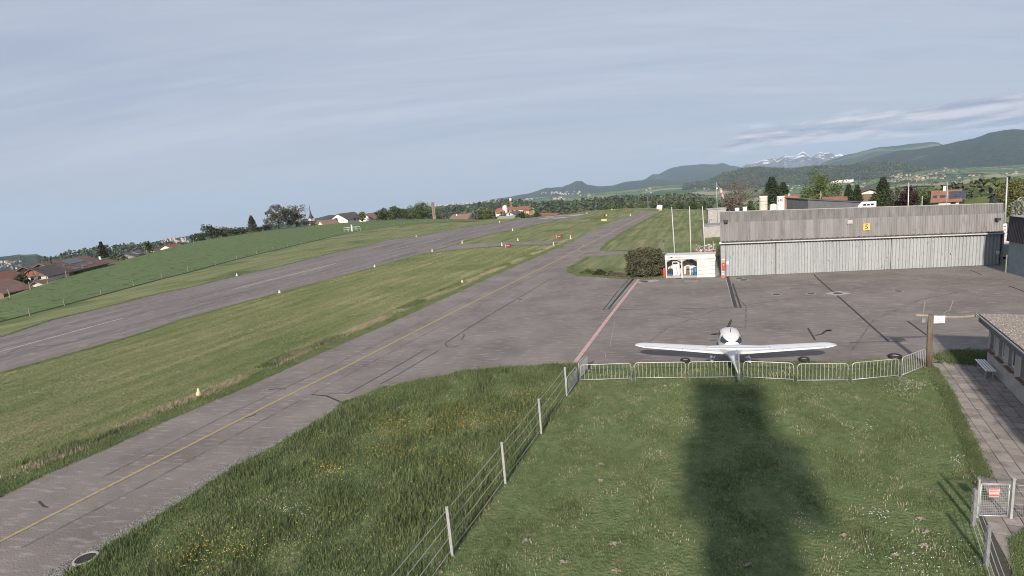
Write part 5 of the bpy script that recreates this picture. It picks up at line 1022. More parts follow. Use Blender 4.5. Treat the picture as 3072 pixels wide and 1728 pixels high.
for a in ((1762, 819, 46, .42, 1.2, 'leftmost low spreading green shrub of the turf island', 'green', 1), (1800, 822, 44, .5, 1.3, 'low spreading shrub with rust coloured tips', 'rust', 2), (1838, 826, 46, .5, 1.2, 'low dark shrub in the middle of the island edge', 'olive', 3), (1873, 829, 46, .4, 1.1, 'low brownish shrub nearest the large shrub', 'brown', 4), (1905, 833, 40, .25, .8, 'brown ground hugging shrub at the foot of the large shrub', 'brown', 5)): low_planting(*a)

# ------------------------------------------------------------------ forests: uncountable, one object each
def forest(name, label, rd, n, h, seed, t0=.05, conif=.5, az0=None, az1=None):
    rg = np.random.default_rng(seed); a0, a1 = az0 or rd['az'][0], az1 or rd['az'][-1]; az = rg.uniform(a0, a1, n); t = t0 + (1.02 - t0) * rg.random(n); r = rd['r'] - (1 - t) * rd['df']
    X, Y = np.sin(az) * r, np.cos(az) * r; Z = H(X, Y) - .06 * h; hh = h * rg.uniform(.7, 1.15, n); ww = hh * rg.uniform(.38, .62, n)
    k = 14; d = rg.normal(size=(n, k, 3)); d /= np.linalg.norm(d, axis=2)[..., None]; con = (rg.random(n) < conif)[:, None]
    u = rg.random((n, k)); zz = np.where(con, u ** 1.3, .42 + .5 * d[..., 2] * .95 + .05); rad = np.where(con, (1 - zz) * .42 + .03, .42 * np.sqrt(np.clip(1 - ((zz - .42) / .55) ** 2, .05, 1)))
    ang = rg.uniform(0, 6.28, (n, k)); C = np.stack([X[:, None] + np.cos(ang) * rad * ww[:, None], Y[:, None] + np.sin(ang) * rad * ww[:, None], Z[:, None] + zz * hh[:, None]], -1).reshape(-1, 3)
    V, Fa = quads(C, np.repeat(ww * .36, k) * rg.uniform(.7, 1.2, n * k), rg, .2)
    o = np_mesh(name, V, Fa, MATS.get('forest_leaf') or mat('forest_leaf', (.050, .066, .038), (.108, .130, .064), scale=.012, rough=.95, island=.42, spec=.05, trans=.12)); tag(o, label, 'forest', kind='stuff')
forest('wood', 'dark wood on the hill behind the farmhouse roofs', RD['left'], 2600, 20, 1, t0=.1)
forest('wood', 'dark wood on the hill behind the runway end houses', RD['mid'], 2400, 20, 2, t0=.1)
forest('wood', 'dense wood beyond the far end of the taxiway', RD['front'], 3400, 17, 3, t0=.05, conif=.3)
forest('wood', 'dense broadleaf wood behind the red roofed house', RD['right'], 1500, 12, 4, t0=.05, conif=.12)
forest('wood', 'dark forest covering the long hill below the mountains', RD['fridge'], 6500, 22, 5, t0=.12, conif=.7)

# ------------------------------------------------------------------ houses
def hm(name, a, b=None, **k): return mat(name, a, b or tuple(x * .82 for x in a), scale=k.pop('scale', 1.2), rough=.85, **k)
W_WHITE = hm('white_plaster', (.72, .70, .66)); W_CREAM = hm('cream_plaster', (.62, .57, .48)); W_BROWN = hm('brown_boards', (.20, .14, .105)); W_GREY = hm('grey_boards', (.27, .27, .28)); W_YEL = hm('yellow_plaster', (.62, .46, .27))
T_RED = hm('red_tiles', (.27, .115, .075), (.20, .09, .06)); T_BRN = hm('brown_tiles', (.225, .140, .108), (.165, .105, .083)); T_DRK = hm('dark_tiles', (.13, .112, .105), (.095, .082, .078)); T_ORG = hm('orange_tiles', (.27, .14, .10), (.215, .11, .08))
M_sol = mat('solar_glass', (.035, .045, .065), (.055, .065, .085), scale=1, rough=.12, spec=.6)
def house(label, P, yaw, L, W, zr, ze, wall, roof, name='house', over_=.45, wins=(), chim=(), solar=None, sky=(), gable=None, zbase=None, cat='house', group=None, parts=True):
    """ridge along local x; P ground point; zr, ze: world heights of ridge and eaves"""
    zb = (ht(P.x, P.y) - .6) if zbase is None else zbase; root = empty(name, (P.x, P.y, zb), yaw, label, cat, group); ze -= zb; zr -= zb; a, b = L / 2, W / 2
    m = MB(); m.add([(-a, -b, 0), (a, -b, 0), (a, b, 0), (-a, b, 0), (-a, -b, ze), (a, -b, ze), (a, b, ze), (-a, b, ze)], [(0, 1, 5, 4), (1, 2, 6, 5), (2, 3, 7, 6), (3, 0, 4, 7)]); m.build('wall', wall, root)
    g = MB(); zr2 = zr - .1
    for s in (-1, 1): g.add([(s * a, -b, ze), (s * a, b, ze), (s * a, 0, zr2)], [(0, 1, 2) if s > 0 else (2, 1, 0)])
    g.build('gable', gable or wall, root)
    r = MB(); o = over_; sl = (zr - ze) / b; t = .16
    for s in (-1, 1):
        y1 = s * (b + o); z1 = ze - sl * o; vs = [(-a - o, 0, zr), (a + o, 0, zr), (a + o, y1, z1), (-a - o, y1, z1)]; vs += [(x, y, z + t) for x, y, z in vs]
        r.add(vs, [(3, 2, 1, 0), (4, 5, 6, 7), (0, 1, 5, 4), (1, 2, 6, 5), (2, 3, 7, 6), (3, 0, 4, 7)] if s < 0 else [(0, 1, 2, 3), (7, 6, 5, 4), (4, 5, 1, 0), (5, 6, 2, 1), (6, 7, 3, 2), (7, 4, 0, 3)])
    rf = r.build('roof', roof, root)
    for face, u, v, w, h in wins:    # face: 'f' -y, 'b' +y, 'l' -x, 'r' +x ; u along, v height fraction of eaves
        m = MB(); z = v
        c = {'f': ((u, -b - .02, z), (w, .06, h)), 'b': ((u, b + .02, z), (w, .06, h)), 'l': ((-a - .02, u, z), (.06, w, h)), 'r': ((a + .02, u, z), (.06, w, h))}[face]; m.box(*c); m.build('window', M_glass, root)
    def onroof(u, f, s): return Vector((u, s * (b + o) * f, zr - sl * (b + o) * f + t + .03))
    for u, f, s, h, mt in chim: p = onroof(u, f, s); m = MB(); m.box((p.x, p.y, p.z + h / 2 - .4), (.42, .42, h * .75 + .6)); m.build('chimney', mt, rf)
    if solar:
        u0, u1, f0, f1, s, nx, ny = solar; m = MB()
        for i in range(nx):
            for j in range(ny):
                q = [onroof(u0 + (u1 - u0) * (i + c) / nx, f0 + (f1 - f0) * (j + d) / ny, s) for c, d in ((.04, .05), (.96, .05), (.96, .95), (.04, .95))]; m.add([v + Vector((0, 0, .04)) for v in q], [(0, 1, 2, 3) if s < 0 else (3, 2, 1, 0)])
        m.build('solar_panel', M_sol, rf)
    for u, f, s, w, h in sky:
        q = [onroof(u + c * w, f + d * h, s) + Vector((0, 0, .03)) for c, d in ((-.5, -.5), (.5, -.5), (.5, .5), (-.5, .5))]; m = MB(); m.add(q, [(0, 1, 2, 3) if s < 0 else (3, 2, 1, 0)]); m.build('roof_window', M_glass, rf)
    return root
def zat(px, py, r): return far(px, py, r).z
def yaw_of(pxa, pya, ra, pxb, pyb, rb): a, b = far(pxa, pya, ra), far(pxb, pyb, rb); return math.atan2(b.y - a.y, b.x - a.x), Vector(((a.x + b.x) / 2, (a.y + b.y) / 2, 0)), math.hypot(b.x - a.x, b.y - a.y)
# big farmhouse below the crest on the left: two joined ranges
y, P, L = yaw_of(122, 801, 158, 258, 777, 176)
house('large brown roofed farmhouse with solar panels beyond the meadow', P, y, L, 9, zat(190, 779, 167), zat(190, 812, 163), W_BROWN, T_BRN, name='farmhouse', solar=(-3.2, 4.2, .10, .50, -1, 9, 1), sky=((-6.0, .45, -1, 1.0, .12), (-5, .45, -1, 1.0, .12), (3.4, .72, -1, 2.4, .16), (-.5, .78, -1, 2.4, .16), (-4.8, .84, -1, 3, .16)), chim=((-7.2, .12, -1, 1.2, M_dark),), wins=[('f', q, zat(190, 822, 163) - (ht(P.x, P.y) - .6), 1.0, 1.0) for q in (-6, -3, 0, 3, 6)])
y2 = y; u = Vector((math.cos(y), math.sin(y), 0))
A = far(113, 830, 152); b0 = ht(A.x, A.y) - .6
def gable_house():
    r = house('steep brown gabled front of the farmhouse with red shutters on white wall', Vector((A.x, A.y, 0)) + u * 2.5, y - R_(8), 6.5, 5.6, zat(118, 803, 153), zat(118, 831, 151), W_CREAM, T_DRK, name='gabled_house', gable=W_BROWN, over_=.3, wins=[('l', -1.2, zat(108, 836, 151) - b0, .6, .8), ('l', .2, zat(108, 836, 151) - b0, .6, .8), ('l', 0, zat(118, 808, 151) - b0, 1.0, .7)])
    for k in (-.9, 0, .9): m = MB(); m.box((-3.32, k, zat(110, 820, 151) - b0), (.06, .5, .75)); m.build('shutter', hm('dull_red_boards', (.30, .08, .07)), r)
gable_house()
B = far(98, 815, 172); house('tall grey boarded gable left of the farmhouse', Vector((B.x, B.y, 0)), y, 6, 4.6, zat(98, 797, 172), zat(98, 812, 172), W_GREY, T_BRN, name='boarded_house', gable=W_BROWN, wins=[('l', 0, zat(98, 806, 172) - ht(B.x, B.y) + .6, 1.8, 1.2)])
B = far(124, 850, 147); house('small white gabled annex in front of the farmhouse', Vector((B.x, B.y, 0)), y, 3.5, 3, zat(122, 842, 147), zat(122, 853, 147), W_CREAM, T_BRN, name='annex')
y, P, L = yaw_of(258, 793, 182, 322, 782, 190); house('brown roofed house with dark gable next to the farmhouse', P, y, L, 7.5, zat(288, 780, 186), zat(288, 800, 184), W_GREY, T_BRN, wins=[('l', 0, zat(268, 796, 184) - ht(P.x, P.y) + .6, 1.2, 1.0)], chim=((1, .1, -1, 1.0, M_white),))
y, P, L = yaw_of(300, 790, 196, 352, 778, 205); house('low brown barn roof behind the light green bush', P, y, L, 7, zat(328, 777, 200), zat(328, 796, 198), W_BROWN, T_BRN, name='barn')
y, P, L = yaw_of(371, 770, 205, 405, 765, 214); house('grey house with white trimmed gable and roof lights', P, y, L, 6.0, zat(390, 757, 210), zat(390, 770, 206), W_GREY, T_DRK, wins=[('l', .5, zat(372, 772, 206) - ht(P.x, P.y) + .6, 1.5, 2.4), ('f', -.6, zat(395, 771, 206) - ht(P.x, P.y) + .6, 1.4, 1.2), ('f', 1.4, zat(395, 771, 206) - ht(P.x, P.y) + .6, 1.4, 1.2)], solar=(-1.5, 2, .2, .8, -1, 1, 1))
y, P, L = yaw_of(403, 766, 232, 432, 760, 238); house('plain brown roof behind the grey gabled house', P, y, L, 6, zat(418, 751, 235), zat(418, 765, 233), W_CREAM, T_BRN)
y, P, L = yaw_of(496, 744, 262, 535, 739, 268); house('reddish roofed house with white gable low on the crest', P, y, L, 6, zat(512, 734, 265), zat(512, 745, 263), W_WHITE, T_RED)
y, P, L = yaw_of(452, 760, 240, 470, 756, 244); house('tiny brown roof right of the pointed green tree', P, y, L, 4, zat(461, 748, 242), zat(461, 757, 241), W_WHITE, T_BRN)
y, P, L = yaw_of(-40, 850, 150, 36, 832, 158); house('dull red roof at the left edge, the farther one', P, y, L, 9, zat(0, 820, 154), zat(0, 852, 150), W_BROWN, T_RED, sky=((3, .4, -1, .8, .1),))
y, P, L = yaw_of(-60, 880, 132, 26, 856, 136); house('brown red roof at the left edge, the nearer one', P, y, L, 8, zat(0, 842, 134), zat(0, 880, 130), W_BROWN, T_BRN)
# church and white house on the crest
def church():
    B = far(935, 665, 365); b = ht(B.x, B.y) - .5; root = empty('church_tower', (B.x, B.y, b), .5, 'white church tower with slender dark spire beyond the meadow', 'church'); e = zat(935, 655, 365) - b; tp = zat(931, 614, 365) - b; w = 3.2
    m = MB(); m.box((0, 0, e / 2), (w, w, e)); m.build('tower', W_WHITE, root)
    m = MB(); vs = []
    for s, z in ((w * .62, e - .1), (w * .42, e + .9), (w * .22, e + 2.2), (w * .11, e + 4.2), (.05, tp - .6)): vs.append([Vector((s * math.cos(t), s * math.sin(t), z)) for t in np.linspace(math.pi / 4, math.pi / 4 + 2 * math.pi, 9)[:-1]])
    m.loft(vs); sp = m.build('spire', M_dark, root); m = MB(); m.lathe([(.05, 0), (.28, .2), (.05, .4)], (0, 0, tp - 1.0), 8); m.box((0, 0, tp - .2), (.08, .08, 1.2)); m.box((0, 0, tp + .1), (.6, .08, .08)); m.build('cross', M_dark, sp)
    for f in (0, 1):
        m = MB(); c = ((0, -w / 2 - .02, e - 1.0), (.8, .06, 1.2)) if f else ((-w / 2 - .02, 0, e - 1.0), (.06, .8, 1.2)); m.box(*c); m.build('belfry_opening', M_galvd, root)
church()
y, P, L = yaw_of(934, 668, 352, 968, 664, 352); house('brown church nave roof right of the church tower', P, y, L, 8, zat(950, 662, 352), zat(950, 676, 350), W_WHITE, T_BRN, name='church_nave', cat='church')
y, P, L = yaw_of(1006, 662, 344, 1072, 652, 366); r = house('white gabled house with dark roof on the meadow crest', P, y + R_(8), L, 12, zat(1030, 640, 352), zat(1030, 660, 348), W_WHITE, T_DRK, name='white_house', wins=[('l', 1.2, zat(1012, 659, 346) - ht(P.x, P.y) + .6, 2.0, 2.0), ('f', -2, zat(1030, 661, 346) - ht(P.x, P.y) + .6, 2.4, 1.8), ('f', 3, zat(1045, 660, 346) - ht(P.x, P.y) + .6, 1.8, 1.6)])
y, P, L = yaw_of(962, 676, 340, 1006, 668, 344); house('low white wing left of the white gabled house', P, y, L, 8, zat(984, 660, 342), zat(984, 674, 340), W_WHITE, T_BRN, name='house_wing')
y, P, L = yaw_of(1096, 655, 330, 1138, 650, 340); house('brown hipped roof with white chimney on the crest', P, y, L, 9, zat(1120, 639, 335), zat(1120, 656, 331), W_WHITE, T_BRN, chim=((3, .05, -1, 1.3, M_white),))
def brick_tower():
    B = far(1300, 630, 262); b = ht(B.x, B.y) - .5; t = zat(1298, 612, 262) - b; root = empty('brick_tower', (B.x, B.y, b), .3, 'slim orange brick tower right of the dense round tree', 'tower'); m = MB(); m.box((0, 0, t / 2), (1.25, 1.25, t)); m.build('shaft', hm('orange_brick', (.30, .205, .145)), root); m = MB(); m.box((0, 0, t), (1.55, 1.55, .5)); m.box((0, 0, t + .5), (.9, .9, .6)); m.build('cap', T_ORG, root)
    for k in range(5): m = MB(); m.box((0, -.64, t - 1.2 - k * 1.1), (.5, .04, .35)); m.build('slot', M_dark, root)
brick_tower()
# houses beyond the far end of the runway
y, P, L = yaw_of(1362, 655, 268, 1416, 653, 262); house('broad brown roofed house beyond the runway', P, y, L, 9, zat(1390, 642, 265), zat(1390, 658, 261), W_WHITE, T_BRN, chim=((-2.5, .25, -1, 1.0, M_white),))
y, P, L = yaw_of(1497, 628, 330, 1592, 622, 318); house('long white building with red roof beyond the runway', P, y, L, 8, zat(1545, 621, 324), zat(1545, 629, 321), W_CREAM, T_RED, name='long_building', wins=[('f', q, zat(1545, 633, 320) - ht(P.x, P.y) + .6, 1.2, 1.0) for q in (-7, -5, -2, 1, 4)], cat='building')
B = far(1586, 634, 308); house('small yellow walled annex at the end of the long building', Vector((B.x, B.y, 0)), y, 3, 5, zat(1586, 626, 308), zat(1586, 630, 308), W_YEL, T_RED, name='annex')
y, P, L = yaw_of(1528, 642, 268, 1554, 638, 274); house('small white gabled house in front of the long building', P, y, L, 5.5, zat(1540, 634, 271), zat(1540, 643, 268), W_WHITE, T_DRK, wins=[('l', 0, zat(1530, 642, 268) - ht(P.x, P.y) + .6, .8, .9)])
y, P, L = yaw_of(1500, 655, 248, 1545, 649, 246); house('low pale roof at the runway edge', P, y, L, 6, zat(1522, 648, 247), zat(1522, 656, 245), W_WHITE, hm('pale_grey_tiles', (.26, .25, .25)))
y, P, L = yaw_of(1490, 638, 300, 1512, 635, 300); house('small red roofed house left of the white silo', P, y, L, 5, zat(1502, 628, 300), zat(1502, 638, 299), W_WHITE, T_RED)
y, P, L = yaw_of(1616, 644, 246, 1680, 642, 232); house('low red brown roof beside the runway threshold', P, y, L, 5, zat(1648, 640, 238), zat(1648, 645, 237), W_BROWN, T_RED, name='shed', cat='shed')
def silo(px, pt_, r, rad, label, m, dome=True, zb=None, name='silo'):
    B = far(px, pt_, r); b = (ht(B.x, B.y) - .3) if zb is None else zb; t = B.z - b; root = empty(name, (B.x, B.y, b), 0, label, 'silo'); q = MB(); q.lathe([(rad, 0), (rad, t - rad * .5)], n=20); q.build('body', m, root, False); q = MB(); q.lathe([(rad, t - rad * .5), (rad * .7, t - rad * .15), (.05, t)] if dome else [(rad * 1.02, t - rad * .5), (rad * 1.02, t - .02), (.05, t)], n=20); q.build('cap', M_white, root, True); return root, t
silo(1514, 616, 300, 1.35, 'white silo at the left end of the long building', W_WHITE)
def crane():
    B = far(1531, 600, 345); b = ht(B.x, B.y) - .4; t = zat(1531, 594, 345) - b; root = empty('tower_crane', (B.x, B.y, b), .3, 'slim orange construction crane mast behind the long building', 'crane'); m = MB()
    for x in (-.35, .35):
        for z in (-.35, .35): m.tube([(x, z, 0), (x, z, t)], .09, 4)
    for k in range(int(t / 1.4)): m.tube([(-.35, -.35, k * 1.4), (.35, -.35, k * 1.4 + 1.4)], .06, 4, cap=False)
    m.build('mast', hm('crane_orange', (.50, .24, .13)), root); m = MB(); m.box((0, 0, t - .9), (1.1, 1.1, 1.3)); m.build('cab', M_white, root); m = MB(); m.tube([(0, 0, t - .4), (0, 0, t + 1.2)], .12, 5); m.tube([(0, 0, t + .2), (.6, 3, t + .2)], .14, 5); m.build('jib', hm('crane_red', (.45, .16, .10)), root)
crane()
# buildings behind the hangar
r, t = silo(2290, 588, 104, .66, 'tall cream silo with dark pipes on top behind the hangar', W_CREAM, False); q = MB()
for k in range(5): q.tube([(-.5 + .25 * k, 0, t - .1), (-.5 + .25 * k, 0, t + .55)], .06, 5)
q.build('vent_pipes', hm('rust_brown', (.13, .07, .06)), r); q = MB()
for z in (t - .9, t - 1.5, t - 2.4): q.lathe([(.68, z), (.68, z + .05)], n=20)
q.build('hoop', M_galvd, r)
silo(2320, 611, 104, .58, 'short white domed tank between the two silos', W_WHITE, True, name='tank')
r, t = silo(2342, 588, 106, .62, 'white silo with round coloured emblem behind the hangar', M_white, False); mE = [hm('emblem_red', (.55, .10, .10)), hm('emblem_green', (.10, .30, .18)), hm('emblem_blue', (.16, .25, .42))]
vd = Vector((-far(2342, 600, 106).x, -far(2342, 600, 106).y, 0)).normalized(); sd = Vector((-vd.y, vd.x, 0))
def emblem():
    for mt, pts, nm in ((mE[0], [(0, 0, .19)], 'emblem_disc'), (mE[1], [(-.3, -.2, .10), (.3, -.2, .10), (-.3, .22, .07)], 'emblem_dot'), (mE[2], [(-.32, 0, .08), (.32, 0, .08), (.3, .24, .07), (0, -.32, .09)], 'emblem_dot')):
        q = MB()
        for a, z, rr in pts:
            for s in range(1):
                th = a / .63; c = vd * math.cos(th) + sd * math.sin(th); tt = Vector((-c.y, c.x, 0)); C = c * .64 + Vector((0, 0, t - .65 + z)); q.add([C + tt * rr * math.cos(k) + Vector((0, 0, rr * math.sin(k))) + c * (.01 - .5 * (rr * math.cos(k)) ** 2 / .63) for k in np.linspace(0, 2 * math.pi, 15)[:-1]], [tuple(range(14))])
        q.build(nm, mt, r)
emblem()
def vault():
    A, B = far(2352, 615, 112), far(2404, 612, 112); L = (B - A).length; ang = q2(A, B); zb = -4.0; tp = zat(2375, 588, 112) - zb; e = zat(2400, 608, 112) - zb; root = empty('brick_hall', (A.x, A.y, zb), ang, 'red brick hall with rounded end behind the silos', 'building'); m = MB(); sec = [(0, 0), (0, tp), (L * .62, tp)] + [(L * .62 + L * .38 * math.sin(k), e + (tp - e) * math.cos(k)) for k in np.linspace(.25, math.pi / 2, 6)] + [(L, 0)]
    vs = [Vector((x, y, z)) for y in (0, 8) for x, z in sec]; n = len(sec); m.add(vs, [tuple(range(n)), tuple(range(2 * n - 1, n - 1, -1))] + [(i, i + n, (i + 1) % n + n, (i + 1) % n) for i in range(n)]); m.build('shell', hm('red_brick', (.30, .155, .115), (.24, .125, .095), scale=3), root); m = MB(); m.box((L * .30, -.03, (tp + e) / 2), (L * .62, .05, .06)); m.build('band', hm('light_red_band', (.38, .2, .15)), root); m = MB(); m.box((L * .62, -.02, e - .6), (.9, .06, .5)); m.build('window', M_dark, root); m = MB(); m.box((L * .3, .3, tp + .2), (.35, .35, .6)); m.build('chimney', M_conc, root)
vault()
y, P, L = yaw_of(2400, 603, 116, 2428, 600, 116); house('low red brick wall block right of the rounded hall', P, y, L, 5, zat(2412, 597, 116), zat(2412, 600, 116), hm('red_brick', (.3, .155, .115)), T_ORG, name='brick_block', cat='building')
def longroof():
    A, B = far(2424, 606, 106), far(2618, 603, 112); L = (B - A).length; ang = q2(A, B); zb = -4.0; root = empty('grey_hall', (A.x, A.y, zb), ang, 'long flat grey roofed hall directly behind the hangar', 'building'); z0 = zat(2430, 599, 106) - zb; z1 = zat(2610, 610, 112) - zb; m = MB(); m.add([(0, 0, 0), (L, 0, 0), (L, 0, z1), (0, 0, z0), (0, 7, 0), (L, 7, 0), (L, 7, z1 + .2), (0, 7, z0 + .2)], [(0, 1, 2, 3), (5, 4, 7, 6), (4, 0, 3, 7), (1, 5, 6, 2)]); m.build('wall', hm('slate_grey_wall', (.13, .135, .145)), root); m = MB(); m.add([(-.2, -.2, z0 + .02), (L, -.2, z1 + .02), (L, 7.2, z1 + .25), (-.2, 7.2, z0 + .25), (-.2, -.2, z0 + .14), (L, -.2, z1 + .14), (L, 7.2, z1 + .37), (-.2, 7.2, z0 + .37)], [(0, 1, 5, 4), (1, 2, 6, 5), (2, 3, 7, 6), (3, 0, 4, 7), (4, 5, 6, 7)]); m.build('roof', hm('slate_roof', (.10, .10, .105)), root)
longroof()
y, P, L = yaw_of(2474, 600, 126, 2534, 597, 126); house('long low orange roof behind the grey hall', P, y, L, 5, zat(2500, 592, 126), zat(2500, 600, 125), W_CREAM, T_ORG, name='long_roof_building', cat='building')
y, P, L = yaw_of(2612, 580, 150, 2614, 572, 166); r = house('white gabled house with black roof behind the hangar', P, y, L, 7.2, zat(2612, 564, 155), zat(2612, 580, 152), W_BROWN, T_DRK, name='black_roofed_house', gable=W_WHITE, over_=.7)
y, P, L = yaw_of(2802, 600, 128, 2876, 598, 128); r = house('house with orange roof and solar panels behind the hangar', P, y, L, 7, zat(2838, 572, 129), zat(2838, 602, 125), W_WHITE, T_ORG, name='orange_roofed_house', chim=((-.3, .04, -1, 1.0, M_white),), solar=(.4, 2.75, .16, .82, -1, 4, 4), sky=((-1.6, .58, -1, .5, .2), (-.5, .58, -1, .7, .2)), wins=[('f', q, zat(2838, 606, 125) - ht(P.x, P.y) + .6, .7, .7) for q in (-1.4, 1, 2.2)])
y, P, L = yaw_of(2988, 596, 185, 3030, 592, 185); house('dark roofed farmhouse beside the weeping willow', P, y + .4, L, 7, zat(3008, 580, 185), zat(3008, 596, 183), W_GREY, T_DRK, name='farmhouse')
def van():
    B = far(2601, 611, 102); zb = zat(2601, 611, 102) - .9; root = empty('white_van', (B.x, B.y, zb - 1.0), q2(far(2583, 611, 102), far(2620, 611, 102)), 'white van roof with dark windows just behind the hangar', 'van'); m = MB(); m.prism([(-1.2, 0), (1.2, 0), (1.2, 1.3), (-.7, 1.3), (-1.2, .7)], -.8, .8, M=Matrix.Translation((0, 0, .9)) @ Matrix.Rotation(math.pi / 2, 4, 'X')); bd = m.build('body', M_white, root)
    for k in (-.3, .2, .7): m = MB(); m.box((k, -.81, 1.8), (.36, .02, .3)); m.build('window', M_glass, root)
    for k in (-.8, .8): m = MB(); m.lathe([(.3, -.85), (.3, .85)], n=12); m.v = [(x + k, z, y_ + .9) for x, y_, z in m.v]; m.build('wheel', M_blk, root)
van()
# masts, wind sock
def mast(name, px, ptop, r, rad, label, lean=0.0, base=None, cat='mast', head=None):
    T = far(px, ptop, r); b = ht(T.x, T.y) if base is None else base; root = empty(name, (T.x, T.y, b), 0, label, cat); h = T.z - b; m = MB(); m.tube([(lean * h, 0, 0), (0, 0, h)], [rad, rad * .7], 8); m.build('pole', M_galv, root, True)
    if head: m = MB(); m.lathe([(.05, -.3), (.2, -.18), (.22, 0), (.05, .12)], (0, 0, h * head), 10); m.build('head', M_white, root, True)
    return root, h
mast('lamp_mast', 2726, 548, 98, .10, 'tall grey mast left of the purple beech', .02); mast('lamp_mast', 2843, 545, 102, .05, 'thin mast in front of the orange roof', .01); mast('lamp_mast', 3022, 532, 84, .10, 'tallest grey mast above the shaded hangar', .02, 0); mast('short_pole', 2767, 588, 100, .07, 'short grey pole right of the purple beech'); mast('thin_pole', 2268, 607, 100, .04, 'thin pole in front of the green shrub mound')
T = far(3016, 637, 76); r = empty('street_lamp', (T.x, T.y, 0), 0, 'curved lamp with white globe above the shaded hangar', 'lamp'); m = MB(); m.tube([(-.25, 0, 0), (-.25, 0, T.z - .5), (-.15, 0, T.z - .1), (.1, 0, T.z + .05)], .035, 6); m.build('pole', M_galv, r, True); m = MB(); m.lathe([(.04, -.18), (.17, -.08), (.17, .05), (.05, .14)], (-.35, 0, T.z - .1), 10); m.build('globe', M_white, r, True)
r, h = mast('windsock_mast', 2149, 547, 112, .06, 'windsock mast with hanging orange and white sock', .015, cat='windsock'); m = MB(); d = far(2160, 565, 112) - far(2149, 547, 112); e = far(2171, 596, 112) - far(2149, 547, 112)
pts = [Vector((d.x, d.y, h + d.z)).lerp(Vector((e.x, e.y, h + e.z)), k / 5) for k in range(6)]; rads = [.34, .31, .27, .23, .19, .14]
for k in range(5):
    q = MB(); q.tube([pts[k], pts[k + 1]], [rads[k], rads[k + 1]], 10, cap=False); q.build('sock_band', [hm('sock_orange', (.40, .24, .18)), hm('sock_white', (.50, .48, .46))][k % 2], r, True)
m.tube([(0, 0, h - .4), pts[0]], .03, 5); m.build('arm', M_galv, r); m = MB(); m.lathe([(.05, -.2), (.2, 0), (.05, .2)], (.1, 0, h * .86), 10); m.build('lamp', M_white, r, True)
T = far(2462, 574, 118); r = empty('orange_flag', (T.x, T.y, ht(T.x, T.y)), 0, 'small furled orange flag in front of the fresh green tree', 'flag'); h = T.z - ht(T.x, T.y); m = MB(); m.tube([(0, 0, 0), (0, 0, h)], .03, 5); m.build('pole', M_galv, r); m = MB(); m.loft([[Vector((.05, -.05, h)), Vector((.05, .05, h)), Vector((-.05, 0, h))], [Vector((.14, -.08, h - .8)), Vector((.14, .08, h - .8)), Vector((-.02, 0, h - .8))], [Vector((.02, -.02, h - 1.6)), Vector((.02, .02, h - 1.6)), Vector((-.01, 0, h - 1.6))]]); m.build('cloth', hm('flag_orange', (.5, .27, .14)), r)
def lowwall():
    A, B = at(2137, 684), at(2123, 632); root = empty('concrete_wall', A, q2(A, B), 'sloping concrete side wall left of the hangar', 'wall'); L = min(45, (B - A).length); m = MB(); m.add([(0, 0, 0), (L, 0, 0), (L, 0, .15), (0, 0, 1.5), (0, .4, 0), (L, .4, 0), (L, .4, .15), (0, .4, 1.5)], [(0, 1, 2, 3), (5, 4, 7, 6), (4, 0, 3, 7), (3, 2, 6, 7), (1, 5, 6, 2)]); m.build('slab', M_conc, root)
    C = far(2146, 660, 92); r = empty('concrete_box', (C.x, C.y, 0), -.25, 'grey concrete block building left of the hangar', 'building'); m = MB(); m.box((.6, 2, .9), (4.6, 4, 1.8)); m.build('wall', M_conc, r); m = MB(); m.box((.8, 2, 1.86), (4.9, 4.2, .12)); m.build('roof', M_galvd, r)
    C = far(2146, 640, 112); r = empty('pale_hut', (C.x, C.y, ht(C.x, C.y)), -.25, 'small pale hut behind the concrete block building', 'hut'); zz = zat(2146, 628, 112) - ht(C.x, C.y); m = MB(); m.box((.3, 1.5, zz / 2), (3.2, 3, zz)); m.build('wall', M_conc, r); m = MB(); m.box((.3, 1.5, zz + .06), (3.5, 3.3, .12)); m.build('roof', M_conc, r)
    for px, py, l in ((2211, 625, 'small white box on the far left of the hangar roofline'), (2234, 622, 'white vent box just behind the hangar roofline'), (2179, 622, 'white parked car roof left of the hangar roofline')):
        C = far(px, py, 88 if px > 2200 else 130); b = ht(C.x, C.y); r = empty('white_box', (C.x, C.y, b), -.25, l, 'box'); m = MB(); m.box((0, 0, (C.z - b) / 2), (.5 if px > 2200 else 2.0, .5, C.z - b)); m.box((0, 0, C.z - b + .03), (.6 if px > 2200 else 1.4, .6, .08)); m.build('body', M_white, r)
lowwall()

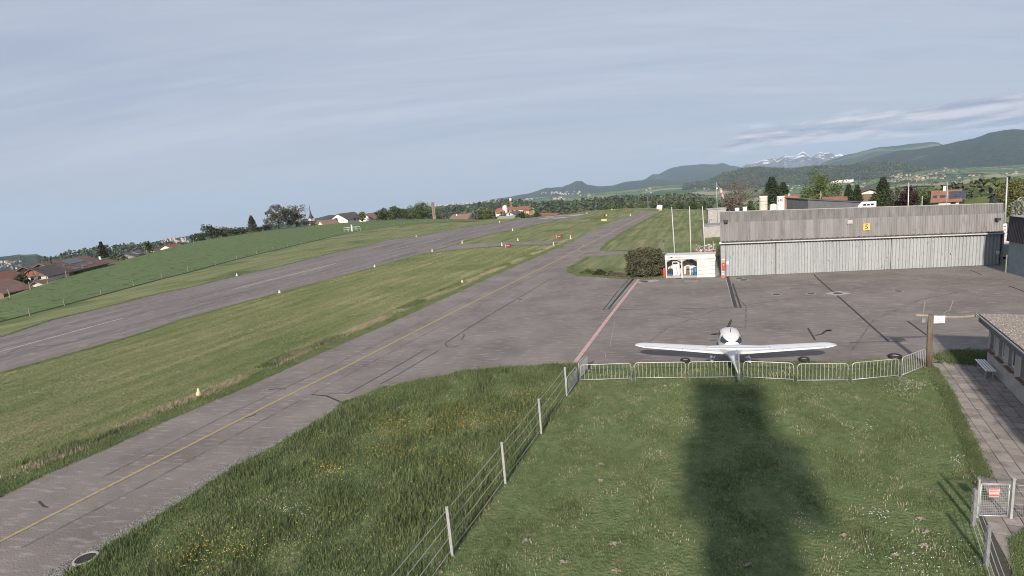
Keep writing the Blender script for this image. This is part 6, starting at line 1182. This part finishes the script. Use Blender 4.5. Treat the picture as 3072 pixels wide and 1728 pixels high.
# ------------------------------------------------------------------ airfield signs, cones, meadow fences
def cone(px, py, label, hgt=.5, yel=True):
    p = at(px, py); hgt = .46 + (hgt - .5) * .55; r = empty('edge_marker', p, 0, label, 'marker', 'conical edge markers along runway and taxiways'); m = MB(); m.lathe([(.20, 0), (.19, .03), (.07, hgt * .72)], n=14); m.build('cone', mat('marker_pale_yellow', (.62, .50, .26), (.55, .46, .27), scale=4, rough=.6) if yel else mat('marker_cream', (.66, .58, .46), (.58, .50, .40), scale=4, rough=.6), r); m = MB(); m.lathe([(.07, hgt * .72), (.045, hgt * .95), (.02, hgt)], n=10); m.build('tip', M_white, r)
for px, py, l, h, yl in ((598, 1187, 'pale yellow cone in the grass left of the taxiway, nearest the camera', .48, True), (1387, 851, 'cone in the dry verge of the taxiway left of the apron', .5, False), (711, 828, 'cone at the far edge of the runway, left side', .5, False), (839, 880, 'cone on the near runway edge, leftmost', .4, False), (1124, 802, 'cone on the near runway edge before the connector', .5, False), (1297, 755, 'cone at the runway corner of the connector, near side', .7, True), (1387, 730, 'cone at the runway corner of the connector, far side', .9, True), (1249, 711, 'cone on the far runway edge opposite the connector', .5, False), (1554, 722, 'cone on the far side of the connector, in the middle', .7, True), (1506, 737, 'cone just left of the nearer red sign', .8, True), (1661, 738, 'cone at the tip of the grass triangle by the taxiway', .9, True), (1712, 717, 'cone right of the farther red sign', .9, True), (1891, 648, 'cone beside the distant part of the taxiway', 1.0, True), (1538, 692, 'cone on the near runway edge beyond the connector', .7, False), (1761, 642, 'cone at the end of the runway threshold', .8, False), (1499, 668, 'cone on the far runway edge near its end', .8, False), (1836, 630, 'cone in the grass near the taxiway end', .9, False)): cone(px, py, l, h, yl)
def redsign(x0, y0, x1, y1, label):
    A, B = at(x0, y1 + 1.5), at(x1, y1 + 1.5); L = (B - A).length; h = over(A, y0, x0); root = empty('runway_sign', A, q2(A, B), label, 'sign', 'red runway holding position signs'); m = MB(); m.box((L / 2, 0, h * .56), (L, .25, h * .80)); bd = m.build('panel', mat('sign_dark_red', (.26, .05, .045), (.21, .05, .045), scale=3, rough=.6), root)
    for k in (.12, .88): m = MB(); m.box((L * k, 0, h * .1), (.08, .1, h * .2)); m.build('leg', M_galvd, root)
    m = MB(); m.box((-.04, 0, h * .5), (.10, .3, h * .9)); m.build('end_plate', mat('pale_pink_plate', (.5, .36, .33), rough=.7), root); text_mesh('lettering', '09-27', h * .42, M_white, bd, (L / 2, -.14, h * .56), (math.pi / 2, 0, 0), .004)
redsign(1519, 731.5, 1533, 741.5, 'red runway sign reading 09-27, on the near side of the connector'); redsign(1672, 705, 1686, 713.5, 'red runway sign reading 09-27, on the far side of the connector')
def board(name, x0, y0, x1, y1, label, m, cat='board', lift=.15):
    A, B = at(x0, y1), at(x1, y1); L = (B - A).length; h = over(A, y0, x0); root = empty(name, A, q2(A, B), label, cat); q = MB(); q.box((L / 2, 0, h * .55), (L, .2, h * .85)); q.build('panel', m, root)
    for k in (.15, .85): q = MB(); q.box((L * k, .05, h * .1), (.08, .08, h * .2)); q.build('leg', M_galvd, root)
M_ylb = mat('pale_yellow_board', (.66, .56, .20), (.60, .50, .2), scale=2, rough=.6)
board('yellow_board', 1805, 657, 1820, 664, 'yellow marker board in the grass between runway and taxiway', M_ylb); board('yellow_board', 1977, 627, 1986, 632, 'distant yellow board at the end of the taxiway', M_ylb); board('dark_board', 1812, 643.5, 1817.5, 649, 'dark equipment box in the grass near the runway end', M_dark); board('cream_board', 1817.8, 643, 1821, 649.5, 'cream board right beside the dark equipment box', M_ylb); board('dark_board', 1881, 632, 1886, 636, 'small dark red box in the grass by the far taxiway', M_red)
B = far(1980, 626, 182); r = empty('white_car', (B.x, B.y, 0), R_(68), 'white car parked beyond the end of the taxiway', 'car'); q = MB(); q.prism([(-2, .3), (2, .3), (2, .8), (1.2, .9), (.7, 1.4), (-1.1, 1.4), (-1.7, .9), (-2, .85)], -.8, .8, M=Matrix.Rotation(math.pi / 2, 4, 'X')); q.build('body', M_white, r)
for x in (-1.2, 1.2): q = MB(); q.lathe([(.32, -.82), (.32, .82)], n=12); q.v = [(a + x, c, b + .32) for a, b, c in q.v]; q.build('wheel', M_blk, r)
mast('thin_pole', 1971, 604, 186, .07, 'thin white pole beside the white car at the taxiway end', 0, 0); mast('thin_pole', 1943, 590, 330, .10, 'thin pole standing at the wood edge beyond the taxiway end', 0)
def equipment():
    A, B = at(1033, 696), at(1072, 694); L = (B - A).length; root = empty('weather_station', A, q2(A, B), 'white railed weather station at the meadow edge', 'instrument'); h = over(A, 683, 1033); m = MB()
    for y in (0, 1.6):
        for x in np.linspace(0, L, 4): m.tube([(x, y, 0), (x, y, h)], .05, 5)
        m.tube([(0, y, h), (L, y, h)], .055, 5); m.tube([(0, y, h * .55), (L, y, h * .55)], .04, 5)
    m.build('rails', mat('dull_white', (.5, .5, .49), rough=.7), root); m = MB(); t = over(A, 674, 1050); m.box((L * .5, .8, t / 2), (.4, .4, t)); m.build('post', M_white, root)
equipment()
def meadow_fence(pts, label, tops, w=.11):
    P = [at(*p) for p in pts]; o0 = P[0]; root = empty('pasture_fence', o0, 0, label, 'fence')
    for p, q in zip(P, tops): m = MB(); h = q; d = p - o0; m.tube([(d.x, d.y, 0), (d.x + random.uniform(-.05, .05), d.y, h)], [w * .55, w * .45], 6); m.build('post', mat('pale_stake', (.27, .25, .20), (.20, .185, .15), scale=5, rough=.9), root)
    m = MB()
    for f in (.45, .85):
        for i in range(len(P) - 1): a, b = P[i] - o0, P[i + 1] - o0; m.tube([(a.x, a.y, tops[i] * f), (b.x, b.y, tops[i + 1] * f)], .012, 4, cap=False)
    m.build('wires', M_galvd, root)
nf = [(-60, 970), (90, 947), (194, 918), (304, 886), (402, 859), (485.5, 834.5), (564, 813), (647, 797), (711, 778.5), (771, 763), (819.5, 751), (863, 741.5), (907, 731), (955, 722), (1101, 688), (1144, 681.5), (1180.5, 676.5), (1214, 673), (1246, 670.5), (1277, 667.5), (1342, 663)]
meadow_fence(nf, 'line of pale stakes along the near edge of the meadow', [.95 + .25 * (i > 12) for i in range(len(nf))])
cf = [(31, 893), (92, 868), (144, 850), (200, 832), (250, 815), (304, 798), (442, 763), (581, 731), (622, 722), (665, 714), (712, 704), (746, 700), (789, 694.5), (838, 687), (880, 683.5)]
meadow_fence(cf, 'line of tall wooden stakes along the meadow crest', [1.4] * 6 + [1.5] * 9, .18)
# ------------------------------------------------------------------ villages: each house its own object, a few pixels big
def far_house_mesh(name, L, W, h, rr, wall, roof):
    m = MB(); a, b = L / 2, W / 2; m.add([(-a, -b, -6), (a, -b, -6), (a, b, -6), (-a, b, -6), (-a, -b, h), (a, -b, h), (a, b, h), (-a, b, h), (-a, 0, h + rr), (a, 0, h + rr)], [(0, 1, 5, 4), (1, 2, 6, 9, 5), (2, 3, 7, 6), (3, 0, 4, 8, 7)], 0)
    o = .6; m.add([(-a - o, -b - o, h - .3), (a + o, -b - o, h - .3), (a + o, 0, h + rr + .1), (-a - o, 0, h + rr + .1), (a + o, b + o, h - .3), (-a - o, b + o, h - .3)], [(0, 1, 2, 3), (3, 2, 4, 5)], 1)
    o_ = m.build(name, [wall, roof]); me = o_.data; bpy.data.objects.remove(o_); return me
V_W = hm('village_plaster', (.50, .48, .45)); V_C = hm('village_cream', (.44, .40, .34))
HM = [far_house_mesh('village_house', 12, 9, 5.5, 3.5, V_W, T_BRN), far_house_mesh('village_house', 14, 10, 6, 4, V_C, T_ORG), far_house_mesh('village_house', 10, 8, 5, 3, V_W, T_DRK), far_house_mesh('village_house', 18, 11, 6, 4, V_W, T_RED), far_house_mesh('village_house', 11, 9, 5.5, 3.5, V_C, T_BRN)]
def block_mesh(name, a, b, h, m1):
    m = MB(); m.box((0, 0, h / 2 - 6), (a, b, h + 12)); m.box((0, 0, h + .8), (a * .5, b * .5, 1.8)); o = m.build(name, m1); me = o.data; bpy.data.objects.remove(o); return me
W_PINK = hm('pale_pink_plaster', (.46, .38, .35))
BM = [block_mesh('apartment_block', 26, 14, 24, V_W), block_mesh('apartment_block', 18, 16, 34, W_PINK), block_mesh('apartment_block', 40, 14, 16, V_W), block_mesh('apartment_block', 16, 14, 42, W_PINK)]
def village(x0, x1, y0, y1, n, label, group, seed, rmin=350, ms=HM, sc=(.5, .8), name='village_house', cat='house'):
    rg = random.Random(seed); k = 0; tries = 0
    while k < n and tries < n * 12:
        tries += 1; p = hit(rg.uniform(x0, x1), y0 + (y1 - y0) * rg.random(), rmin)
        if p is None: continue
        o = bpy.data.objects.new(name, rg.choice(ms)); COL.objects.link(o); o.location = p; o.rotation_euler.z = rg.choice([.2, 1.77, .5, -.3]) + rg.uniform(-.2, .2); s = rg.uniform(*sc); o.scale = (s, s, s); tag(o, label, cat, group); k += 1
village(2655, 2830, 524, 550, 52, 'pale house of the main village on the slope behind the hangar', 'houses of the main village', 1); village(2700, 2885, 518, 536, 30, 'pale house of the main village on the slope behind the hangar', 'houses of the main village', 2)
village(2507, 2601, 546, 562, 26, 'pale house of the cluster right of the fresh green tree', 'houses right of the fresh green tree', 3); village(2892, 2960, 526, 539, 12, 'pale house of the scattered hamlet above the broadleaf wood', 'houses above the broadleaf wood', 4); village(2824, 2864, 505, 515, 9, 'house of the small hamlet highest under the dark mountain', 'houses under the dark mountain', 5); village(3015, 3056, 512, 524, 5, 'farm building by the right edge below the dark mountain', 'farm buildings below the dark mountain', 6)
village(2264, 2301, 546, 557, 9, 'house of the row below the long forested hill', 'houses below the forested hill', 7); village(2338, 2428, 547, 577, 16, 'house scattered between the conifers and the fresh green tree', 'houses between conifers and green tree', 8); village(2069, 2104, 552, 566, 10, 'house of the hamlet left of the forested hill', 'houses left of the forested hill', 9); village(2043, 2090, 572, 580, 6, 'farmhouse in the green fields left of the windsock', 'farmhouses in the fields', 10); village(2106, 2140, 566, 576, 5, 'house by the trees above the windsock', 'houses above the windsock', 11)
village(1620, 1745, 575, 584, 30, 'house of the distant village below the peaked hill', 'houses below the peaked hill', 12, 2500, sc=(1, 1.5)); village(1655, 1690, 592, 600, 9, 'house of the hamlet by the pale field', 'houses by the pale field', 13, 1500, sc=(1, 1.4)); village(1736, 1775, 580, 590, 9, 'house of the hamlet right of the pale field', 'houses right of the pale field', 14, 1500); village(1575, 1600, 594, 600, 6, 'house of the hamlet behind the crane', 'houses behind the crane', 15, 1500); village(1925, 1965, 564, 578, 6, 'house among the trees above the taxiway wood', 'houses above the taxiway wood', 16, 1500)
village(0, 62, 784, 806, 26, 'pale house of the valley village at the left edge', 'houses of the left valley village', 17, 500)
village(480, 572, 716, 734, 30, 'white block of the town behind the meadow crest on the left', 'blocks of the left town', 18, 1800, BM, (.3, .6), 'apartment_block', 'apartment block'); village(132, 152, 762, 768, 3, 'white block on the left wooded hill', 'blocks on the left hill', 19, 900, BM, (.3, .5), 'apartment_block', 'apartment block')
def far_city():
    rg = random.Random(5)
    for k in range(58):
        px = rg.uniform(1305, 1500); r = rg.uniform(5050, 5350); d = far(px, 600, r); o = bpy.data.objects.new('apartment_block', rg.choice(BM)); COL.objects.link(o); o.location = (d.x, d.y, float(H(np.array([d.x]), np.array([d.y]))[0]) - 3); o.rotation_euler.z = rg.uniform(-.6, .6); s = rg.uniform(.5, .8); o.scale = (s, s, s * rg.uniform(.4, .9)); tag(o, 'pale tower block of the far city on the horizon', 'apartment block', 'tower blocks of the far city')
far_city()
b = hit(2526, 549, 600)
if b: o = bpy.data.objects.new('long_white_building', block_mesh('long_white_building', 120, 18, 14, W_WHITE)); COL.objects.link(o); o.location = b; o.rotation_euler.z = .1; tag(o, 'long white flat roofed building below the forested hill', 'building')
def hedgerows():
    rg = np.random.default_rng(77); n = 26000; az = rg.uniform(-.75, .95, n); r = np.exp(rg.uniform(math.log(420), math.log(5200), n)); X, Y = np.sin(az) * r, np.cos(az) * r
    q = np.sin(X / 130 + 2 * np.sin(Y / 300)) + np.sin(Y / 95 + 1.7 * np.sin(X / 210)) + .8 * np.sin((X + Y) / 61); keep = (q > 1.75) | (rg.random(n) < .012); X, Y, r = X[keep], Y[keep], r[keep]; Z = H(X, Y); n = len(X); k = 9; h = rg.uniform(6, 14, n)
    d = rg.normal(size=(n, k, 3)); d /= np.linalg.norm(d, axis=2)[..., None]; C = np.stack([X[:, None] + d[..., 0] * h[:, None] * .4, Y[:, None] + d[..., 1] * h[:, None] * .4, Z[:, None] + h[:, None] * (.45 + .42 * d[..., 2])], -1).reshape(-1, 3)
    V, Fa = quads(C, np.repeat(h * .24, k) * rg.uniform(.7, 1.2, n * k), rg, .2); o = np_mesh('hedgerows', V, Fa, MATS['forest_leaf']); tag(o, 'hedgerows and copses scattered over the far valley fields', 'trees', kind='stuff')
hedgerows()
def village_trees():
    rg = np.random.default_rng(91); P = []
    for x0, x1, y0, y1, n, rm in ((2640, 2890, 518, 556, 170, 350), (2490, 2610, 542, 566, 60, 350), (2885, 2965, 524, 541, 30, 350), (2260, 2430, 545, 578, 70, 350), (2040, 2140, 552, 582, 50, 350), (1600, 1780, 575, 602, 80, 1500), (0, 66, 782, 812, 50, 500), (480, 575, 714, 738, 40, 1800), (2815, 2870, 504, 517, 20, 350)):
        for _ in range(n):
            p = hit(rg.uniform(x0, x1), rg.uniform(y0, y1), rm)
            if p is not None: P.append(p)
    A = np.array([list(p) for p in P]); n = len(A); k = 10; h = rg.uniform(6, 13, n); d = rg.normal(size=(n, k, 3)); d /= np.linalg.norm(d, axis=2)[..., None]; C = (A[:, None] + d * (h * .4)[:, None, None] + np.array([0, 0, .45]) * h[:, None, None]).reshape(-1, 3)
    V, Fa = quads(C, np.repeat(h * .25, k) * rg.uniform(.7, 1.2, n * k), rg, .2); o = np_mesh('village_trees', V, Fa, MATS['forest_leaf']); tag(o, 'garden trees standing between the far village houses', 'trees', kind='stuff')
village_trees()

# ------------------------------------------------------------------ grass and flowers
FG = [(150, 1760), (271, 1672), (377, 1608), (543, 1505), (628, 1449), (800, 1349), (976, 1254), (1023, 1211), (1142, 1165), (1252, 1140), (1400, 1117), (1501, 1103), (1618, 1097), (1721, 1095), (2040, 1089), (2258, 1089), (2543, 1086), (2670, 1077), (2778, 1079), (2793, 1100), (2840, 1182), (2896, 1316.7), (2946, 1435), (2925, 1570), (2950, 1640), (2975, 1728), (3000, 1860), (1500, 1980), (0, 1900)]
FGP = [(p.x, p.y) for p in G(FG)]
sheet('lawn', G(FG), 0.012, M_lawn, 0.05, .4)
fence_ln = [(p.x, p.y) for p in (fp[0], fp[3])]
def side_left(x, y):   # left of the wire fence
    (x1, y1), (x2, y2) = fence_ln; return (x2 - x1) * (y - y1) - (y2 - y1) * (x - x1) < 0
def sample_poly(poly, n, rg, power=1.0, rmax=1e9):
    P = np.array(poly); az = np.arctan2(P[:, 0], P[:, 1]); rr = np.hypot(P[:, 0], P[:, 1]); a0, a1, r0, r1 = az.min(), az.max(), max(rr.min() * .8, 8), min(rr.max(), rmax); X = []; Y = []; c = 0
    while c < n:
        a = rg.uniform(a0, a1, n); u = rg.random(n); r = np.sqrt(r0 ** 2 + u * (r1 ** 2 - r0 ** 2)) if power == 1.0 else r0 * (r1 / r0) ** u
        x, y = np.sin(a) * r, np.cos(a) * r; k = inpoly(x, y, poly); X.append(x[k]); Y.append(y[k]); c += k.sum()
        if c == 0: break
    return np.concatenate(X)[:n], np.concatenate(Y)[:n]
def pnoise(x, y, s, seed):
    rg = np.random.default_rng(seed); o = 0
    for k in range(5): a = rg.uniform(0, 6.28); f = s * rg.uniform(.6, 1.8); o = o + np.sin((x * math.cos(a) + y * math.sin(a)) * f + rg.uniform(0, 6.28) + 1.3 * np.sin((x * math.sin(a) - y * math.cos(a)) * f * .7))
    return o / 2.5
WELL = at(258, 1679)
def tufts(name, X, Y, Hh, Wd, blades, m, rg, label, z=0.0, spread=.05, lean=.35, cat='grass'):
    kk = np.hypot(X - WELL.x, Y - WELL.y) > .40; X, Y = X[kk], Y[kk]; Hh = np.broadcast_to(np.asarray(Hh, float), kk.shape)[kk]; Wd = np.broadcast_to(np.asarray(Wd, float), kk.shape)[kk]
    n = len(X) * blades; X = np.repeat(X, blades) + rg.normal(0, 1, n) * spread; Y = np.repeat(Y, blades) + rg.normal(0, 1, n) * spread; h = np.repeat(Hh, blades) * rg.uniform(.55, 1.15, n); w = np.repeat(Wd, blades) * rg.uniform(.7, 1.2, n) if np.ndim(Wd) else Wd * rg.uniform(.7, 1.2, n)
    a = rg.uniform(0, 6.28, n); l = rg.uniform(0, 6.28, n); B = np.stack([X, Y, np.full(n, z)], 1); dx = np.stack([np.cos(a) * w, np.sin(a) * w, 0 * a], 1); ln = np.stack([np.cos(l), np.sin(l), 0 * l], 1) * (h * lean * rg.random(n))[:, None]
    mid = B + ln * .35 + np.stack([0 * h, 0 * h, h * .6], 1); tip = B + ln + np.stack([0 * h, 0 * h, h], 1)
    V = np.stack([B - dx, B + dx, mid + dx * .7, tip, mid - dx * .7], 1).reshape(-1, 3); o = np.arange(n)[:, None] * 5
    Fa = np.concatenate([o + np.array([[0, 1, 2, 4]]), o + np.array([[4, 2, 3, 3]])], 0)
    Fa = np.concatenate([(o + np.array([[0, 1, 2]])), (o + np.array([[0, 2, 4]])), (o + np.array([[4, 2, 3]]))], 0)
    ob = np_mesh(name, V, Fa, m); return tag(ob, label, cat, kind='stuff')
M_gr = mat('grass_blade', (.132, .188, .078), (.228, .272, .130), scale=.7, detail=5, rough=.8, island=.42, spec=.15, trans=.42, lo=.3, hi=.7, c3=(.32, .30, .20), s3=.6, lo3=.62, hi3=.75)
M_grd = mat('lush_blade', (.125, .168, .075), (.200, .238, .115), scale=.6, detail=5, rough=.8, island=.42, spec=.15, trans=.42, lo=.3, hi=.7)
M_dry = mat('dry_stalk', (.42, .36, .26), (.29, .26, .175), scale=1.2, rough=.9, island=.35, spec=.1, trans=.2)
def build_grass():
    rg = np.random.default_rng(3)
    x, y = sample_poly(FGP, 105000, rg); L = side_left(x, y); q = pnoise(x, y, 1.6, 4)
    h = np.where(L, .13 + .07 * np.clip(q, -1, 1.5), .050 + .022 * np.clip(q, -1, 1.5)); dark = (q + rg.normal(0, .5, len(x)) > .75) | (L & (rg.random(len(x)) < .25))
    tufts('grass', x[~dark], y[~dark], h[~dark], .010, 4, M_gr, rg, 'short green grass of the lawn in front of the barriers'); tufts('grass', x[dark], y[dark], h[dark] * 1.25, .012, 4, M_grd, rg, 'darker lush grass tufts of the foreground lawn')
    x, y = sample_poly(FGP, 26000, rg); k = (pnoise(x, y, 2.2, 9) + rg.normal(0, .45, len(x)) > .62); tufts('dry_grass', x[k], y[k], np.full(k.sum(), .11), .009, 3, M_dry, rg, 'straw coloured blades mixed into the foreground lawn')
    # meadow-grass clumps left of the fence
    x, y = sample_poly(FGP, 9000, rg); k = side_left(x, y) & (pnoise(x, y, .9, 12) > .25); tufts('tall_grass', x[k], y[k], rg.uniform(.22, .42, k.sum()), .012, 9, M_grd, rg, 'tall clumps of meadow grass left of the wire fence', spread=.07, lean=.6)
    # verge of the taxiway: mown strip and the dry uncut rim
    Lp = [p.to_2d() for p in G(TX_L)]; d_all = []
    seg = [(Lp[i], Lp[i + 1]) for i in range(1, len(Lp) - 4)]; ln = np.array([(b - a).length for a, b in seg]); A = np.array([list(s[0]) for s in seg]); D = np.array([list(s[1] - s[0]) for s in seg]); nr = np.stack([-D[:, 1], D[:, 0]], 1); nr /= np.linalg.norm(nr, axis=1)[:, None]
    def along(n, lo, hi):
        w = ln / np.hypot(A[:, 0], A[:, 1]) ** .8; i = rg.choice(len(seg), n, p=w / w.sum()); f = rg.random(n); o = rg.uniform(lo, hi, n); P = A[i] + D[i] * f[:, None] + nr[i] * o[:, None]; return P[:, 0], P[:, 1]
    x, y = along(30000, -.04, 1.6); tufts('grass', x, y, rg.uniform(.04, .10, len(x)), .012, 4, M_gr, rg, 'green verge grass along the far edge of the taxiway')
    x, y = along(20000, 1.0, 2.1); q = pnoise(x, y, .8, 21); k = q + rg.normal(0, .4, len(x)) > -.15; tufts('dry_grass', x[k], y[k], rg.uniform(.10, .26, k.sum()), .010, 4, M_dry, rg, 'dry uncut grass rim along the taxiway', spread=.06, lean=.5)
    x, y = along(9000, 1.4, 2.6); k = pnoise(x, y, .6, 23) > .2; tufts('tall_grass', x[k], y[k], rg.uniform(.16, .32, k.sum()), .012, 6, M_grd, rg, 'dark uncut grass behind the dry rim of the taxiway', spread=.07)
    # short turf between taxiway and runway, denser towards the camera
    MID = TX_L[:13] + [(1660, 738), (1436, 744), (1320, 757)] + RW_LO[::-1][6:]; MP = [(p.x, p.y) for p in G(MID)]
    x, y = sample_poly(MP, 95000, rg, power=0); r = np.hypot(x, y); q = np.sin((x * math.cos(R_(20)) - y * math.sin(R_(20))) * 2.6) * .5 + pnoise(x, y, .5, 31) * .7
    dry = q + rg.normal(0, .6, len(x)) > .6; s = .0006 * r
    tufts('grass', x[~dry], y[~dry], .035 + s[~dry] * .8, .006 + s[~dry] * .42, 3, mat('mown_blade', (.148, .192, .080), (.232, .252, .122), scale=.5, rough=.85, island=.3, spec=.1, trans=.25), rg, 'mown turf between taxiway and runway', spread=.05); tufts('dry_grass', x[dry], y[dry], .03 + s[dry] * .7, .006 + s[dry] * .42, 3, mat('mown_straw', (.40, .36, .23), (.30, .28, .165), scale=.5, rough=.9, island=.3, spec=.1, trans=.2), rg, 'straw left lying on the mown turf', spread=.06, lean=1.6)
    # ragged edges of the runway, island and grass triangle
    def edge(name, pts, n, w, hgt, label, m):
        Q = [p.to_2d() for p in G(pts)]; sg = [(Q[i], Q[i + 1]) for i in range(len(Q) - 1)]; l = np.array([(b - a).length / max(20, a.length) for a, b in sg]); i = rg.choice(len(sg), n, p=l / l.sum()); f = rg.random(n); P = np.array([list(s[0]) for s in sg])[i] + np.array([list(s[1] - s[0]) for s in sg])[i] * f[:, None] + rg.normal(0, w, (n, 2)); r = np.hypot(P[:, 0], P[:, 1]); tufts(name, P[:, 0], P[:, 1], hgt + .0006 * r, .008 + .00022 * r, 3, m, rg, label, spread=.05)
    edge('grass', RW_LO[1:], 9000, .16, .05, 'ragged grass along the near runway edge', M_gr); edge('grass', RW_UP[:-1], 9000, .16, .05, 'ragged grass along the far runway edge', M_gr); edge('grass', [(1765, 771), (1756, 777), (1712, 803), (1706, 815), (1742, 827), (1795, 831), (1882, 836), (1985, 833)], 5000, .15, .07, 'ragged grass along the rim of the turf island', M_grd); edge('grass', TX_R[:5] + [(1883, 753), (2120, 757)], 5000, .18, .08, 'ragged grass along the right taxiway edge', M_grd); edge('grass', [(1262, 766), (1320, 757), (1436, 744), (1560, 736), (1666, 736), (1690, 742)], 3000, .2, .08, 'ragged grass along the near side of the connector', M_gr)
    edge('grass', [(2845, 1077), (2880, 1064), (2955, 1064), (2956, 1090), (2890, 1084), (2845, 1080)], 5000, .28, .12, 'patch of grass between apron and clubhouse corner', M_grd); edge('grass', [(2796, 1105), (2842, 1182), (2899, 1316), (2950, 1430)], 5000, .10, .09, 'long grass leaning over the edge of the footpath', M_grd)
build_grass()
def corner_grass():
    rg = np.random.default_rng(66); P = [(p.x, p.y) for p in G([(3024, 1618), (3060, 1600), (3072, 1585), (3250, 1570), (3300, 1800), (3060, 1800), (3040, 1728)])]; sheet('lawn_corner', [Vector(p) for p in P], 0.026, M_lawn, .02, .3); x, y = sample_poly(P, 4500, rg); tufts('grass', x, y, np.full(len(x), .07), .009, 4, M_gr, rg, 'small corner of grass below the gate at the lower right')
corner_grass()
M_byel = mat('buttercup_petal', (.55, .36, .045), (.62, .44, .08), scale=5, rough=.6, island=.2); M_bwht = mat('white_petal', (.62, .62, .58), (.5, .5, .46), scale=5, rough=.7, island=.2)
def flowers(name, X, Y, hlo, hhi, s, m, label, seed, stem=True):
    rg = np.random.default_rng(seed); n = len(X); C = np.stack([X, Y, rg.uniform(hlo, hhi, n)], 1); sz = s * rg.uniform(.7, 1.3, n); T = np.array([[1, 0, 0], [0, 1, 0], [-1, 0, 0], [0, -1, 0], [0, 0, .8], [0, 0, -.5]]); F = np.array([[0, 1, 4], [1, 2, 4], [2, 3, 4], [3, 0, 4], [1, 0, 5], [2, 1, 5], [3, 2, 5], [0, 3, 5]])
    V = (T[None] * sz[:, None, None] + C[:, None]).reshape(-1, 3); Fa = (F[None] + (np.arange(n) * 6)[:, None, None]).reshape(-1, 3); o = np_mesh(name, V, Fa, m); return tag(o, label, 'flowers', kind='stuff')
def build_flowers():
    rg = np.random.default_rng(8); Xs = []; Ys = []
    for px, py, w, h, n in ((1250, 1300, 95, 16, 170), (1400, 1275, 75, 18, 130), (1390, 1240, 60, 20, 110), (1520, 1265, 40, 18, 90), (1570, 1200, 40, 12, 90), (1000, 1420, 45, 12, 70), (1200, 1365, 60, 16, 120), (630, 1665, 70, 30, 80), (590, 1690, 60, 24, 45), (1380, 1395, 50, 20, 70), (1700, 1092, 25, 4, 60), (1180, 1275, 40, 10, 50), (740, 1640, 90, 30, 60), (1300, 1510, 90, 60, 70), (1000, 1600, 160, 60, 70), (1330, 1230, 160, 40, 120)):
        for _ in range(int(n * 1.5)): p = at(rg.normal(px, w * 1.05), rg.normal(py, h * 1.15)); Xs.append(p.x); Ys.append(p.y)
    X, Y = np.array(Xs), np.array(Ys); k = inpoly(X, Y, FGP) & side_left(X, Y); flowers('yellow_flowers', X[k], Y[k], .16, .28, .019, M_byel, 'yellow buttercups in patches left of the wire fence', 1)
    x, y = sample_poly(FGP, 5200, rg); k = (pnoise(x, y, 1.3, 41) + rg.normal(0, .35, len(x)) > .35); x, y = x[k], y[k]; L = side_left(x, y); flowers('white_flowers', x[~L], y[~L], .05, .13, .011, M_bwht, 'small white daisies dotted over the lawn', 2); flowers('white_flowers', x[L][::4], y[L][::4], .14, .24, .012, M_bwht, 'few white flowers in the tall grass left of the fence', 3)
    Xs = []; Ys = []
    for px, py, w, h, n in ((2700, 1170, 30, 14, 90), (2755, 1160, 30, 12, 80), (2580, 1290, 35, 14, 40), (2430, 1200, 26, 8, 40), (2050, 1270, 30, 12, 40), (2865, 1385, 22, 6, 26), (2640, 1550, 25, 14, 40), (2380, 1560, 30, 20, 40), (880, 1535, 45, 12, 50), (2760, 1690, 60, 30, 60), (2020, 1250, 200, 60, 60), (2260, 1330, 160, 50, 60), (1850, 1400, 120, 120, 60), (2600, 1650, 200, 60, 70)):
        for _ in range(n): p = at(rg.normal(px, w * .9), rg.normal(py, h * 1.0)); Xs.append(p.x); Ys.append(p.y)
    X, Y = np.array(Xs), np.array(Ys); k = inpoly(X, Y, FGP); flowers('white_flowers', X[k], Y[k], .08, .17, .016, M_bwht, 'dandelion clocks standing in loose groups in the grass', 4)
    # bare earth scrapes and molehills in the lawn
    mh = mat('crumbled_earth', (.22, .185, .145), (.30, .255, .20), scale=9, rough=1, bump=1, bscale=30, bdist=.03)
    for i, (px, py, s) in enumerate(((2245, 1700, .16), (1845, 1635, .2), (1850, 1715, .14), (2780, 1600, .16), (2770, 1640, .15), (2760, 1560, .15), (2685, 1670, .12), (2530, 1610, .12), (1995, 1160, .16), (2035, 1158, .16), (1690, 1690, .18), (1580, 1625, .16), (1800, 1445, .12), (1805, 1395, .12))):
        p = at(px, py); n = 34; s *= .8; rr = np.minimum(np.abs(rg.normal(0, .5, n)), 1.1) * s * 1.3; a = rg.uniform(0, 6.28, n); m = MB()
        for j in range(n):
            c = Vector((min(rr[j], s) * math.cos(a[j]), rr[j] * math.sin(a[j]) * .6, .03 + .07 * max(0, 1 - rr[j] / (s * 1.3)) * rg.random())); e = rg.uniform(.012, .04); m.add([c + Vector(v) * e for v in ((1, 0, 0), (0, 1, 0), (-1, 0, 0), (0, -1, 0), (.1, .1, .8))], [(0, 1, 4), (1, 2, 4), (2, 3, 4), (3, 0, 4)])
        o = m.build('earth_scrape', mh); o.location = p; tag(o, 'scrape of crumbled pale earth in the lawn', 'earth', 'earth scrapes in the lawn')
build_flowers()

# ------------------------------------------------------------------ the air over the valley
def haze():
    m = bpy.data.materials.new('valley_haze'); m.use_nodes = True; nt = m.node_tree; nt.nodes.clear(); o = nt.nodes.new('ShaderNodeOutputMaterial'); v = nt.nodes.new('ShaderNodeVolumePrincipled'); v.inputs['Color'].default_value = (.60, .78, 1.0, 1); v.inputs['Density'].default_value = 6.2e-5; nt.links.new(v.outputs[0], o.inputs['Volume'])
    b = MB(); b.box((0, 0, 0), (33000, 33000, 1500)); ob = b.build('haze', m); ob.location = (0, 0, -150); tag(ob, 'thin blue haze over the valley', 'haze', kind='stuff')
haze()
